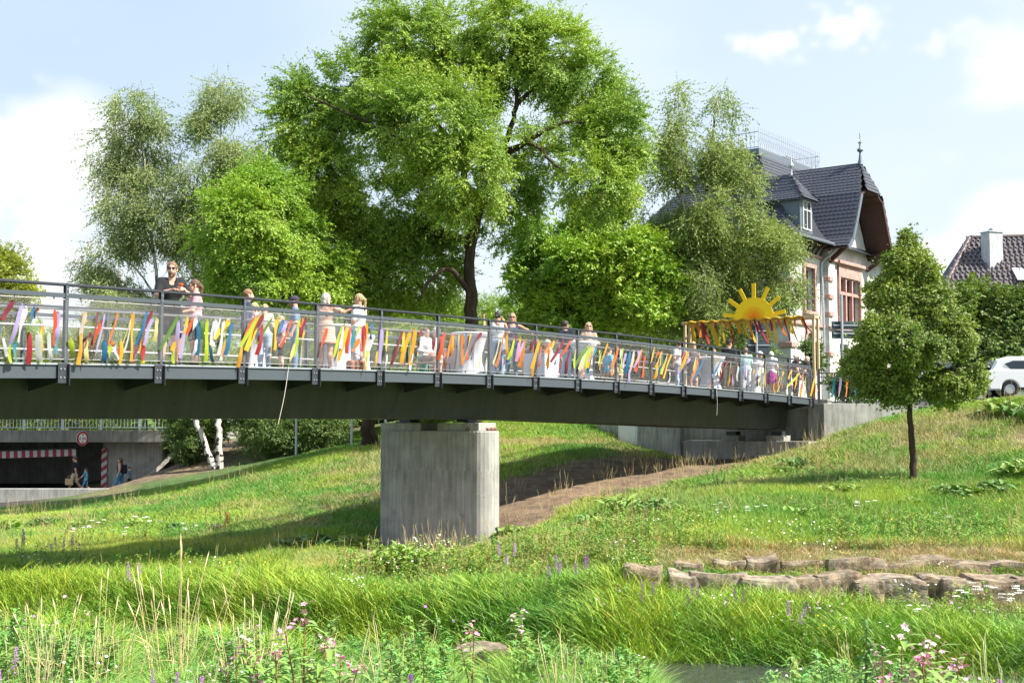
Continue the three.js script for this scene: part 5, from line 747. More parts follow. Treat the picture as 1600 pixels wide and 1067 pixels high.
// ---------- people ----------
// mesh of the zero level of a field on a grid (surface nets); cells outside are positive
function nets(f, lo, hi, cell, colorFn) {
  const nx = Math.ceil((hi[0] - lo[0]) / cell) + 1, ny = Math.ceil((hi[1] - lo[1]) / cell) + 1, nz = Math.ceil((hi[2] - lo[2]) / cell) + 1, v = new Float32Array(nx * ny * nz), id = (i, j, k) => i + nx * (j + ny * k);
  for (let k = 0; k < nz; k++) for (let j = 0; j < ny; j++) for (let i = 0; i < nx; i++) v[id(i, j, k)] = f(lo[0] + i * cell, lo[1] + j * cell, lo[2] + k * cell);
  const vi = new Int32Array(nx * ny * nz).fill(-1), pos = [], ix = []; const E = [[0, 1], [2, 3], [4, 5], [6, 7], [0, 2], [1, 3], [4, 6], [5, 7], [0, 4], [1, 5], [2, 6], [3, 7]], cv = new Float32Array(8);
  for (let k = 0; k < nz - 1; k++) for (let j = 0; j < ny - 1; j++) for (let i = 0; i < nx - 1; i++) {
    let neg = 0; for (let c = 0; c < 8; c++) { cv[c] = v[id(i + (c & 1), j + ((c >> 1) & 1), k + (c >> 2))]; if (cv[c] < 0) neg++; } if (neg === 0 || neg === 8) continue;
    let x = 0, y = 0, z = 0, n = 0; for (const [a, b] of E) { if ((cv[a] < 0) === (cv[b] < 0)) continue; const t = cv[a] / (cv[a] - cv[b]); x += lerp(a & 1, b & 1, t); y += lerp((a >> 1) & 1, (b >> 1) & 1, t); z += lerp(a >> 2, b >> 2, t); n++; }
    vi[id(i, j, k)] = pos.length / 3; pos.push(lo[0] + (i + x / n) * cell, lo[1] + (j + y / n) * cell, lo[2] + (k + z / n) * cell);
  }
  const quad = (a, b, c, d, flip) => { if (a < 0 || b < 0 || c < 0 || d < 0) return; flip ? ix.push(a, c, b, a, d, c) : ix.push(a, b, c, a, c, d); };
  for (let k = 1; k < nz - 1; k++) for (let j = 1; j < ny - 1; j++) for (let i = 1; i < nx - 1; i++) {
    const s = v[id(i, j, k)] < 0;
    if (s !== v[id(i + 1, j, k)] < 0) quad(vi[id(i, j - 1, k - 1)], vi[id(i, j, k - 1)], vi[id(i, j, k)], vi[id(i, j - 1, k)], !s);
    if (s !== v[id(i, j + 1, k)] < 0) quad(vi[id(i - 1, j, k - 1)], vi[id(i, j, k - 1)], vi[id(i, j, k)], vi[id(i - 1, j, k)], s);
    if (s !== v[id(i, j, k + 1)] < 0) quad(vi[id(i - 1, j - 1, k)], vi[id(i, j - 1, k)], vi[id(i, j, k)], vi[id(i - 1, j, k)], !s);
  }
  const g = new THREE.BufferGeometry(); g.setAttribute('position', new THREE.Float32BufferAttribute(pos, 3)); g.setIndex(ix);
  const nn = new Float32Array(pos.length), h = cell * 0.4; for (let i = 0; i < pos.length; i += 3) { const x = pos[i], y = pos[i + 1], z = pos[i + 2]; let a = f(x + h, y, z) - f(x - h, y, z), b = f(x, y + h, z) - f(x, y - h, z), c = f(x, y, z + h) - f(x, y, z - h); const L = Math.hypot(a, b, c) || 1; nn[i] = a / L; nn[i + 1] = b / L; nn[i + 2] = c / L; }
  g.setAttribute('normal', new THREE.BufferAttribute(nn, 3));
  if (colorFn) { const c = []; for (let i = 0; i < pos.length; i += 3) c.push(...colorFn(pos[i], pos[i + 1], pos[i + 2])); g.setAttribute('color', new THREE.Float32BufferAttribute(c, 3)); }
  return g;
}
const cap = (a, b, r0, r1 = r0, zs = 1) => ({ a, d: [b[0] - a[0], b[1] - a[1], (b[2] - a[2])], r0, r1, zs, l2: (b[0] - a[0]) ** 2 + (b[1] - a[1]) ** 2 + (b[2] - a[2]) ** 2 || 1e-9 });
function capD(c, x, y, z) { const px = x - c.a[0], py = y - c.a[1], pz = z - c.a[2]; const t = clamp((px * c.d[0] + py * c.d[1] + pz * c.d[2]) / c.l2), qx = px - t * c.d[0], qy = py - t * c.d[1], qz = (pz - t * c.d[2]) * c.zs; return Math.sqrt(qx * qx + qy * qy + qz * qz) - (c.r0 + (c.r1 - c.r0) * t); }
const smin = (a, b, k) => { const h = Math.max(k - Math.abs(a - b), 0) / k; return Math.min(a, b) - h * h * k * 0.25; };
const field = (caps, k, grow = 0) => (x, y, z) => { let d = 1e3; for (const c of caps) { const q = capD(c, x, y, z); d = d > 900 ? q : smin(d, q, k); } return d - grow; };
const ell = (x, y, z, c, r) => { const a = (x - c[0]) / r[0], b = (y - c[1]) / r[1], d = (z - c[2]) / r[2], l = Math.sqrt(a * a + b * b + d * d); return (l - 1) * Math.min(r[0], r[1], r[2]); };
// head, looking along +z, chin at about y = -0.11, crown at +0.12
const HEAD = (() => {
  const f = (x, y, z) => {
    let d = ell(x, y, z, [0, 0.025, -0.012], [0.076, 0.095, 0.095]); d = smin(d, ell(x, y, z, [0, -0.05, 0.022], [0.056, 0.066, 0.066]), 0.03); d = smin(d, capD(cap([0, -0.08, -0.03], [0, -0.2, -0.045], 0.056, 0.062), x, y, z), 0.03);
    d = smin(d, capD(cap([0, 0.012, 0.083], [0, -0.032, 0.102], 0.009, 0.014), x, y, z), 0.012); d = smin(d, ell(x, y, z, [0, -0.1, 0.062], [0.022, 0.018, 0.02]), 0.015);
    for (const s of [-1, 1]) { d = smin(d, ell(x, y, z, [s * 0.08, -0.008, -0.01], [0.011, 0.031, 0.019]), 0.008); d = Math.max(d, 0.012 - Math.hypot(x - s * 0.032, y - 0.012, z - 0.092)); }
    d = smin(d, capD(cap([-0.02, -0.063, 0.078], [0.02, -0.063, 0.078], 0.008), x, y, z), 0.008); return d;
  };
  const g = nets(f, [-0.11, -0.22, -0.13], [0.11, 0.14, 0.13], 0.0085, (x, y, z) => { if (z > 0.07 && Math.abs(y + 0.063) < 0.011 && Math.abs(x) < 0.027) return [0.75, 0.45, 0.45]; if (z > 0.05 && Math.abs(y - 0.033) < 0.006 && Math.abs(Math.abs(x) - 0.032) < 0.02) return [0.35, 0.28, 0.25]; return [1, 1, 1]; });
  const eyes = []; for (const s of [-1, 1]) { const e = new THREE.SphereGeometry(0.012, 8, 6); e.translate(s * 0.032, 0.012, 0.077); eyes.push(tint(e, [1.2, 1.4, 1.6])); const p = new THREE.SphereGeometry(0.0065, 6, 5); p.translate(s * 0.032, 0.012, 0.0845); eyes.push(tint(p, [0.08, 0.06, 0.05])); }
  return merge([g, ...eyes]);
})();
function handGeo(curl, grip) {     // wrist at origin, fingers along +z, palm facing -y, thumb on +x
  const C2 = [cap([0, 0, -0.03], [0, 0, 0.01], 0.024, 0.026, 1), cap([-0.022, 0, 0.02], [-0.026, 0, 0.075], 0.014, 0.013), cap([0, 0, 0.02], [0, 0, 0.08], 0.015, 0.014), cap([0.022, 0, 0.02], [0.024, 0, 0.078], 0.014, 0.013)], F = [];
  [[-0.031, 0.07, 0.055], [-0.011, 0.08, 0.07], [0.010, 0.083, 0.076], [0.030, 0.08, 0.068]].forEach(([x, z, L], i) => { let p = [x, 0, z], a = curl * 0.35; for (let s = 0; s < 3; s++) { a += curl * (s ? 0.75 : 0.4); const l = L * [0.45, 0.3, 0.25][s], q = [p[0] + (i - 1.5) * 0.002, p[1] - Math.sin(a) * l, p[2] + Math.cos(a) * l]; F.push(cap(p, q, 0.0088 - s * 0.0008, 0.0082 - s * 0.0009)); p = q; } });
  const t0 = [0.024, -0.006, 0.015], t1 = grip ? [0.038, -0.035, 0.045] : [0.052, -0.016, 0.045], t2 = grip ? [0.022, -0.055, 0.07] : [0.06, -0.026, 0.075]; F.push(cap(t0, t1, 0.013, 0.0105), cap(t1, t2, 0.0102, 0.008));
  const palm = field(C2, 0.012), f = (x, y, z) => { let d = palm(x, y, z); for (const c of F) d = Math.min(d, capD(c, x, y, z) ); return d; };
  return nets((x, y, z) => { let d = palm(x, y * 1.15, z); for (const c of F) d = smin(d, capD(c, x, y, z), 0.004); return d; }, [-0.06, -0.11, -0.065], [0.085, 0.04, 0.175], 0.0055);
}
const HANDS = { relaxed: handGeo(0.45, false), grip: handGeo(1.5, true), open: handGeo(0.15, false) };
const HAIR = {};
function hairGeo(style) {
  if (HAIR[style]) return HAIR[style];
  const long = style === 'long' || style === 'curly' || style === 'tail', f = (x, y, z) => {
    const n = (vn(x * 60, y * 45, z * 60) - 0.5) * (style === 'curly' ? 0.045 : 0.012);
    let d = ell(x, y, z, [0, 0.037, -0.022], [0.087, 0.098, 0.102]) + n; d = Math.max(d, -ell(x, y, z, [0, -0.03, 0.085], [0.072, 0.088, 0.085])); d = Math.max(d, (style === 'short' ? -0.045 : -0.085) - y + (z > 0 ? z * 0.9 : 0));
    if (style === 'long' || style === 'curly') { const w = style === 'curly' ? 1.25 : 1; for (const s of [-1, 1]) d = smin(d, capD(cap([s * 0.062, 0.02, -0.03], [s * 0.085 * w, -0.2, -0.02], 0.035, 0.03), x, y, z) + n, 0.03); d = smin(d, capD(cap([0, 0.0, -0.075], [0, -0.24, -0.085], 0.06, 0.05), x, y, z) + n, 0.04); }
    if (style === 'tail') { d = smin(d, capD(cap([0, 0.04, -0.11], [0, -0.02, -0.16], 0.028, 0.034), x, y, z) + n, 0.02); d = smin(d, capD(cap([0, -0.02, -0.16], [0, -0.26, -0.15], 0.034, 0.015), x, y, z) + n, 0.02); }
    if (style === 'bun') d = smin(d, ell(x, y, z, [0, 0.0, -0.13], [0.045, 0.042, 0.04]) + n, 0.02);
    return d;
  };
  return HAIR[style] = nets(f, [-0.15, -0.34, -0.2], [0.15, 0.17, 0.12], 0.011, (x, y, z) => { const k = 0.75 + 0.5 * vn(x * 130, y * 18, z * 130); return [k, k, k]; });
}
const SKIN = std([1, 1, 1], 0.6, { vertexColors: true }), skinTones = { fair: [0.62, 0.36, 0.27], tan: [0.48, 0.26, 0.17], pale: [0.68, 0.43, 0.35] };
const mats = {}; const fabric = (c, key) => { const k = key || c.join(); return mats[k] || (mats[k] = std(c, 0.92, { bumpMap: rep(T.fine, 8), bumpScale: 0.003 })); };
const skinMat = t => mats['skin' + t] || (mats['skin' + t] = std(skinTones[t], 0.55, { vertexColors: true })), hairMat = c => mats['h' + c] || (mats['h' + c] = std(c, 0.7, { vertexColors: true }));
const dots = tex(128, (u, v) => { const cx = (u * 4) % 1 - 0.5, cy = (v * 4) % 1 - 0.5, r = Math.hypot(cx, cy), k = r < 0.18 ? 1 : r < 0.3 ? 0.2 : r < 0.42 ? 1 : 0.35; return [0.62 + 0.3 * k, 0.28 + 0.58 * k, 0.22 + 0.55 * k]; });
/* person: p world foot point, turn heading (0 = facing the camera side +z), h height */
function person(label, p, turn, h, o) {
  const t = thing('person', label, 'person', p, turn, o.group), S = h / 1.75 , sit = o.pose === 'sit', walk = o.pose === 'walk', b = o.build ?? 1, dz = sit ? 0 : 0, lean = o.lean ?? 0;
  const P = (x, y, z) => [x, y, z]; const drop = sit ? 0.42 : 0, hipY = 0.93 - drop;
  const tz = y => lean * (y - hipY);        // the trunk leans forward from the hips
  const sh = s => [s * 0.178 * (o.woman ? 0.92 : 1), 1.415 - drop, tz(1.415 - drop)];
  const trunk = [cap([-0.06, hipY, tz(hipY)], [0.06, hipY, 0], 0.125 * b, 0.125 * b, 1.15), cap([0, hipY + 0.05, 0], [0, hipY + 0.25, tz(hipY + 0.25)], 0.13 * b, 0.122 * b, 1.2), cap([-0.055, hipY + 0.34, tz(hipY + 0.34)], [0.055, hipY + 0.34, tz(hipY + 0.34)], 0.122 * b, 0.122 * b, 1.15), cap([-0.12, 1.40 - drop, tz(1.4 - drop)], [0.12, 1.40 - drop, tz(1.4 - drop)], 0.062, 0.062, 1), cap([0, 1.38 - drop, tz(1.38 - drop)], [0, 1.5 - drop, tz(1.5 - drop) + 0.01], 0.058, 0.055)];
  if (o.woman) for (const s of [-1, 1]) trunk.push(cap([s * 0.065, hipY + 0.32, tz(hipY + 0.32) + 0.075], [s * 0.06, hipY + 0.34, tz(hipY + 0.32) + 0.07], 0.058));
  const legs = [[], []], ends = []; const wk = walk ? 0.22 : 0;
  [-1, 1].forEach((s, i) => {
    const hip = [s * 0.09, hipY - 0.02, 0], kn = sit ? [s * 0.12, hipY + 0.02, 0.42] : [s * 0.1, 0.5, wk * s * 0.55 + (walk ? 0.06 : 0.01)], an = sit ? [s * 0.12, 0.09, 0.40] : [s * 0.1, 0.09 + (walk && s < 0 ? 0.06 : 0), wk * s * 1.35 - (walk ? 0.05 : 0.01)];
    legs[i].push(cap(hip, kn, 0.085 * b, 0.056 * b), cap(kn, [lerp(kn[0], an[0], 0.35), lerp(kn[1], an[1], 0.35), lerp(kn[2], an[2], 0.35) - 0.012], 0.054, 0.056), cap([lerp(kn[0], an[0], 0.35), lerp(kn[1], an[1], 0.35), lerp(kn[2], an[2], 0.35) - 0.012], an, 0.056, 0.036)); ends.push(an);
  });
  const def = s => ({ e: [s * 0.235, 1.13 - drop, -0.03 + tz(1.2)], w: sit ? [s * 0.16, hipY + 0.12, 0.22] : [s * 0.25, 0.89, 0.06] }), arms = [o.armR || def(-1), o.armL || def(1)];
  const armCaps = arms.map((a, i) => { const s0 = sh(i ? 1 : -1); return [cap(s0, a.e, 0.052 * (0.5 + b / 2), 0.042), cap(a.e, a.w, 0.042, 0.027)]; });
  const feet = ends.map(a => cap([a[0], 0.045, a[2] - 0.02], [a[0] * 1.1, 0.035, a[2] + 0.13], 0.038, 0.032)); ends.forEach((a, i) => { feet[i].a[1] += a[1] - 0.09; });
  const lo = [-0.75, -0.02, -0.55], hi = [0.75, 1.62, 0.75], bb = caps => { const l = [9, 9, 9], u = [-9, -9, -9]; for (const c of caps) for (let k = 0; k < 3; k++) for (const q of [c.a[k], c.a[k] + c.d[k]]) { l[k] = Math.min(l[k], q - Math.max(c.r0, c.r1) - 0.06); u[k] = Math.max(u[k], q + Math.max(c.r0, c.r1) + 0.06); } return [l, u]; };
  const all = [...trunk, ...legs.flat(), ...armCaps.flat(), ...feet], [bl, bu] = bb(all), cell = o.cell ?? 0.02;
  const sk = o.skin || 'fair', parts = [tint(clean(nets(field(all, 0.045), bl, bu, cell)), [1, 1, 1])];
  // head and hands join the same body surface
  const hd = HEAD.clone(), hm = new THREE.Matrix4().compose(V(0, 1.615 - drop, tz(1.615 - drop) + 0.03), new THREE.Quaternion().setFromEuler(new THREE.Euler(o.nod ?? 0, o.look ?? 0, o.tilt ?? 0, 'YXZ')), V(1, 1.02, 1).multiplyScalar(o.headScale ?? 1.02)); hd.applyMatrix4(hm); parts.push(hd);
  arms.forEach((a, i) => { const e = V(...a.e), w = V(...a.w), z = w.clone().sub(e).normalize(); if (a.dir) z.copy(V(...a.dir).normalize()); let palm = V(...(a.palm || [i ? -1 : 1, 0, 0])); let y = palm.clone().negate(); y.addScaledVector(z, -y.dot(z)).normalize(); let x = y.clone().cross(z); const m = new THREE.Matrix4().makeBasis(i ? x.clone().negate() : x, y, z); const g = HANDS[a.hand || 'relaxed'].clone(); if (i) g.scale(1, 1, 1); g.applyMatrix4(m.setPosition(w)); if (i) { const id = g.index; if (id) for (let q = 0; q < id.count; q += 3) { const t2 = id.getX(q); id.setX(q, id.getX(q + 1)); id.setX(q + 1, t2); } } parts.push(tint(clean(g), [1, 1, 1])); });
  const body = mesh('body', merge(parts), skinMat(sk), t); 
  const cloth = (name, caps, k, grow, clip, mat, uvs) => { const [l, u] = bb(caps), f0 = field(caps, k, grow), wr = (x, y, z) => (vn(x * 9, y * 14, z * 9 + h * 7) - 0.5) * 0.014; let g = nets((x, y, z) => Math.max(f0(x, y, z) + wr(x, y, z), clip(x, y, z)), l, u, cell); if (uvs) { const p = g.attributes.position, uv = []; for (let i = 0; i < p.count; i++) uv.push(Math.atan2(p.getX(i), p.getZ(i)) * 0.75, p.getY(i) * 2.2); g.setAttribute('uv', new THREE.Float32BufferAttribute(uv, 2)); } return mesh(name, uvs ? g : metreUV(g.toNonIndexed()), mat, t); };
  const nk = sl0 => (x, y, z) => Math.min((sl0 <= 0 ? 0.105 : 0.08) - Math.hypot(x, z - tz(1.45 - drop) - 0.01), y - (1.36 - drop)), hem = o.hem ?? (hipY - 0.03), sl = o.sleeve ?? 0.62;
  const cut = (c, f) => cap(c.a, [c.a[0] + c.d[0] * f, c.a[1] + c.d[1] * f, c.a[2] + c.d[2] * f], c.r0, lerp(c.r0, c.r1, f)); const sleeves = sl <= 0 ? [] : armCaps.flatMap(([u, l]) => sl <= 1 ? [cut(u, sl)] : [u, cut(l, sl - 1)]);
  if (o.dress) cloth('dress', [...trunk, ...sleeves, cap([0, hipY + 0.05, 0], [0, o.dress + 0.05, 0], 0.15 * b, 0.21 * b, 1.2)], 0.05, 0.018, (x, y, z) => Math.max(nk(sl)(x, y, z), y - 1.5 + drop, o.dress - y), o.topMat || fabric(o.top), true);
  else {
    cloth('shirt', [...trunk, ...sleeves], 0.05, 0.02, (x, y, z) => Math.max(nk(sl)(x, y, z), y - 1.5 + drop, hem - y, sl <= 0 ? Math.abs(x) - 0.165 : -1), o.topMat || fabric(o.top), !!o.topMat);
    if (o.skirt) cloth('skirt', [cap([0, hipY + 0.02, 0], [0, o.skirt + 0.03, 0.01], 0.15 * b, 0.2 * b, 1.15)], 0.03, 0.01, (x, y) => Math.max(o.skirt - y, y - hipY - 0.1), fabric(o.bottom));
    else { const cutY = o.shorts ? 0.52 : 0.07; const lg = legs.flat(); cloth(o.shorts ? 'shorts' : 'trousers', [trunk[0], ...lg], 0.03, o.loose ?? 0.018, (x, y, z) => Math.max(sit && o.shorts ? z - 0.36 : cutY - y, y - hipY - 0.1), fabric(o.bottom || [0.04, 0.05, 0.08])); }
  }
  ends.forEach((a, i) => { const c = feet[i]; const g = nets((x, y, z) => Math.max(capD(c, x, y, z) - 0.012, -(y - (a[1] - 0.09)) ), [a[0] - 0.1, -0.01 + a[1] - 0.09, a[2] - 0.13], [a[0] + 0.12, a[1] + 0.05, a[2] + 0.25], 0.014); mesh('shoe', g, fabric(o.shoes || [0.05, 0.05, 0.05]), t); });
  if (o.hair) { const g = hairGeo(o.hair).clone(); g.applyMatrix4(hm); mesh('hair', g, hairMat(o.hairColor || [0.06, 0.035, 0.02]), t); }
  if (o.glasses) { const g = merge([...[-1, 1].map(s => { const q = new THREE.SphereGeometry(0.026, 10, 8); q.scale(1, 0.8, 0.35); q.translate(s * 0.033, 0.014, 0.094); return q; }), rbox(0.14, 0.008, 0.008, 0, 0.024, 0.09, 0.003), rbox(0.006, 0.008, 0.1, 0.079, 0.022, 0.045, 0.002), rbox(0.006, 0.008, 0.1, -0.079, 0.022, 0.045, 0.002)]); g.applyMatrix4(hm); mesh('sunglasses', g, phys([0.02, 0.015, 0.015], 0.1, {}), t); }
  if (o.cap) { const g = merge([new THREE.SphereGeometry(0.104, 16, 8, 0, 6.2832, 0, 1.5).scale(0.95, 0.95, 1.1).translate(0, 0.045, -0.018), new THREE.CylinderGeometry(0.085, 0.085, 0.012, 16, 1, false, -1.6, 3.2).scale(1, 1, 1.0).translate(0, 0.052, 0.075)]); g.applyMatrix4(hm); mesh('cap', g, fabric(o.cap), t); }
  if (o.beard) { const g = nets((x, y, z) => Math.max(ell(x, y, z, [0, -0.058, 0.022], [0.061, 0.07, 0.07]), y + 0.06 - Math.abs(x) * 0.5, -z - 0.0), [-0.08, -0.15, -0.05], [0.08, 0.03, 0.12], 0.009); g.applyMatrix4(hm); mesh('beard', g, std(o.beard, 0.9), t); }
  if (o.pack) mesh('backpack', (() => { const g = new RoundedBoxGeometry(0.3, 0.44, 0.17, 3, 0.07); g.translate(0, 1.18, -0.22); return g; })(), fabric(o.pack), t);
  t.scale.setScalar(S);
  return t;
}
// on the deck: photo column px, w metres in from the near railing; y from the deck
function onDeck(px, w) { const c = (px - 800) / FOC; let k = (c * 21.1 + 7.4 + w * (0.8121 + 0.5835 * c)) / (1.14 - 1.587 * c); const x = k * STEP, p = bw(x, lip(x) - 0.018, -w); return p; }
const face = deg => deg * Math.PI / 180;    // 0 faces the camera, 90 faces the picture's right, -90 its left, 180 away
const navy = [0.012, 0.016, 0.03], black = [0.012, 0.012, 0.015], white = [0.56, 0.57, 0.60], jeans = [0.13, 0.22, 0.36], paleJeans = [0.30, 0.40, 0.52], blond = [0.42, 0.29, 0.15], brown = [0.10, 0.055, 0.03], greyHair = [0.42, 0.38, 0.34];
const onB = 'people on the footbridge';
const glassMat = phys([0.95, 0.97, 0.97], 0.02, { transmission: 1, thickness: 0, ior: 1.45 }), spritz = phys([0.85, 0.16, 0.01], 0.1, { transmission: 0.35, thickness: 0 });
function wineGlass(label, p) { const g = thing('wine_glass', label, 'glass', p); mesh('bowl', new THREE.LatheGeometry([[0.004, 0.07], [0.03, 0.085], [0.045, 0.12], [0.044, 0.155], [0.036, 0.19]].map(q => new THREE.Vector2(...q)), 14), glassMat, g); mesh('stem', new THREE.LatheGeometry([[0.036, 0], [0.034, 0.004], [0.005, 0.01], [0.004, 0.07]].map(q => new THREE.Vector2(...q)), 12), glassMat, g); mesh('drink', new THREE.LatheGeometry([[0, 0.088], [0.028, 0.092], [0.041, 0.12], [0.041, 0.145], [0, 0.145]].map(q => new THREE.Vector2(...q)), 14), spritz, g); return g; }
// couple leaning on the railing
{
  const m = onDeck(262, 0.42); const man = person('man in black T-shirt and sunglasses leaning on the railing with a drink', m, face(30), 1.92, { top: black, bottom: [0.04, 0.04, 0.045], shorts: 1, hair: 'short', hairColor: [0.16, 0.09, 0.05], glasses: 1, beard: [0.16, 0.09, 0.06], look: -0.35, lean: 0.12, build: 1.08, sleeve: 0.85, armR: { e: [-0.25, 1.19, 0.16], w: [-0.08, 1.245, 0.36], hand: 'relaxed', palm: [0, -1, 0] }, armL: { e: [0.28, 1.2, 0.15], w: [0.12, 1.27, 0.38], hand: 'grip', palm: [-1, 0, 0], dir: [-0.8, 0.1, 0.4] }, group: onB });
  const hp = V(0.06, 1.22, 0.46).multiplyScalar(1.92 / 1.75).applyAxisAngle(UPV, face(30)).add(m); wineGlass('glass of orange drink held up by the man in black', hp);
  const w = onDeck(302, 0.5); person('woman in pink T-shirt with long dark ponytail and sunglasses beside the man in black', w, face(-65), 1.66, { woman: 1, top: [0.56, 0.30, 0.34], bottom: black, shorts: 1, hair: 'tail', hairColor: brown, glasses: 1, look: 0.1, build: 1.14, sleeve: 0.8, armR: { e: [-0.25, 1.14, 0.1], w: [-0.16, 1.2, 0.34], hand: 'grip' }, armL: { e: [0.26, 1.1, 0.1], w: [0.2, 1.05, 0.36], hand: 'grip' }, group: onB });
  wineGlass('glass of orange drink held low by the woman in pink', V(0.17, 1.02, 0.44).multiplyScalar(1.66 / 1.75).applyAxisAngle(UPV, face(-65)).add(w));
}
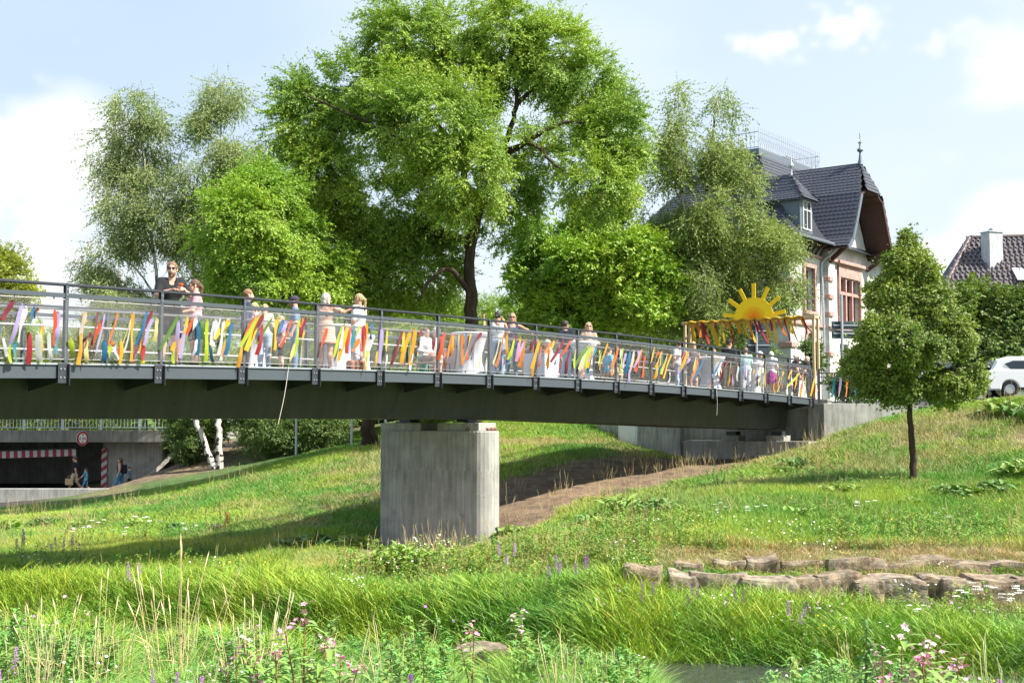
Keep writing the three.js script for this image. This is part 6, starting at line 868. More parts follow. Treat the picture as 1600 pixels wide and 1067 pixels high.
const everyone = [
  [384, 1.5, 100, 1.69, 'brown-haired young man in navy shirt behind the third railing post', { top: [0.03, 0.045, 0.09], bottom: black, hair: 'short', hairColor: [0.22, 0.12, 0.06], sleeve: 1.5, look: 0.2 }],
  [396, 2.2, -60, 1.5, 'child-sized figure in pale pink behind the young man in navy', { woman: 1, top: [0.66, 0.44, 0.46], bottom: jeans, hair: 'tail', hairColor: blond }],
  [412, 0.9, 180, 1.34, 'blond girl in beige top and light blue jeans seen from behind', { woman: 1, top: [0.58, 0.50, 0.40], bottom: paleJeans, hair: 'tail', hairColor: blond, sleeve: 1.7, loose: 0.03 }],
  [438, 2.6, -70, 1.3, 'small child in red and white top beside the girl in beige', { top: [0.55, 0.25, 0.25], bottom: black, shorts: 1, hair: 'short', hairColor: blond }],
  [459, 1.7, -80, 1.66, 'man with navy cap and sunglasses in denim shirt', { top: [0.10, 0.17, 0.28], bottom: jeans, hair: 'short', hairColor: brown, cap: [0.035, 0.035, 0.06], glasses: 1, beard: [0.2, 0.12, 0.08], sleeve: 0.8, armR: { e: [-0.25, 1.1, 0.1], w: [-0.1, 1.15, 0.32], hand: 'grip' } }],
  [508, 1.1, 165, 1.72, 'woman with grey-blond hair in red and white patterned dress', { woman: 1, skin: 'tan', dress: 0.62, top: white, topMat: std([1, 1, 1], 0.9, { map: rep(dots, 1.6, 1.6) }), hair: 'long', hairColor: greyHair, sleeve: 0.75, look: -0.4, build: 1.05, armR: { e: [-0.40, 1.30, 0.04], w: [-0.62, 1.40, 0.1], hand: 'open', palm: [0, -1, 0] } }],
  [560, 1.0, -120, 1.76, 'woman in white T-shirt with blond ponytail and sunglasses', { woman: 1, skin: 'tan', top: white, bottom: white, hair: 'tail', hairColor: blond, glasses: 1, look: 0.35, build: 1.05, sleeve: 0.85, armR: { e: [-0.24, 1.12, 0.12], w: [-0.12, 1.0, 0.33] } }],
  [664, 2.2, 60, 1.66, 'seated woman in white shirt and red scarf behind the railing', { woman: 1, pose: 'sit', top: white, bottom: [0.3, 0.2, 0.16], skirt: 0, shorts: 1, hair: 'bun', hairColor: brown, sleeve: 1.4 }],
  [682, 2.3, -60, 1.72, 'seated person in bright red top and green trousers', { pose: 'sit', top: [0.62, 0.03, 0.06], bottom: [0.05, 0.36, 0.26], hair: 'short', hairColor: greyHair, skin: 'pale', sleeve: 0.8 }],
  [778, 0.75, 165, 1.66, 'woman in white sleeveless top and pale jeans with dark hair in a bun', { woman: 1, skin: 'tan', top: white, bottom: paleJeans, loose: 0.04, hair: 'bun', hairColor: [0.015, 0.014, 0.018], sleeve: 0, look: -0.2, hem: 0.98, armL: { e: [0.38, 1.33, 0.02], w: [0.42, 1.58, 0.1], hand: 'relaxed' }, armR: { e: [-0.24, 1.2, 0.16], w: [-0.12, 1.5, 0.2], hand: 'relaxed' } }],
  [800, 0.85, 15, 1.68, 'woman in navy sleeveless top with sunglasses and long fair hair, arm over the railing', { woman: 1, skin: 'tan', top: [0.03, 0.045, 0.1], bottom: jeans, hair: 'long', hairColor: [0.3, 0.2, 0.12], glasses: 1, sleeve: 0, look: -0.3, armL: { e: [0.36, 1.28, 0.2], w: [0.42, 1.2, 0.48], hand: 'relaxed', palm: [0, -1, 0], dir: [0.1, -0.7, 0.6] } }],
  [836, 2.3, 80, 1.66, 'seated person in brown top left of a low white table', { pose: 'sit', top: [0.3, 0.12, 0.1], bottom: jeans, hair: 'short', hairColor: [0.3, 0.18, 0.1] }],
  [856, 2.3, -70, 1.66, 'seated grey-haired person in pink top and blue jeans', { woman: 1, pose: 'sit', top: [0.6, 0.4, 0.45], bottom: jeans, hair: 'long', hairColor: greyHair }],
  [884, 1.4, 170, 1.74, 'dark-haired man in black T-shirt with his back turned', { top: navy, bottom: paleJeans, hair: 'short', hairColor: [0.035, 0.025, 0.02], skin: 'tan', look: -0.6, build: 1.1 }],
  [920, 1.2, 5, 1.74, 'woman with curly blond hair and sunglasses in patterned blouse', { woman: 1, top: [0.42, 0.36, 0.34], topMat: std([0.8, 0.75, 0.72], 0.9, { map: rep(T.stone, 5) }), bottom: black, hair: 'curly', hairColor: blond, glasses: 1, sleeve: 1.3, armR: { e: [-0.26, 1.15, 0.12], w: [-0.16, 1.36, 0.32], hand: 'grip' }, armL: { e: [0.25, 1.12, 0.1], w: [0.05, 1.2, 0.3] } }],
  [951, 2.2, 120, 1.62, 'seated person in turquoise shirt behind the railing', { pose: 'sit', top: [0.10, 0.42, 0.56], bottom: [0.4, 0.35, 0.3], hair: 'short', hairColor: brown }],
  [1062, 1.6, -150, 1.62, 'person in white shirt beside the far timber post', { top: white, bottom: paleJeans, hair: 'short', hairColor: brown }],
  [1084, 1.2, -170, 1.60, 'fair-haired woman in dark grey sleeveless dress drinking', { woman: 1, dress: 0.55, top: [0.10, 0.08, 0.08], hair: 'long', hairColor: blond, sleeve: 0, armR: { e: [-0.26, 1.16, 0.1], w: [-0.12, 1.42, 0.2], hand: 'grip' } }],
  [1116, 2.6, 10, 1.72, 'woman in black and yellow top facing the meadow across a white table', { woman: 1, top: [0.5, 0.4, 0.03], bottom: black, hair: 'bun', hairColor: brown, sleeve: 0 }],
  [1140, 1.5, 150, 1.92, 'tall man in black T-shirt and black cap under the sun decoration', { top: black, bottom: [0.36, 0.26, 0.18], hair: 'short', hairColor: brown, cap: black, skin: 'tan', look: -0.5, build: 1.1, sleeve: 0.7 }],
  [1166, 0.9, -175, 1.62, 'person in mint shirt and white trousers', { top: [0.36, 0.62, 0.58], bottom: white, hair: 'short', hairColor: [0.2, 0.13, 0.08], build: 1.12 }],
  [1188, 1.4, 20, 1.66, 'person with white cap and white top behind a small white table', { woman: 1, top: white, bottom: white, hair: 'short', hairColor: greyHair, cap: [0.75, 0.75, 0.78], glasses: 1 }],
  [1206, 0.8, 160, 1.62, 'grey-haired woman in white shirt and magenta skirt', { woman: 1, top: white, skirt: 0.5, bottom: [0.32, 0.03, 0.22], hair: 'long', hairColor: [0.6, 0.55, 0.5], build: 1.1, shorts: 1 }],
  [1244, 0.8, 100, 1.70, 'white-haired person in dark maroon top at the end of the railing', { woman: 1, top: [0.09, 0.035, 0.04], bottom: black, hair: 'short', hairColor: [0.75, 0.7, 0.62], build: 1.1 }],
  [1263, 0.9, -100, 1.72, 'bald man in dark top facing the white-haired person', { top: [0.03, 0.03, 0.045], bottom: [0.07, 0.06, 0.05], skin: 'pale', build: 1.1, armL: { e: [0.25, 1.15, 0.12], w: [0.06, 1.25, 0.3] } }],
];
for (const [px, w, deg, h, lab, o] of everyone) person(lab, onDeck(px, w), face(deg), h, { ...o, group: onB, cell: px > 900 ? 0.026 : 0.021 });
// family walking to the underpass
{
  const W = (px, d) => { const p = at(px, 760, d); p.y = -3.21; return p; }, fam = 'family walking by the underpass';
  const a = W(116, 62.2), b = W(133, 62.2), c = W(187, 62.2), d = W(201, 62.9);
  person('man in black T-shirt and beige shorts carrying a paper bag', a, face(-90), 1.8, { pose: 'walk', top: black, bottom: [0.45, 0.38, 0.28], shorts: 1, hair: 'short', hairColor: [0.08, 0.05, 0.035], skin: 'tan', armR: { e: [-0.22, 1.12, 0.08], w: [-0.2, 0.88, 0.2], hand: 'grip' }, armL: { e: [0.24, 1.12, -0.1], w: [0.25, 0.88, -0.14] }, group: fam, cell: 0.024 });
  person('child in blue dungarees holding hands with the man in black', b, face(-90), 1.22, { pose: 'walk', top: [0.08, 0.26, 0.42], bottom: [0.08, 0.24, 0.40], shorts: 1, hair: 'tail', hairColor: brown, sleeve: 0.3, armL: { e: [0.2, 1.16, 0.2], w: [0.16, 1.0, 0.42] }, group: fam, cell: 0.024 });
  person('woman in black top and blue jeans with a black backpack', c, face(-90), 1.74, { woman: 1, pose: 'walk', top: black, bottom: [0.06, 0.24, 0.42], hair: 'long', hairColor: brown, build: 1.18, sleeve: 0, pack: black, group: fam, cell: 0.024 });
  person('child in light blue shirt half hidden behind the woman with the backpack', d, face(-90), 1.3, { pose: 'walk', top: [0.14, 0.30, 0.46], bottom: [0.03, 0.04, 0.06], shorts: 1, hair: 'short', hairColor: brown, group: fam, cell: 0.024 });
  const bag = thing('paper_bag', 'brown paper carrier bag hanging from the man\'s hand', 'bag', a.clone().add(V(-0.2, 0.42, 0.22)), 0.1); mesh('body', rbox(0.36, 0.3, 0.14, 0, 0.15, 0, 0.01), std([0.50, 0.34, 0.19], 0.9), bag); for (const z of [-0.05, 0.05]) mesh('handle', tube([V(-0.07, 0.3, z), V(-0.06, 0.4, z * 0.5), V(0, 0.45, 0), V(0.06, 0.4, z * 0.5), V(0.07, 0.3, z)], 0.006, 5, 12), std([0.45, 0.31, 0.18], 0.9), bag);
}

// ---------- ribbons ----------
function onPlane(px, py, w) { const c = (px - 800) / FOC, k = (c * 21.1 + 7.4 + w * (0.8121 + 0.5835 * c)) / (1.14 - 1.587 * c), D = 21.1 + 1.587 * k + 0.5835 * w; return [k * STEP, at(px, py, D).y]; }
const RC = { red: [0.42, 0.012, 0.025], wine: [0.22, 0.008, 0.03], orange: [0.80, 0.20, 0.012], flame: [0.72, 0.09, 0.015], yellow: [0.82, 0.50, 0.012], gold: [0.80, 0.36, 0.01], lime: [0.46, 0.58, 0.015], green: [0.10, 0.24, 0.03], blue: [0.012, 0.16, 0.34], teal: [0.02, 0.28, 0.34], lavender: [0.46, 0.38, 0.66], white: [0.72, 0.71, 0.72], beige: [0.70, 0.58, 0.46], pink: [0.72, 0.35, 0.5], magenta: [0.55, 0.04, 0.26], pale: [0.78, 0.62, 0.25] };
const rmat = {}; for (const k in RC) rmat[k] = phys(RC[k], 0.9, { transmission: 0.2, thickness: 0, map: rep(T.knit, 1, 6), bumpMap: rep(T.knit, 1, 6), bumpScale: 0.004 });
function ribbonGeo(A, B, wid, z0, sway) {       // a knotted strip from A to B: twists and bellies a little, with a small knot
  const n = 12, rows = [], tw = rr(-1.3, 1.3), ph = rr(0, 6); const dir = B.clone().sub(A), side = V(dir.y, -dir.x, 0).normalize(); if (side.x < 0) side.negate();
  for (let i = 0; i <= n; i++) { const t = i / n, a = tw * t * 1.2 + 0.3 * Math.sin(ph + t * 5), w = wid / 2 * (t < 0.08 ? 0.45 + t * 7 : 1) * (1 - 0.25 * Math.max(0, t - 0.7)), c = A.clone().lerp(B, t).addScaledVector(side, sway * Math.sin(t * 3.0) + 0.004 * Math.sin(ph + t * 7)); c.z += 0.022 * Math.sin(ph * 2 + t * 5) * t + z0; const s = side.clone().multiplyScalar(Math.cos(a) * w); s.z = Math.sin(a) * w; rows.push([c.clone().sub(s), c.clone().add(V(0, 0, 0.004)), c.clone().add(s)]); }
  const g1 = strip(rows), k = new THREE.SphereGeometry(wid * 0.25, 7, 5); k.scale(1, 0.8, 0.6); k.translate(A.x, A.y, A.z + z0); return merge([g1, k]);
}
const ribCount = {}; const ord = ['first', 'second', 'third', 'fourth', 'fifth', 'sixth', 'seventh', 'eighth', 'ninth', 'tenth', 'eleventh', 'twelfth', 'thirteenth', 'fourteenth', 'fifteenth', 'sixteenth', 'seventeenth', 'eighteenth', 'nineteenth', 'twentieth'];
const words = { wine: 'dark red', flame: 'orange-red', gold: 'golden orange', pale: 'pale yellow' };
function ribbon(col, x, y, x2, y2, z, wid, where, sway = rr(-0.014, 0.014)) {
  const o = mesh('ribbon', ribbonGeo(V(0, 0, 0), V(x2 - x, y2 - y, 0), wid, 0, sway), rmat[col]); o.position.copy(bw(x, y, z)); o.rotation.y = BA; o.updateMatrix();
  return [o, col, x, where];
}
const hung = [];
reseed(42);
// [colour, top x, top y, end x, end y] as read off the photograph, left to right
const near = [
  ['wine', 15, 470, -2, 500], ['lavender', 30, 476, 11, 543], ['white', 36, 480, 24, 535], ['blue', 49, 480, 34, 552], ['wine', 54, 481, 47, 498], ['flame', 82, 484, 83, 540], ['lavender', 87, 487, 85, 530], ['white', 2, 528, 10, 557], ['lime', 13, 540, 15, 568], ['teal', 20, 535, 21, 565], ['red', 43, 520, 43, 569], ['white', 56, 520, 61, 565], ['lime', 61, 516, 63, 567], ['white', 72, 520, 75, 565],
  ['beige', 129, 489, 122, 530], ['gold', 123, 522, 120, 570], ['gold', 130, 489, 128, 505], ['lime', 107, 530, 111, 560], ['wine', 149, 489, 143, 552], ['wine', 139, 521, 125, 534], ['lavender', 160, 490, 145, 557], ['orange', 181, 490, 166, 540], ['orange', 171, 533, 174, 541], ['pale', 132, 532, 132, 569], ['blue', 161, 532, 161, 564], ['lime', 169, 540, 170, 565], ['white', 175, 540, 182, 562], ['yellow', 187, 532, 187, 569], ['white', 206, 488, 192, 550], ['gold', 204, 489, 202, 565], ['blue', 226, 487, 212, 540], ['wine', 234, 486, 209, 552], ['lavender', 235, 497, 221, 540], ['yellow', 220, 532, 221, 567],
  ['green', 276, 494, 246, 547], ['yellow', 291, 494, 284, 520], ['lavender', 287, 510, 278, 560], ['flame', 301, 497, 282, 532], ['white', 303, 497, 294, 530], ['blue', 307, 499, 308, 555], ['green', 312, 500, 312, 530], ['lime', 321, 500, 319, 565], ['gold', 278, 530, 265, 548], ['lime', 270, 545, 269, 568], ['white', 333, 500, 328, 540], ['lavender', 337, 500, 330, 535], ['yellow', 356, 501, 330, 529], ['white', 347, 502, 340, 555], ['green', 355, 502, 346, 545], ['blue', 361, 504, 351, 555], ['blue', 326, 540, 333, 566],
  ['flame', 395, 495, 373, 533], ['lime', 399, 497, 375, 543], ['yellow', 405, 493, 382, 548], ['wine', 408, 492, 390, 532], ['green', 424, 497, 399, 538], ['yellow', 431, 498, 427, 547], ['blue', 441, 501, 429, 530], ['lavender', 446, 502, 437, 520], ['flame', 453, 501, 437, 542], ['lime', 465, 499, 458, 557], ['orange', 471, 498, 467, 512], ['wine', 475, 498, 464, 527],
  ['lime', 533, 508, 519, 558], ['wine', 536, 508, 520, 565], ['white', 535, 510, 529, 545], ['yellow', 542, 509, 526, 564], ['lavender', 545, 511, 543, 555], ['teal', 552, 510, 548, 545], ['lime', 560, 509, 550, 540], ['orange', 560, 530, 549, 548], ['flame', 565, 510, 564, 560], ['red', 567, 509, 567, 570], ['yellow', 570, 506, 575, 545], ['gold', 571, 506, 567, 560], ['blue', 578, 505, 578, 530], ['lime', 573, 548, 574, 572], ['lavender', 595, 513, 593, 568], ['yellow', 604, 515, 601, 555],
  ['wine', 628, 518, 611, 570], ['gold', 639, 518, 624, 568], ['blue', 642, 520, 636, 565], ['green', 641, 530, 635, 565], ['gold', 648, 514, 641, 570], ['red', 656, 517, 650, 545], ['flame', 694, 520, 684, 562], ['orange', 706, 522, 695, 573], ['yellow', 717, 522, 713, 575], ['orange', 722, 523, 722, 570], ['blue', 727, 522, 724, 545], ['yellow', 735, 521, 722, 570], ['wine', 752, 520, 738, 542], ['wine', 738, 542, 729, 563], ['wine', 737, 545, 736, 562],
  ['orange', 787, 522, 775, 573], ['blue', 790, 524, 781, 578], ['gold', 792, 522, 791, 555], ['white', 786, 530, 788, 570], ['wine', 806, 524, 797, 550], ['lime', 803, 530, 793, 562], ['gold', 813, 528, 811, 572], ['orange', 820, 530, 812, 574], ['pink', 810, 534, 806, 565], ['wine', 834, 530, 828, 548], ['gold', 843, 533, 829, 576], ['orange', 861, 535, 849, 552], ['yellow', 866, 532, 853, 572], ['wine', 881, 532, 861, 566], ['lavender', 874, 540, 866, 570], ['flame', 891, 532, 876, 556], ['flame', 876, 555, 880, 568],
  ['green', 919, 540, 898, 572], ['pale', 920, 540, 903, 578], ['lime', 924, 541, 913, 577], ['gold', 928, 540, 918, 575], ['teal', 931, 542, 917, 583], ['gold', 949, 536, 936, 578], ['lime', 939, 552, 934, 572], ['orange', 966, 541, 957, 580], ['lime', 973, 544, 968, 582], ['white', 970, 546, 967, 580], ['blue', 985, 547, 977, 584], ['beige', 991, 548, 985, 580], ['lavender', 1001, 548, 990, 575], ['gold', 1003, 546, 987, 577], ['flame', 1003, 550, 993, 581],
  ['yellow', 1022, 544, 1012, 578], ['flame', 1030, 549, 1018, 572], ['gold', 1034, 550, 1023, 574], ['blue', 1036, 553, 1029, 588], ['gold', 1028, 570, 1023, 592], ['lime', 1043, 553, 1033, 585], ['wine', 1047, 552, 1034, 590], ['yellow', 1050, 553, 1036, 591], ['gold', 1058, 554, 1050, 583], ['flame', 1070, 551, 1057, 588], ['lavender', 1079, 560, 1060, 582], ['gold', 1075, 550, 1063, 578], ['orange', 1091, 561, 1080, 596],
  ['blue', 1100, 562, 1083, 597], ['yellow', 1120, 560, 1098, 583], ['blue', 1127, 563, 1113, 590], ['wine', 1137, 564, 1123, 598], ['green', 1142, 566, 1137, 600], ['lavender', 1143, 580, 1145, 602], ['blue', 1158, 565, 1154, 582], ['lavender', 1164, 564, 1164, 594], ['wine', 1186, 568, 1183, 604], ['lime', 1190, 578, 1188, 606], ['yellow', 1196, 568, 1194, 608], ['magenta', 1208, 571, 1200, 600], ['gold', 1214, 578, 1213, 610], ['blue', 1220, 579, 1217, 610], ['yellow', 1224, 580, 1214, 612], ['orange', 1226, 580, 1222, 612], ['gold', 1238, 577, 1231, 592], ['lime', 1250, 583, 1230, 605], ['flame', 1255, 583, 1251, 615], ['yellow', 1273, 590, 1266, 619], ['flame', 1275, 583, 1272, 615],
];
for (const [c, x0, y0, x1, y1] of near) { const [a, ya] = onPlane(x0, y0, -0.11), [b, yb] = onPlane(x1, y1, -0.11); hung.push(ribbon(c, a, ya, b, yb, 0.105 + rnd() * 0.03, rr(0.055, 0.1), 'near')); }
for (let i = 0; i < 78; i++) { const x = 0.3 + i * 0.4 + rr(-0.18, 0.18); if (Math.abs(x / STEP - Math.round(x / STEP)) < 0.05) continue; const y = lip(x) + (i % 3 ? rr(0.72, 0.9) : rr(0.35, 0.5)), L = i % 3 ? rr(0.35, 0.68) : rr(0.28, 0.42); hung.push(ribbon(pick(['yellow', 'gold', 'orange', 'yellow', 'lime', 'white', 'wine', 'red', 'lavender', 'blue', 'flame', 'pale']), x, y, x - L * rr(0.1, 0.45), y - L, 0.10 + rnd() * 0.03, rr(0.05, 0.09), 'near')); }
// ribbons on the far railing, seen through the mesh
for (let i = 0; i < 26; i++) { const x = 1.5 + i * 0.62 + rr(-0.2, 0.2), y = lip(x) + rr(0.5, 0.9); hung.push(ribbon(pick(['lime', 'yellow', 'white', 'blue', 'wine', 'flame', 'gold', 'lavender', 'teal']), x, y, x - rr(0, 0.12), y - rr(0.35, 0.55), -WIDTH + 0.1, rr(0.05, 0.075), 'far')); }
// ribbons on the short end railing
for (const [c, dx] of [['teal', 0.5], ['lavender', 0.75], ['orange', 1.0], ['blue', 1.35], ['flame', 1.7]]) { const p = bw(XEND - 0.05, 0.87, 0.1).add(V(dx, 0.92, 0.16)); reseed(dx * 100); const o = mesh('ribbon', ribbonGeo(V(0, 0, 0), V(-0.08, -0.7, 0), 0.09, 0, 0.02), rmat[c]); o.position.copy(p); hung.push([o, c, dx, 'end']); }
{
  const bays = {}; for (const h of hung) { const bay = h[3] === 'near' ? Math.floor(h[2] / STEP) + 1 : 0, key = h[3] + bay + h[1]; (bays[key] = bays[key] || []).push(h); h.push(bay); }
  for (const key in bays) bays[key].sort((a, b) => a[2] - b[2]).forEach((h, i, l) => {
    const c = words[h[1]] || h[1], nth = l.length > 1 ? ord[Math.min(i, 19)] + ' ' + c + ' ribbon from the left' : c + ' ribbon', bay = Math.max(0, h[4]);
    const lab = h[3] === 'near' ? `${nth} in ${bay === 0 ? 'the bay cut by left edge' : 'the ' + ord[bay - 1] + ' railing bay, near side'}` : h[3] === 'far' ? `${nth} tied to the far railing of the footbridge` : `${nth} on the short dark end railing`;
    tag(h[0], lab, 'ribbon', 'ribbons tied to the bridge railings');
  });
}
// ---------- timber gate with the painted sun ----------
{
  const pR = onPlane(1281, 600, 0.0), xg = pR[0] + 0.1, y0 = lip(XEND) - 0.03, H = 3.12, zR = -0.16, zL = -5.5;
  const g = thing('timber_gate', 'pale timber gate frame standing across the end of the footbridge', 'gate', bw(xg, y0, 0), BA);
  for (const z of [zR, zL]) for (const dx of [-0.2, 0.2]) mesh('post', rbox(0.09, H, 0.09, dx, H / 2, z, 0.006), M.timber, g);
  for (const dx of [-0.2, 0.2]) mesh('beam', rbox(0.07, 0.12, zR - zL + 0.2, dx * 1.0, H - 0.06, (zR + zL) / 2, 0.006).translate(dx > 0 ? 0.082 : -0.082, 0, 0), M.timber, g);
  for (const z of [zR, zL]) { mesh('tie', rbox(0.31, 0.09, 0.09, 0, H - 0.055, z, 0.006), M.timber, g); mesh('tie', rbox(0.31, 0.07, 0.07, 0, 0.35, z, 0.006), M.timber, g); }
  for (const [z, s] of [[zR, -1], [zL, 1]]) mesh('brace', bar(V(-0.2, H - 0.7, z + s * 0.0), V(-0.2, H - 0.12, z + s * 0.5), 0.05, 0.06), M.timber, g);
  // the sun: a half disc of board with seven flat rays
  const sc = onPlane(1178, 494, 0); const zc = -2.5, s = thing('sun_sign', 'large yellow half sun with an orange middle above the timber gate', 'decoration', bw(xg - 0.3, y0 + H - 0.02, zc), BA);
  const R = 0.82, N = 24; const shp = (r0, r1) => { const p = []; for (let i = 0; i <= N; i++) { const a = Math.PI * i / N; p.push([Math.cos(a) * r1, Math.sin(a) * r1]); } return p; };
  const turnG = q => { q.rotateY(-Math.PI / 2); return q; };
  const cv = document.createElement('canvas'); cv.width = 256; cv.height = 128; const cx = cv.getContext('2d'); cx.fillStyle = '#ffd21a'; cx.fillRect(0, 0, 256, 128); reseed(9); for (let i = 0; i < 900; i++) { const a = rnd() * 3.1416, r = Math.pow(rnd(), 0.7) * 74, k = 1 - r / 74; cx.fillStyle = `rgba(${250},${Math.round(110 + 70 * (1 - k))},0,${0.10 + 0.22 * k})`; cx.fillRect(128 + Math.cos(a) * r - 7, 128 - Math.sin(a) * r - 4, rr(6, 16), rr(4, 9)); } const st = new THREE.CanvasTexture(cv); st.colorSpace = THREE.SRGBColorSpace;
  const disc = turnG(prism(shp(0, R), 0.02)); { const p = disc.attributes.position, uv = disc.attributes.uv; for (let i = 0; i < p.count; i++) uv.setXY(i, 0.5 + p.getZ(i) / (2 * R), p.getY(i) / R); } mesh('disc', disc, std([1, 1, 1], 0.8, { map: st }), s);
  for (let i = 0; i < 7; i++) { const a = Math.PI * (0.055 + i * 0.89 / 6), c = Math.cos(a), d = Math.sin(a), w = 0.078, r0 = R + 0.0, r1 = R + (i === 3 ? 0.54 : 0.48); const q = turnG(prism([[c * (r0 - 0.08) - d * w, d * (r0 - 0.08) + c * w], [c * r1 - d * w, d * r1 + c * w], [c * r1 + d * w, d * r1 - c * w], [c * (r0 - 0.08) + d * w, d * (r0 - 0.08) - c * w]], 0.02)); q.translate(0.022, 0, 0); mesh('ray', q, std([0.96, 0.60, 0.01], 0.8), s); }
  mesh('batten', rbox(0.03, 1.0, 0.06, 0.04, 0.25, 0, 0.004), M.timber, s);
  reseed(88); const n = 30, items = []; for (let i = 0; i < n; i++) { const z = lerp(zR - 0.25, zL + 0.15, (i + rr(0.1, 0.9)) / n), c = i % 7 === 6 ? 'orange' : pick(['yellow', 'yellow', 'gold', 'red', 'red']); const L = rr(0.45, 0.95), lean = rr(0.1, 0.5); const geo = ribbonGeo(V(0, 0, 0), V(-lean * L, -L, 0), rr(0.07, 0.12), 0, rr(-0.06, 0.06)); geo.rotateY(Math.PI / 2); const o = mesh('streamer', geo, rmat[c]); o.position.copy(bw(xg - 0.34, y0 + H - 0.06, z)); o.rotation.y = BA; items.push([o, c, z]); }
  const by = {}; items.sort((a, b) => a[2] - b[2]).forEach(q => (by[q[1]] = by[q[1]] || []).push(q)); for (const c in by) by[c].forEach((q, i) => tag(q[0], `${ord[i]} ${words[c] || c} streamer from the left hanging from the timber gate beam`, 'streamer', 'streamers on the timber gate'));
  const gl = ribbonGeo(V(0, 0, 0), V(0, 0, 0.001), 0.01, 0, 0); const pts = []; for (let i = 0; i <= 40; i++) pts.push(V(0.02 * Math.sin(i * 2.1), 0.03 * Math.sin(i * 1.7), lerp(zR - 0.4, zL + 0.1, i / 40))); const wrap = mesh('garland', tube(pts, 0.05, 6, 120), rmat.yellow); wrap.position.copy(bw(xg - 0.37, y0 + H - 0.05, 0)); wrap.rotation.y = BA; tag(wrap, 'yellow ribbon garland wound along the top beam of the timber gate', 'garland');
}
// ---------- tables and benches on the deck ----------
function highTable(px, w, label, h = 1.12, r = 0.4) { const p = onDeck(px, w), t = thing('standing_table', label, 'table', p, rnd() * 3, 'white covered tables on the footbridge'); const pr = [[r * 0.82, 0.02], [r * 0.72, 0.12], [r * 0.6, 0.4], [r * 0.62, 0.62], [r * 0.8, h - 0.18], [r * 0.97, h - 0.05], [r, h - 0.01], [r * 0.97, h + 0.012], [0, h + 0.014]]; const g = new THREE.LatheGeometry(pr.map(q => new THREE.Vector2(...q)), 32); const a = g.attributes.position; for (let i = 0; i < a.count; i++) { const y = a.getY(i), an = Math.atan2(a.getX(i), a.getZ(i)), f = 1 + (y < h - 0.06 ? 0.055 * Math.sin(an * 4) * (1 - Math.abs(y - 0.5)) + 0.02 * Math.sin(an * 13 + y * 4) : 0); a.setXYZ(i, a.getX(i) * f, y, a.getZ(i) * f); } g.computeVertexNormals(); mesh('tablecloth', g, M.cloth, t); mesh('base', new THREE.CylinderGeometry(r * 0.75, r * 0.78, 0.03, 20).translate(0, 0.016, 0), M.steelDark, t); mesh('column', new THREE.CylinderGeometry(0.03, 0.03, h - 0.06, 8).translate(0, h / 2, 0), M.steelDark, t); return t; }
reseed(3);
highTable(398, 1.6, 'white covered standing table behind the blond girl in beige', 1.1, 0.36); highTable(526, 2.2, 'white covered standing table behind the woman in the patterned dress', 1.12, 0.5); highTable(560, 3.0, 'white covered standing table behind the woman with the ponytail', 1.0, 0.4); highTable(737, 1.4, 'large white covered standing table between two railing posts left of the woman in white', 1.12, 0.52); highTable(911, 1.0, 'white covered standing table in front of the curly-haired woman', 1.12, 0.42); highTable(1110, 1.0, 'white covered standing table left of the tall man in the black cap', 1.12, 0.5); highTable(1178, 0.8, 'narrow white covered standing table beside the person in mint', 1.1, 0.34);
function lowTable(px, w, label, len) { const p = onDeck(px, w), t = thing('low_table', label, 'table', p, BA, 'white covered tables on the footbridge'); mesh('tabletop', rbox(len, 0.03, 0.7, 0, 0.75, 0, 0.008), M.timber, t); const rows = []; for (let j = 0; j <= 5; j++) { const r = []; for (let i = 0; i <= 48; i++) { const q = i / 48 * 4, s = Math.floor(q) % 4, f = q - Math.floor(q), hx = len / 2 + 0.012, hz = 0.362, c = [[-hx, hz], [hx, hz], [hx, -hz], [-hx, -hz]], a = c[s], b = c[(s + 1) % 4], k = 1 + 0.03 * j / 5 * Math.sin(i * 1.9); r.push(V(lerp(a[0], b[0], f) * k, 0.772 - j * 0.13, lerp(a[1], b[1], f) * k)); } rows.push(r); } mesh('tablecloth', merge([strip(rows), rbox(len + 0.024, 0.006, 0.724, 0, 0.771, 0, 0.002)]), M.cloth, t); for (const x of [-0.4, 0.4]) for (const z of [-0.28, 0.28]) mesh('leg', rod(V(x * len, 0, z), V(x * len, 0.74, z), 0.018), M.steelDark, t); return t; }
lowTable(712, 2.4, 'low white-clothed table beside the seated person in red', 0.9); lowTable(846, 1.7, 'low white-clothed table between the seated pair in brown and pink', 0.7);
function bench(px, w, label) { const p = onDeck(px, w), t = thing('bench', label, 'bench', p, BA + Math.PI / 2, 'benches on the footbridge'); mesh('seat', rbox(0.9, 0.04, 0.3, 0, 0.37, 0, 0.008), M.timber, t); for (const x of [-0.35, 0.35]) mesh('leg', merge([rod(V(x, 0, -0.1), V(x, 0.36, -0.1), 0.015), rod(V(x, 0, 0.1), V(x, 0.36, 0.1), 0.015), rod(V(x, 0.02, -0.12), V(x, 0.02, 0.12), 0.012)]), M.steelDark, t); }
bench(664, 2.2, 'bench under the seated woman in white'); bench(682, 2.32, 'bench under the seated person in red'); bench(836, 2.32, 'bench under the seated person in brown'); bench(857, 2.32, 'bench under the seated person in pink'); bench(951, 2.22, 'bench under the seated person in turquoise');
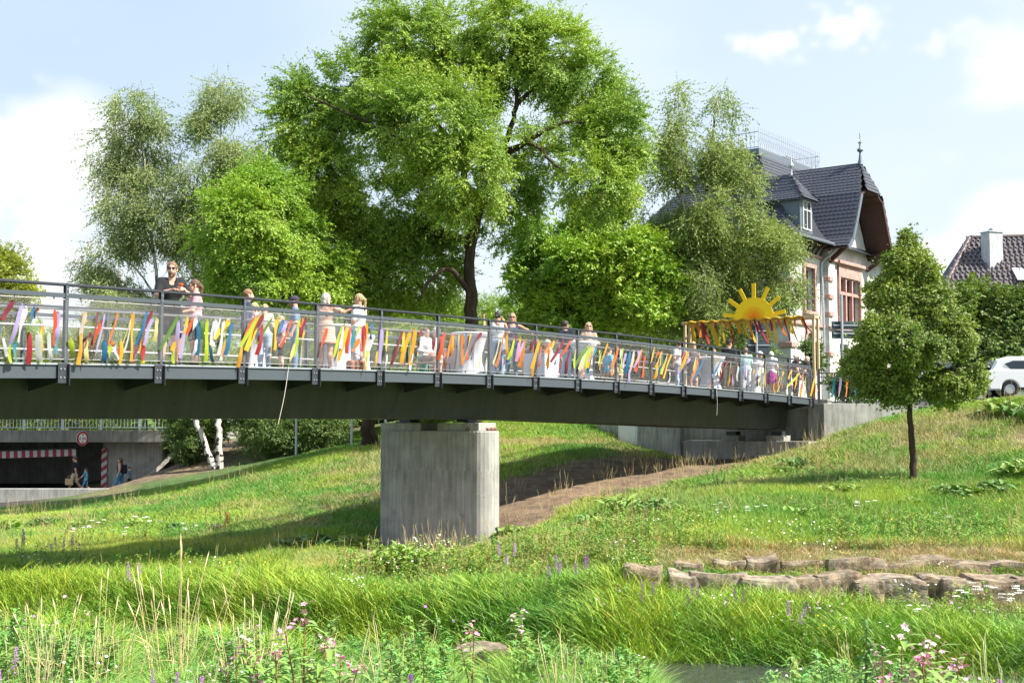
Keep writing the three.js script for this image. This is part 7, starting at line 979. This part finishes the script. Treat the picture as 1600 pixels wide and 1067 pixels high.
{ const p = onDeck(757, 1.5), t = thing('drinks_cup', 'clear cup on the large white standing table', 'cup', onDeck(746, 1.35).setY(onDeck(746, 1.35).y + 1.128)); mesh('cup', new THREE.LatheGeometry([[0, 0], [0.032, 0], [0.042, 0.14], [0.039, 0.14], [0.03, 0.006], [0, 0.006]].map(q => new THREE.Vector2(...q)), 14), glassMat, t); mesh('straw', rod(V(0.01, 0.01, 0), V(0.035, 0.2, 0.01), 0.003, 5), std([0.7, 0.7, 0.72], 0.5), t); const b = thing('handbag', 'tan leather handbag on the deck below the ponytail woman', 'bag', onDeck(556, 0.55), BA); const hb = new RoundedBoxGeometry(0.5, 0.24, 0.2, 3, 0.06); hb.translate(0, 0.12, 0); mesh('body', hb, std([0.36, 0.12, 0.05], 0.6, { map: T.rough }), b); mesh('handle', tube([V(-0.15, 0.23, 0), V(-0.1, 0.36, 0), V(0.1, 0.36, 0), V(0.15, 0.23, 0)], 0.01, 6, 14), std([0.3, 0.1, 0.04], 0.6), b); }

// ---------- stones of the bank ----------
function boulder(name, label, px, py, D, w, h, dp, s, turn = 0, group = 'sandstone blocks set in the bank', mat) {
  reseed(s); const g0 = mergeVertices((() => { const q = new THREE.BoxGeometry(1, 1, 1, 9, 6, 6); q.deleteAttribute('normal'); q.deleteAttribute('uv'); return q; })()), p = g0.attributes.position;
  for (let i = 0; i < p.count; i++) {
    let x = p.getX(i), y = p.getY(i), z = p.getZ(i); const l = Math.pow(Math.abs(x * 2) ** 14 + Math.abs(y * 2) ** 14 + Math.abs(z * 2) ** 14, 1 / 14); x /= l; y /= l; z /= l;
    const n = fbm(x * 2.2 + s, y * 2.2, z * 2.2, 4) - 0.5, n2 = Math.round((vn(x * 3 + s * 3, y * 3, z * 3) ) * 4) / 4 - 0.5; const k = 1.1 + n * 0.3 + n2 * 0.12; p.setXYZ(i, x * w * k, y * h * (1 + n * 0.4 + n2 * 0.1) + 0.06 * h * Math.sin(x * 5 + s), z * dp * k);
  }
  const ng = g0.toNonIndexed(); ng.computeVertexNormals(); const m = mesh(name, metreUV(ng), mat || std(pick([[0.52, 0.45, 0.37], [0.55, 0.49, 0.42], [0.48, 0.42, 0.35], [0.58, 0.53, 0.47]]), 0.95, { map: rep(T.stone, 1.3), bumpMap: rep(T.stone, 2.2), bumpScale: 0.02 }));
  m.position.copy(at(px, py, D)); m.rotation.set(rr(-0.08, 0.08), turn + rr(-0.15, 0.15), rr(-0.06, 0.06)); return tag(m, label, 'stone', group);
}
{
  const low = [[1005, 52, -16], [1068, 40, -2], [1122, 84, 0], [1200, 82, 2], [1254, 44, 4], [1302, 66, 0], [1352, 44, 4], [1404, 78, 4], [1456, 40, 6], [1496, 56, 4], [1552, 76, 4], [1606, 60, 6]], up = [[1076, 40, 2], [1140, 46, 2], [1190, 46, 0], [1246, 62, 0], [1334, 84, 0], [1434, 104, 3], [1512, 62, 4], [1578, 78, 5]];
  const o1 = ['first', 'second', 'third', 'fourth', 'fifth', 'sixth', 'seventh', 'eighth', 'ninth'];
  up.forEach(([x, w, dy], i) => boulder('stone_block', `${ord[i]} sandstone block from the left in the upper row of the bank`, x, 889 + dy, 21.75 + (i % 2) * 0.1, w / 92 / 1.0, 0.32 + (i % 3) * 0.04, 0.6, 500 + i * 7, -0.05));
  low.forEach(([x, w, dy], i) => boulder('stone_block', `${ord[i]} sandstone block from the left in the lower row of the bank`, x, 918 + dy, 20.6 + (i % 3) * 0.08, w / 97 / 1.02, 0.38 + (i % 3) * 0.05, 0.6, 600 + i * 7, -0.05));
  boulder('river_stone', 'pale flat boulder in the stream below the pier', 752, 1024, 17.1, 0.62, 0.24, 0.45, 711, 0.2, null, std([0.46, 0.42, 0.37], 0.95, { map: rep(T.stone, 1.2), bumpMap: rep(T.stone, 2), bumpScale: 0.02 }));
  boulder('river_stone', 'small stone partly under leaves below the pier', 672, 905, 23.5, 0.2, 0.12, 0.2, 712, 0.2, null);
}
// ---------- plants ----------
const leafG = (L, w, bend = 0.25, seg = 4) => { const rows = []; for (let i = 0; i <= seg; i++) { const t = i / seg, ww = w * Math.sin(Math.PI * Math.pow(t, 0.75)) * 0.5 + 0.001, y = -bend * L * t * t; rows.push([V(-ww, y + ww * 0.35, L * t), V(0, y, L * t), V(ww, y + ww * 0.35, L * t)]); } return strip(rows); };
const PM = { leaf: phys([0.2, 0.36, 0.045], 0.65, { transmission: 0.3, thickness: 0 }), leafDark: phys([0.09, 0.22, 0.03], 0.6, { transmission: 0.25, thickness: 0 }), leafLight: phys([0.22, 0.36, 0.03], 0.65, { transmission: 0.35, thickness: 0 }), stem: std([0.20, 0.22, 0.05], 0.8), redStem: std([0.28, 0.12, 0.07], 0.8), straw: std([0.62, 0.48, 0.24], 0.9), strawHead: std([0.66, 0.54, 0.32], 0.95), pink: phys([0.72, 0.30, 0.44], 0.7, { transmission: 0.3, thickness: 0 }), palePink: phys([0.80, 0.58, 0.60], 0.7, { transmission: 0.3, thickness: 0 }), purple: phys([0.42, 0.13, 0.52], 0.7, { transmission: 0.25, thickness: 0 }), white: std([0.78, 0.78, 0.72], 0.8), rust: std([0.34, 0.17, 0.06], 0.9) };
const turnTo = (g, az, el, p) => { g.rotateX(-el); g.rotateY(az); g.translate(p.x, p.y, p.z); return g; };
const blossom = r => { const l = []; for (let i = 0; i < 5; i++) { const g = leafG(r, r * 0.9, 0.3, 2); g.rotateX(-0.5); g.rotateY(i * 1.257); l.push(g); } return merge(l); };
const proto = {
  balsam(s, pale) { reseed(s); const H = rr(0.95, 1.25), st = [], lf = [], fl = []; for (let b = 0; b < 3; b++) { const a = rnd() * 6.28, tip = V(Math.cos(a) * 0.22 * (b ? 1 : 0.2), H * (b ? rr(0.7, 0.95) : 1), Math.sin(a) * 0.22 * (b ? 1 : 0.2)), base = V(0, b ? H * 0.2 : 0, 0), mid = base.clone().lerp(tip, 0.5).add(V(0.02, 0.03, 0)); const c = new THREE.QuadraticBezierCurve3(base, mid, tip); st.push(limb(c.getPoints(5), [0.014, 0.012, 0.01, 0.008, 0.006, 0.005], 5)); for (let i = 0; i < 16; i++) { const t = rr(0.3, 0.98); lf.push(turnTo(leafG(rr(0.14, 0.24), rr(0.045, 0.065), 0.4), rnd() * 6.28, rr(-0.1, 0.7), c.getPoint(t))); } for (let i = 0; i < 9; i++) { const p = c.getPoint(rr(0.88, 1)).add(V(rr(-0.07, 0.07), rr(0, 0.1), rr(-0.07, 0.07))); fl.push(turnTo(blossom(rr(0.022, 0.034)), rnd() * 6.28, rr(-1, 1), p)); } } return [['stem', merge(st), PM.redStem], ['leaves', merge(lf), PM.leaf], ['blossoms', merge(fl), pale ? PM.palePink : PM.pink]]; },
  loosestrife(s) { reseed(s); const st = [], lf = [], fl = []; const n = 3; for (let b = 0; b < n; b++) { const H = rr(0.7, 1.05), a = rnd() * 6.28, o = V(Math.cos(a) * 0.1, 0, Math.sin(a) * 0.1), tip = o.clone().multiplyScalar(1.8).setY(H); st.push(limb([o, o.clone().lerp(tip, 0.5), tip], [0.008, 0.006, 0.003], 5)); for (let i = 0; i < 14; i++) { const t = rr(0.15, 0.7); lf.push(turnTo(leafG(rr(0.08, 0.13), 0.02, 0.2, 3), rnd() * 6.28, rr(0, 0.6), o.clone().lerp(tip, t))); } for (let i = 0; i < 60; i++) { const t = rr(0.72, 1), r = 0.02 * (1.15 - t) * 3.5 + 0.006, an = rnd() * 6.28; const g = new THREE.TetrahedronGeometry(rr(0.008, 0.014)); const p = o.clone().lerp(tip, t); g.translate(p.x + Math.cos(an) * r, p.y, p.z + Math.sin(an) * r); fl.push(g); } } return [['stem', merge(st), PM.stem], ['leaves', merge(lf), PM.leaf], ['flower_spike', merge(fl), PM.purple]]; },
  reed(s) { reseed(s); const st = [], hd = [], lf = []; for (let b = 0; b < 10; b++) { const H = rr(0.6, 1.5), a = rnd() * 6.28, r = rr(0.02, 0.24), o = V(Math.cos(a) * r, 0, Math.sin(a) * r), ln = rr(0.04, 0.42), tip = o.clone().add(V(Math.cos(a) * ln, H, Math.sin(a) * ln)), mid = o.clone().lerp(tip, 0.5).add(V(-Math.cos(a) * ln * 0.2, 0, 0)); const c = new THREE.QuadraticBezierCurve3(o, mid, tip); st.push(limb(c.getPoints(4), [0.005, 0.0045, 0.004, 0.0035, 0.003], 4)); const d = tip.clone().sub(mid).normalize(); d.x += rr(-0.15, 0.15); const e = tip.clone().addScaledVector(d, rr(0.12, 0.2)); hd.push(limb([tip, tip.clone().lerp(e, 0.4), tip.clone().lerp(e, 0.75), e], [0.003, 0.0085, 0.007, 0.0015], 5)); if (b % 2) lf.push(turnTo(leafG(rr(0.25, 0.45), 0.014, 0.6), rnd() * 6.28, rr(0.6, 1.2), c.getPoint(rr(0.1, 0.5)))); } return [['stalks', merge(st), PM.straw], ['seed_heads', merge(hd), PM.strawHead], ['leaves', merge(lf), PM.straw]]; },
  dock(s, dark = true) { reseed(s); const lf = [], st = []; for (let i = 0; i < 60; i++) { const a = rnd() * 6.28, el = rr(0.1, 1.1), L = rr(0.12, 0.26), o = V(rr(-0.26, 0.26), rr(0.02, 0.22), rr(-0.26, 0.26)); lf.push(turnTo(leafG(L, L * rr(0.38, 0.5), 0.55), a, el, o)); } for (let i = 0; i < 3; i++) st.push(limb([V(rr(-0.1, 0.1), 0, rr(-0.1, 0.1)), V(rr(-0.1, 0.1), 0.3, rr(-0.1, 0.1))], [0.012, 0.008], 5)); return [['stem', merge(st), PM.stem], ['leaves', merge(lf), dark ? PM.leafDark : PM.leafLight]]; },
  carrot(s) { reseed(s); const st = [], um = [], lf = []; for (let b = 0; b < 5; b++) { const H = rr(0.35, 0.65), a = rnd() * 6.28, tip = V(Math.cos(a) * 0.18, H, Math.sin(a) * 0.18), o = V(Math.cos(a) * 0.03, 0, Math.sin(a) * 0.03); st.push(limb([o, o.clone().lerp(tip, 0.6), tip], [0.005, 0.004, 0.003], 4)); for (let i = 0; i < 22; i++) { const r = 0.05 * Math.sqrt(rnd()), q = rnd() * 6.28, g = new THREE.TetrahedronGeometry(0.011); g.scale(1, 0.5, 1); g.translate(tip.x + Math.cos(q) * r, tip.y + 0.015 + rr(-0.004, 0.006), tip.z + Math.sin(q) * r); um.push(g); } for (let i = 0; i < 6; i++) lf.push(turnTo(leafG(rr(0.08, 0.15), 0.03, 0.3, 3), rnd() * 6.28, rr(0.1, 0.9), o.clone().lerp(tip, rr(0.05, 0.6)))); } return [['stem', merge(st), PM.stem], ['leaves', merge(lf), PM.leaf], ['umbels', merge(um), PM.white]]; },
  spire(s) { reseed(s); const st = [limb([V(0, 0, 0), V(0.02, 0.7, 0), V(0, 1.35, 0.02)], [0.014, 0.011, 0.004], 6)], lf = []; for (let i = 0; i < 150; i++) { const t = rr(0.08, 1), L = rr(0.09, 0.17) * (1.15 - t * 0.7); lf.push(turnTo(leafG(L, L * 0.3, 0.5, 3), rnd() * 6.28, rr(-0.5, 0.5), V(0, 1.33 * t, 0))); } return [['stem', merge(st), PM.stem], ['leaves', merge(lf), PM.leafDark]]; },
  seedweed(s) { reseed(s); const st = [], hd = []; for (let b = 0; b < 4; b++) { const H = rr(0.5, 0.85), a = rnd() * 6.28, tip = V(Math.cos(a) * 0.15, H, Math.sin(a) * 0.15); st.push(limb([V(0, 0, 0), tip.clone().multiplyScalar(0.5), tip], [0.006, 0.005, 0.003], 4)); for (let i = 0; i < 26; i++) { const t = rr(0.55, 1), g = new THREE.TetrahedronGeometry(rr(0.012, 0.022)); const p = tip.clone().multiplyScalar(t); g.translate(p.x + rr(-0.03, 0.03), p.y, p.z + rr(-0.03, 0.03)); hd.push(g); } } return [['stem', merge(st), PM.rust], ['seed_heads', merge(hd), PM.rust]]; },
  bramble(s) { reseed(s); const lf = [], st = []; for (let b = 0; b < 14; b++) { const a = rnd() * 6.28, L = rr(0.35, 0.8), tip = V(Math.cos(a) * L, rr(0.12, 0.4), Math.sin(a) * L * 0.7), mid = tip.clone().multiplyScalar(0.5).setY(rr(0.25, 0.5)); const c = new THREE.QuadraticBezierCurve3(V(0, 0, 0), mid, tip); st.push(limb(c.getPoints(5), [0.008, 0.007, 0.006, 0.005, 0.004, 0.003], 4)); for (let i = 0; i < 22; i++) lf.push(turnTo(leafG(rr(0.07, 0.13), rr(0.05, 0.08), 0.3, 3), rnd() * 6.28, rr(-0.2, 0.9), c.getPoint(rr(0.15, 1)).add(V(rr(-0.06, 0.06), rr(-0.03, 0.08), rr(-0.06, 0.06))))); } return [['stem', merge(st), PM.redStem], ['leaves', merge(lf), PM.leafLight]]; },
};
const variants = {};
function plant(kind, v, name, label, category, px, D, scale, group, lift = 0) {
  const key = kind + v; variants[key] = variants[key] || proto[kind](900 + v * 31 + kind.length * 7, v % 2 === 1); const x = (px - 800) / FOC * D, t = thing(name, label, category, V(x, groundY(x, D) - 0.03 + lift, -D), (px * 0.37) % 6.28, group); for (const [n, g, m] of variants[key]) mesh(n, g, m, t).userData.kind = 'stuff'; t.scale.setScalar(scale); return t;
}
const nthL = (i) => ord[i] || `${i + 1}th`;
function row(kind, name, category, labelFn, group, list) { [...list].sort((a, b) => a[0] - b[0]).forEach(([px, D, s], i) => plant(kind, i % 3, name, labelFn(nthL(i), list.length), category, px, D, s, group)); }
row('balsam', 'balsam_plant', 'flower', n => `${n} pink-flowered balsam plant from the left on the near bank`, 'balsam plants on the near bank', [[440, 11.5, 0.95], [475, 11.2, 1.05], [505, 11.8, 0.85], [535, 11.0, 0.95], [410, 12.2, 0.9], [380, 12, 0.75], [740, 14.2, 0.8], [812, 16.5, 0.9], [1378, 9.8, 0.85], [1400, 10.1, 1.0], [1440, 9.6, 1.05], [1462, 10.3, 0.9], [1345, 10.4, 0.75], [1500, 9.9, 0.7]]);
row('loosestrife', 'loosestrife', 'flower', n => `${n} clump of purple loosestrife spikes from the left`, 'purple loosestrife along the stream', [[12, 13, 0.8], [30, 26, 0.9], [95, 27, 0.8], [118, 27, 0.8], [215, 22.5, 0.8], [145, 11.2, 0.7], [265, 12, 0.75], [300, 11.5, 0.7], [548, 10.4, 0.75], [585, 10.2, 0.7], [620, 10.3, 0.85], [700, 10.6, 0.7], [792, 22, 0.8], [862, 20.4, 0.8], [905, 20.6, 0.8], [1010, 19.4, 0.7], [1085, 19.2, 0.7], [1145, 19.2, 0.7], [1240, 18.5, 0.75], [1525, 10.5, 0.8], [1550, 10.8, 0.75], [1580, 10.4, 0.8], [1420, 9.5, 0.75]]);
row('reed', 'dry_reed', 'plant', n => `${n} clump of dry straw-coloured reed grass from the left`, 'dry reed grass on the near bank', [[65, 13, 0.8], [95, 13.4, 0.85], [150, 13.6, 0.95], [200, 14, 0.7], [268, 14.3, 1.05], [295, 14.6, 1.2], [385, 13.4, 0.85], [412, 13.6, 0.95], [955, 12.8, 0.6], [1330, 14.5, 0.6]]);
row('dock', 'dock_plant', 'plant', n => `${n} broad-leaved weed clump from the left on the grass`, 'broad-leaved weeds in the meadow', [[20, 38, 1.3], [70, 40, 1.2], [130, 39, 1.0], [215, 38, 1.1], [275, 36, 1.0], [345, 35, 0.9], [455, 30.5, 1.5], [500, 31, 1.7], [560, 32, 1.4], [795, 31.5, 1.2], [925, 29, 1.0], [975, 29.5, 1.7], [1020, 28.5, 1.4], [945, 27.5, 1.3], [1090, 33, 1.0], [1245, 38.5, 1.3], [1225, 37.5, 1.1], [1305, 31.5, 1.5], [1385, 33.6, 0.9], [1330, 33.6, 0.9], [1480, 31, 1.5], [1510, 31, 1.3], [1545, 31.5, 1.5], [1590, 33, 1.8], [1570, 41, 2.2], [1600, 40, 2.0], [1420, 30, 1.0], [1250, 27, 1.2], [1500, 25, 1.2]]);
row('carrot', 'wild_carrot', 'flower', n => `${n} wild carrot with white umbels from the left`, 'wild carrot in the meadow', [[155, 33, 1.1], [190, 32, 1.0], [225, 33, 1.2], [262, 32.5, 1.1], [300, 33, 1.0], [130, 31.5, 1.0], [345, 32, 0.9], [1010, 19.6, 0.7], [1230, 19.3, 0.8], [1265, 19.2, 0.8], [1420, 19.1, 0.8], [1505, 19.2, 1.1], [1535, 19.3, 1.2], [1562, 19.4, 1.2], [1590, 19.2, 1.1], [1180, 25, 1.0], [1350, 26, 1.0], [1465, 26, 1.0], [1120, 26.5, 0.9]]);
plant('spire', 0, 'leafy_spire', 'tall dark green leafy spire on the near bank among balsam', 'plant', 1348, 10.2, 1.0); plant('spire', 1, 'leafy_spire', 'slim dark leafy spire beside the pale boulder in the stream', 'plant', 763, 11.4, 0.7);
row('seedweed', 'seed_weed', 'plant', n => `${n} rust-brown seeding weed from the left`, 'rust-brown seeding weeds', [[350, 34.5, 1.0], [362, 34, 0.8], [1243, 17, 0.9], [440, 10.8, 0.8]]);
row('bramble', 'bramble', 'bush', n => `${n} light green bramble from the left below the pier`, 'brambles below the pier', [[585, 25.4, 0.8], [612, 24.6, 1.0], [640, 24.2, 1.3], [662, 24.4, 1.0], [700, 26.5, 0.6], [655, 26.6, 0.7], [1560, 9.4, 0.8], [60, 11, 0.8]]);

// ---------- herbs, seed stalks and small flowers mixed through the grass ----------
{
  const herb = (s, mul) => { reseed(s); const l = []; for (let i = 0; i < 26; i++) { const t = rr(0.05, 1), g = leafG(rr(0.06, 0.14) * (1.2 - t * 0.6), rr(0.025, 0.045), 0.35, 3); l.push(tint(turnTo(g, rnd() * 6.28, rr(-0.2, 0.9), V(0.05 * Math.sin(t * 3), 0.5 * t, 0.04 * t)), [rr(0.8, 1.15), rr(0.85, 1.1), rr(0.7, 1)])); } l.push(tint(limb([V(0, 0, 0), V(0.05, 0.25, 0.02), V(0.01, 0.5, 0.04)], [0.006, 0.005, 0.003], 4), [0.9, 0.8, 0.7])); return merge(l); };
  const stalk = s => { reseed(s); const l = []; for (let i = 0; i < 5; i++) { const a = rnd() * 6.28, H = rr(0.45, 0.85), b = V(Math.cos(a) * 0.06, 0, Math.sin(a) * 0.06), e = b.clone().add(V(Math.cos(a) * rr(0.03, 0.25), H, Math.sin(a) * rr(0.03, 0.25))); l.push(limb([b, b.clone().lerp(e, 0.55).add(V(0, 0.03, 0)), e, e.clone().add(V(rr(-0.03, 0.05), 0.09, 0))], [0.0022, 0.002, 0.005, 0.001], 4)); } return tint(merge(l), [1, 1, 1]); };
  const specks = (s, n, r, hgt) => { reseed(s); const l = []; for (let i = 0; i < n; i++) { const p = V(rr(-0.25, 0.25), rr(0.5, 1) * hgt, rr(-0.25, 0.25)), g = new THREE.CircleGeometry(r * rr(0.7, 1.2), 6); g.rotateX(-1.2 + rr(-0.5, 0.5)); g.rotateY(rr(-1, 1)); g.translate(p.x, p.y, p.z); l.push(tint(g, [1, 1, 1])); l.push(tint(limb([V(p.x * 0.8, 0, p.z * 0.8), p], [0.0018, 0.0015], 3), [0.22, 0.42, 0.08])); } return merge(l); };
  const sc = (n, d0, d1, x0, x1, ok, col, s0, s1) => { const m = [], c = []; for (let i = 0; i < n; i++) { const d = Math.sqrt(lerp(d0 * d0, d1 * d1, rnd())), x = rr(Math.max(x0, -0.42 * d), Math.min(x1, 0.42 * d)); if (!inFrame(x, d) || keepOut(x, d) || streamDist(x, d) < 1.2 || !ok(x, d)) continue; const s = rr(s0, s1) * lowVegetation(x, d); m.push(place(x, groundY(x, d) - 0.02, -d, s, s * rr(0.8, 1.2))); c.push(col(x, d)); } return [m, c]; };
  const put = (label, geo, mat, [m, c]) => tag(inst('undergrowth', geo, mat, m, c), label, 'undergrowth');
  const hm = phys([1, 1, 1], 0.65, { transmission: 0.3, thickness: 0, vertexColors: true }), vm = std([1, 1, 1], 0.85, { vertexColors: true });
  reseed(61); const clump = (x, d, f, t) => vn(x * f, d * f, 21) > t;
  put('leafy green herbs growing through the near bank grass', herb(62), hm, sc(4200, 8.2, 16.5, -7, 7, (x, d) => clump(x, d, 1.1, 0.40), () => C(0.17 * rr(0.7, 1.3), 0.34 * rr(0.8, 1.15), 0.05), 0.7, 1.45));
  put('low leafy herbs in the meadow around the pier', herb(63), hm, sc(5200, 21.5, 40, -16, 16, (x, d) => clump(x, d, 0.7, 0.55) && cover(x, d)[0] < 0.5, (x, d) => C(lerp(0.10, 0.25, rnd()), 0.30 * rr(0.8, 1.2), 0.03), 0.4, 0.85));
  put('bushy herbs on the far stream bank', herb(64), hm, sc(5600, 17.5, 27, -10, 10, (x, d) => clump(x, d, 0.9, 0.5) && !(x > 2.4 && d > 20.1 && d < 22.4), () => C(lerp(0.14, 0.30, rnd()), lerp(0.30, 0.42, rnd()), 0.025), 0.5, 1.0));
  put('straw-coloured grass stalks scattered over the near bank', stalk(65), vm, sc(150, 8.5, 17, -7, 7, (x, d) => clump(x, d, 0.9, 0.55), () => C(0.50 * rr(0.8, 1.1), 0.44, 0.22), 0.7, 1.25));
  put('dry grass stalks on the slopes and bank', stalk(66), vm, sc(3400, 19.5, 46, -18, 18, (x, d) => !(x > 2 && d < 23.2) && clump(x, d, 0.5, 0.42) && (cover(x, d)[1] > 0.25 || rnd() < 0.25), () => C(0.52 * rr(0.8, 1.1), 0.40, 0.19), 0.45, 0.85));
  put('dry tussocks hanging over the sandstone blocks', bladesGeo(44, 0.08, 0.26, 0.22, 0.005, 1.2, 67, gW), grassMat, sc(1500, 20.1, 22.8, 2.4, 10, (x, d) => clump(x, d, 1.6, 0.46), () => C(0.50 * rr(0.75, 1.1), 0.38 * rr(0.8, 1.1), 0.17), 0.6, 1.0));
  put('tiny white flowers in the grass', specks(68, 9, 0.014, 0.5), vm, sc(260, 9, 27, -10, 10, (x, d) => clump(x, d, 0.6, 0.56), () => C(0.78, 0.78, 0.74), 0.8, 1.3));
  put('small yellow flowers in the grass', specks(69, 5, 0.012, 0.5), vm, sc(260, 9, 30, -12, 12, (x, d) => clump(x, d, 0.6, 0.5), () => C(0.75, 0.52, 0.02), 0.8, 1.2));
  put('small pink and violet flowers in the near grass', specks(70, 6, 0.018, 0.65), vm, sc(240, 9, 20, -8, 8, (x, d) => clump(x, d, 0.9, 0.52), () => rnd() < 0.5 ? C(0.66, 0.30, 0.46) : C(0.42, 0.16, 0.52), 0.8, 1.3));
}

renderer.render(scene, camera);
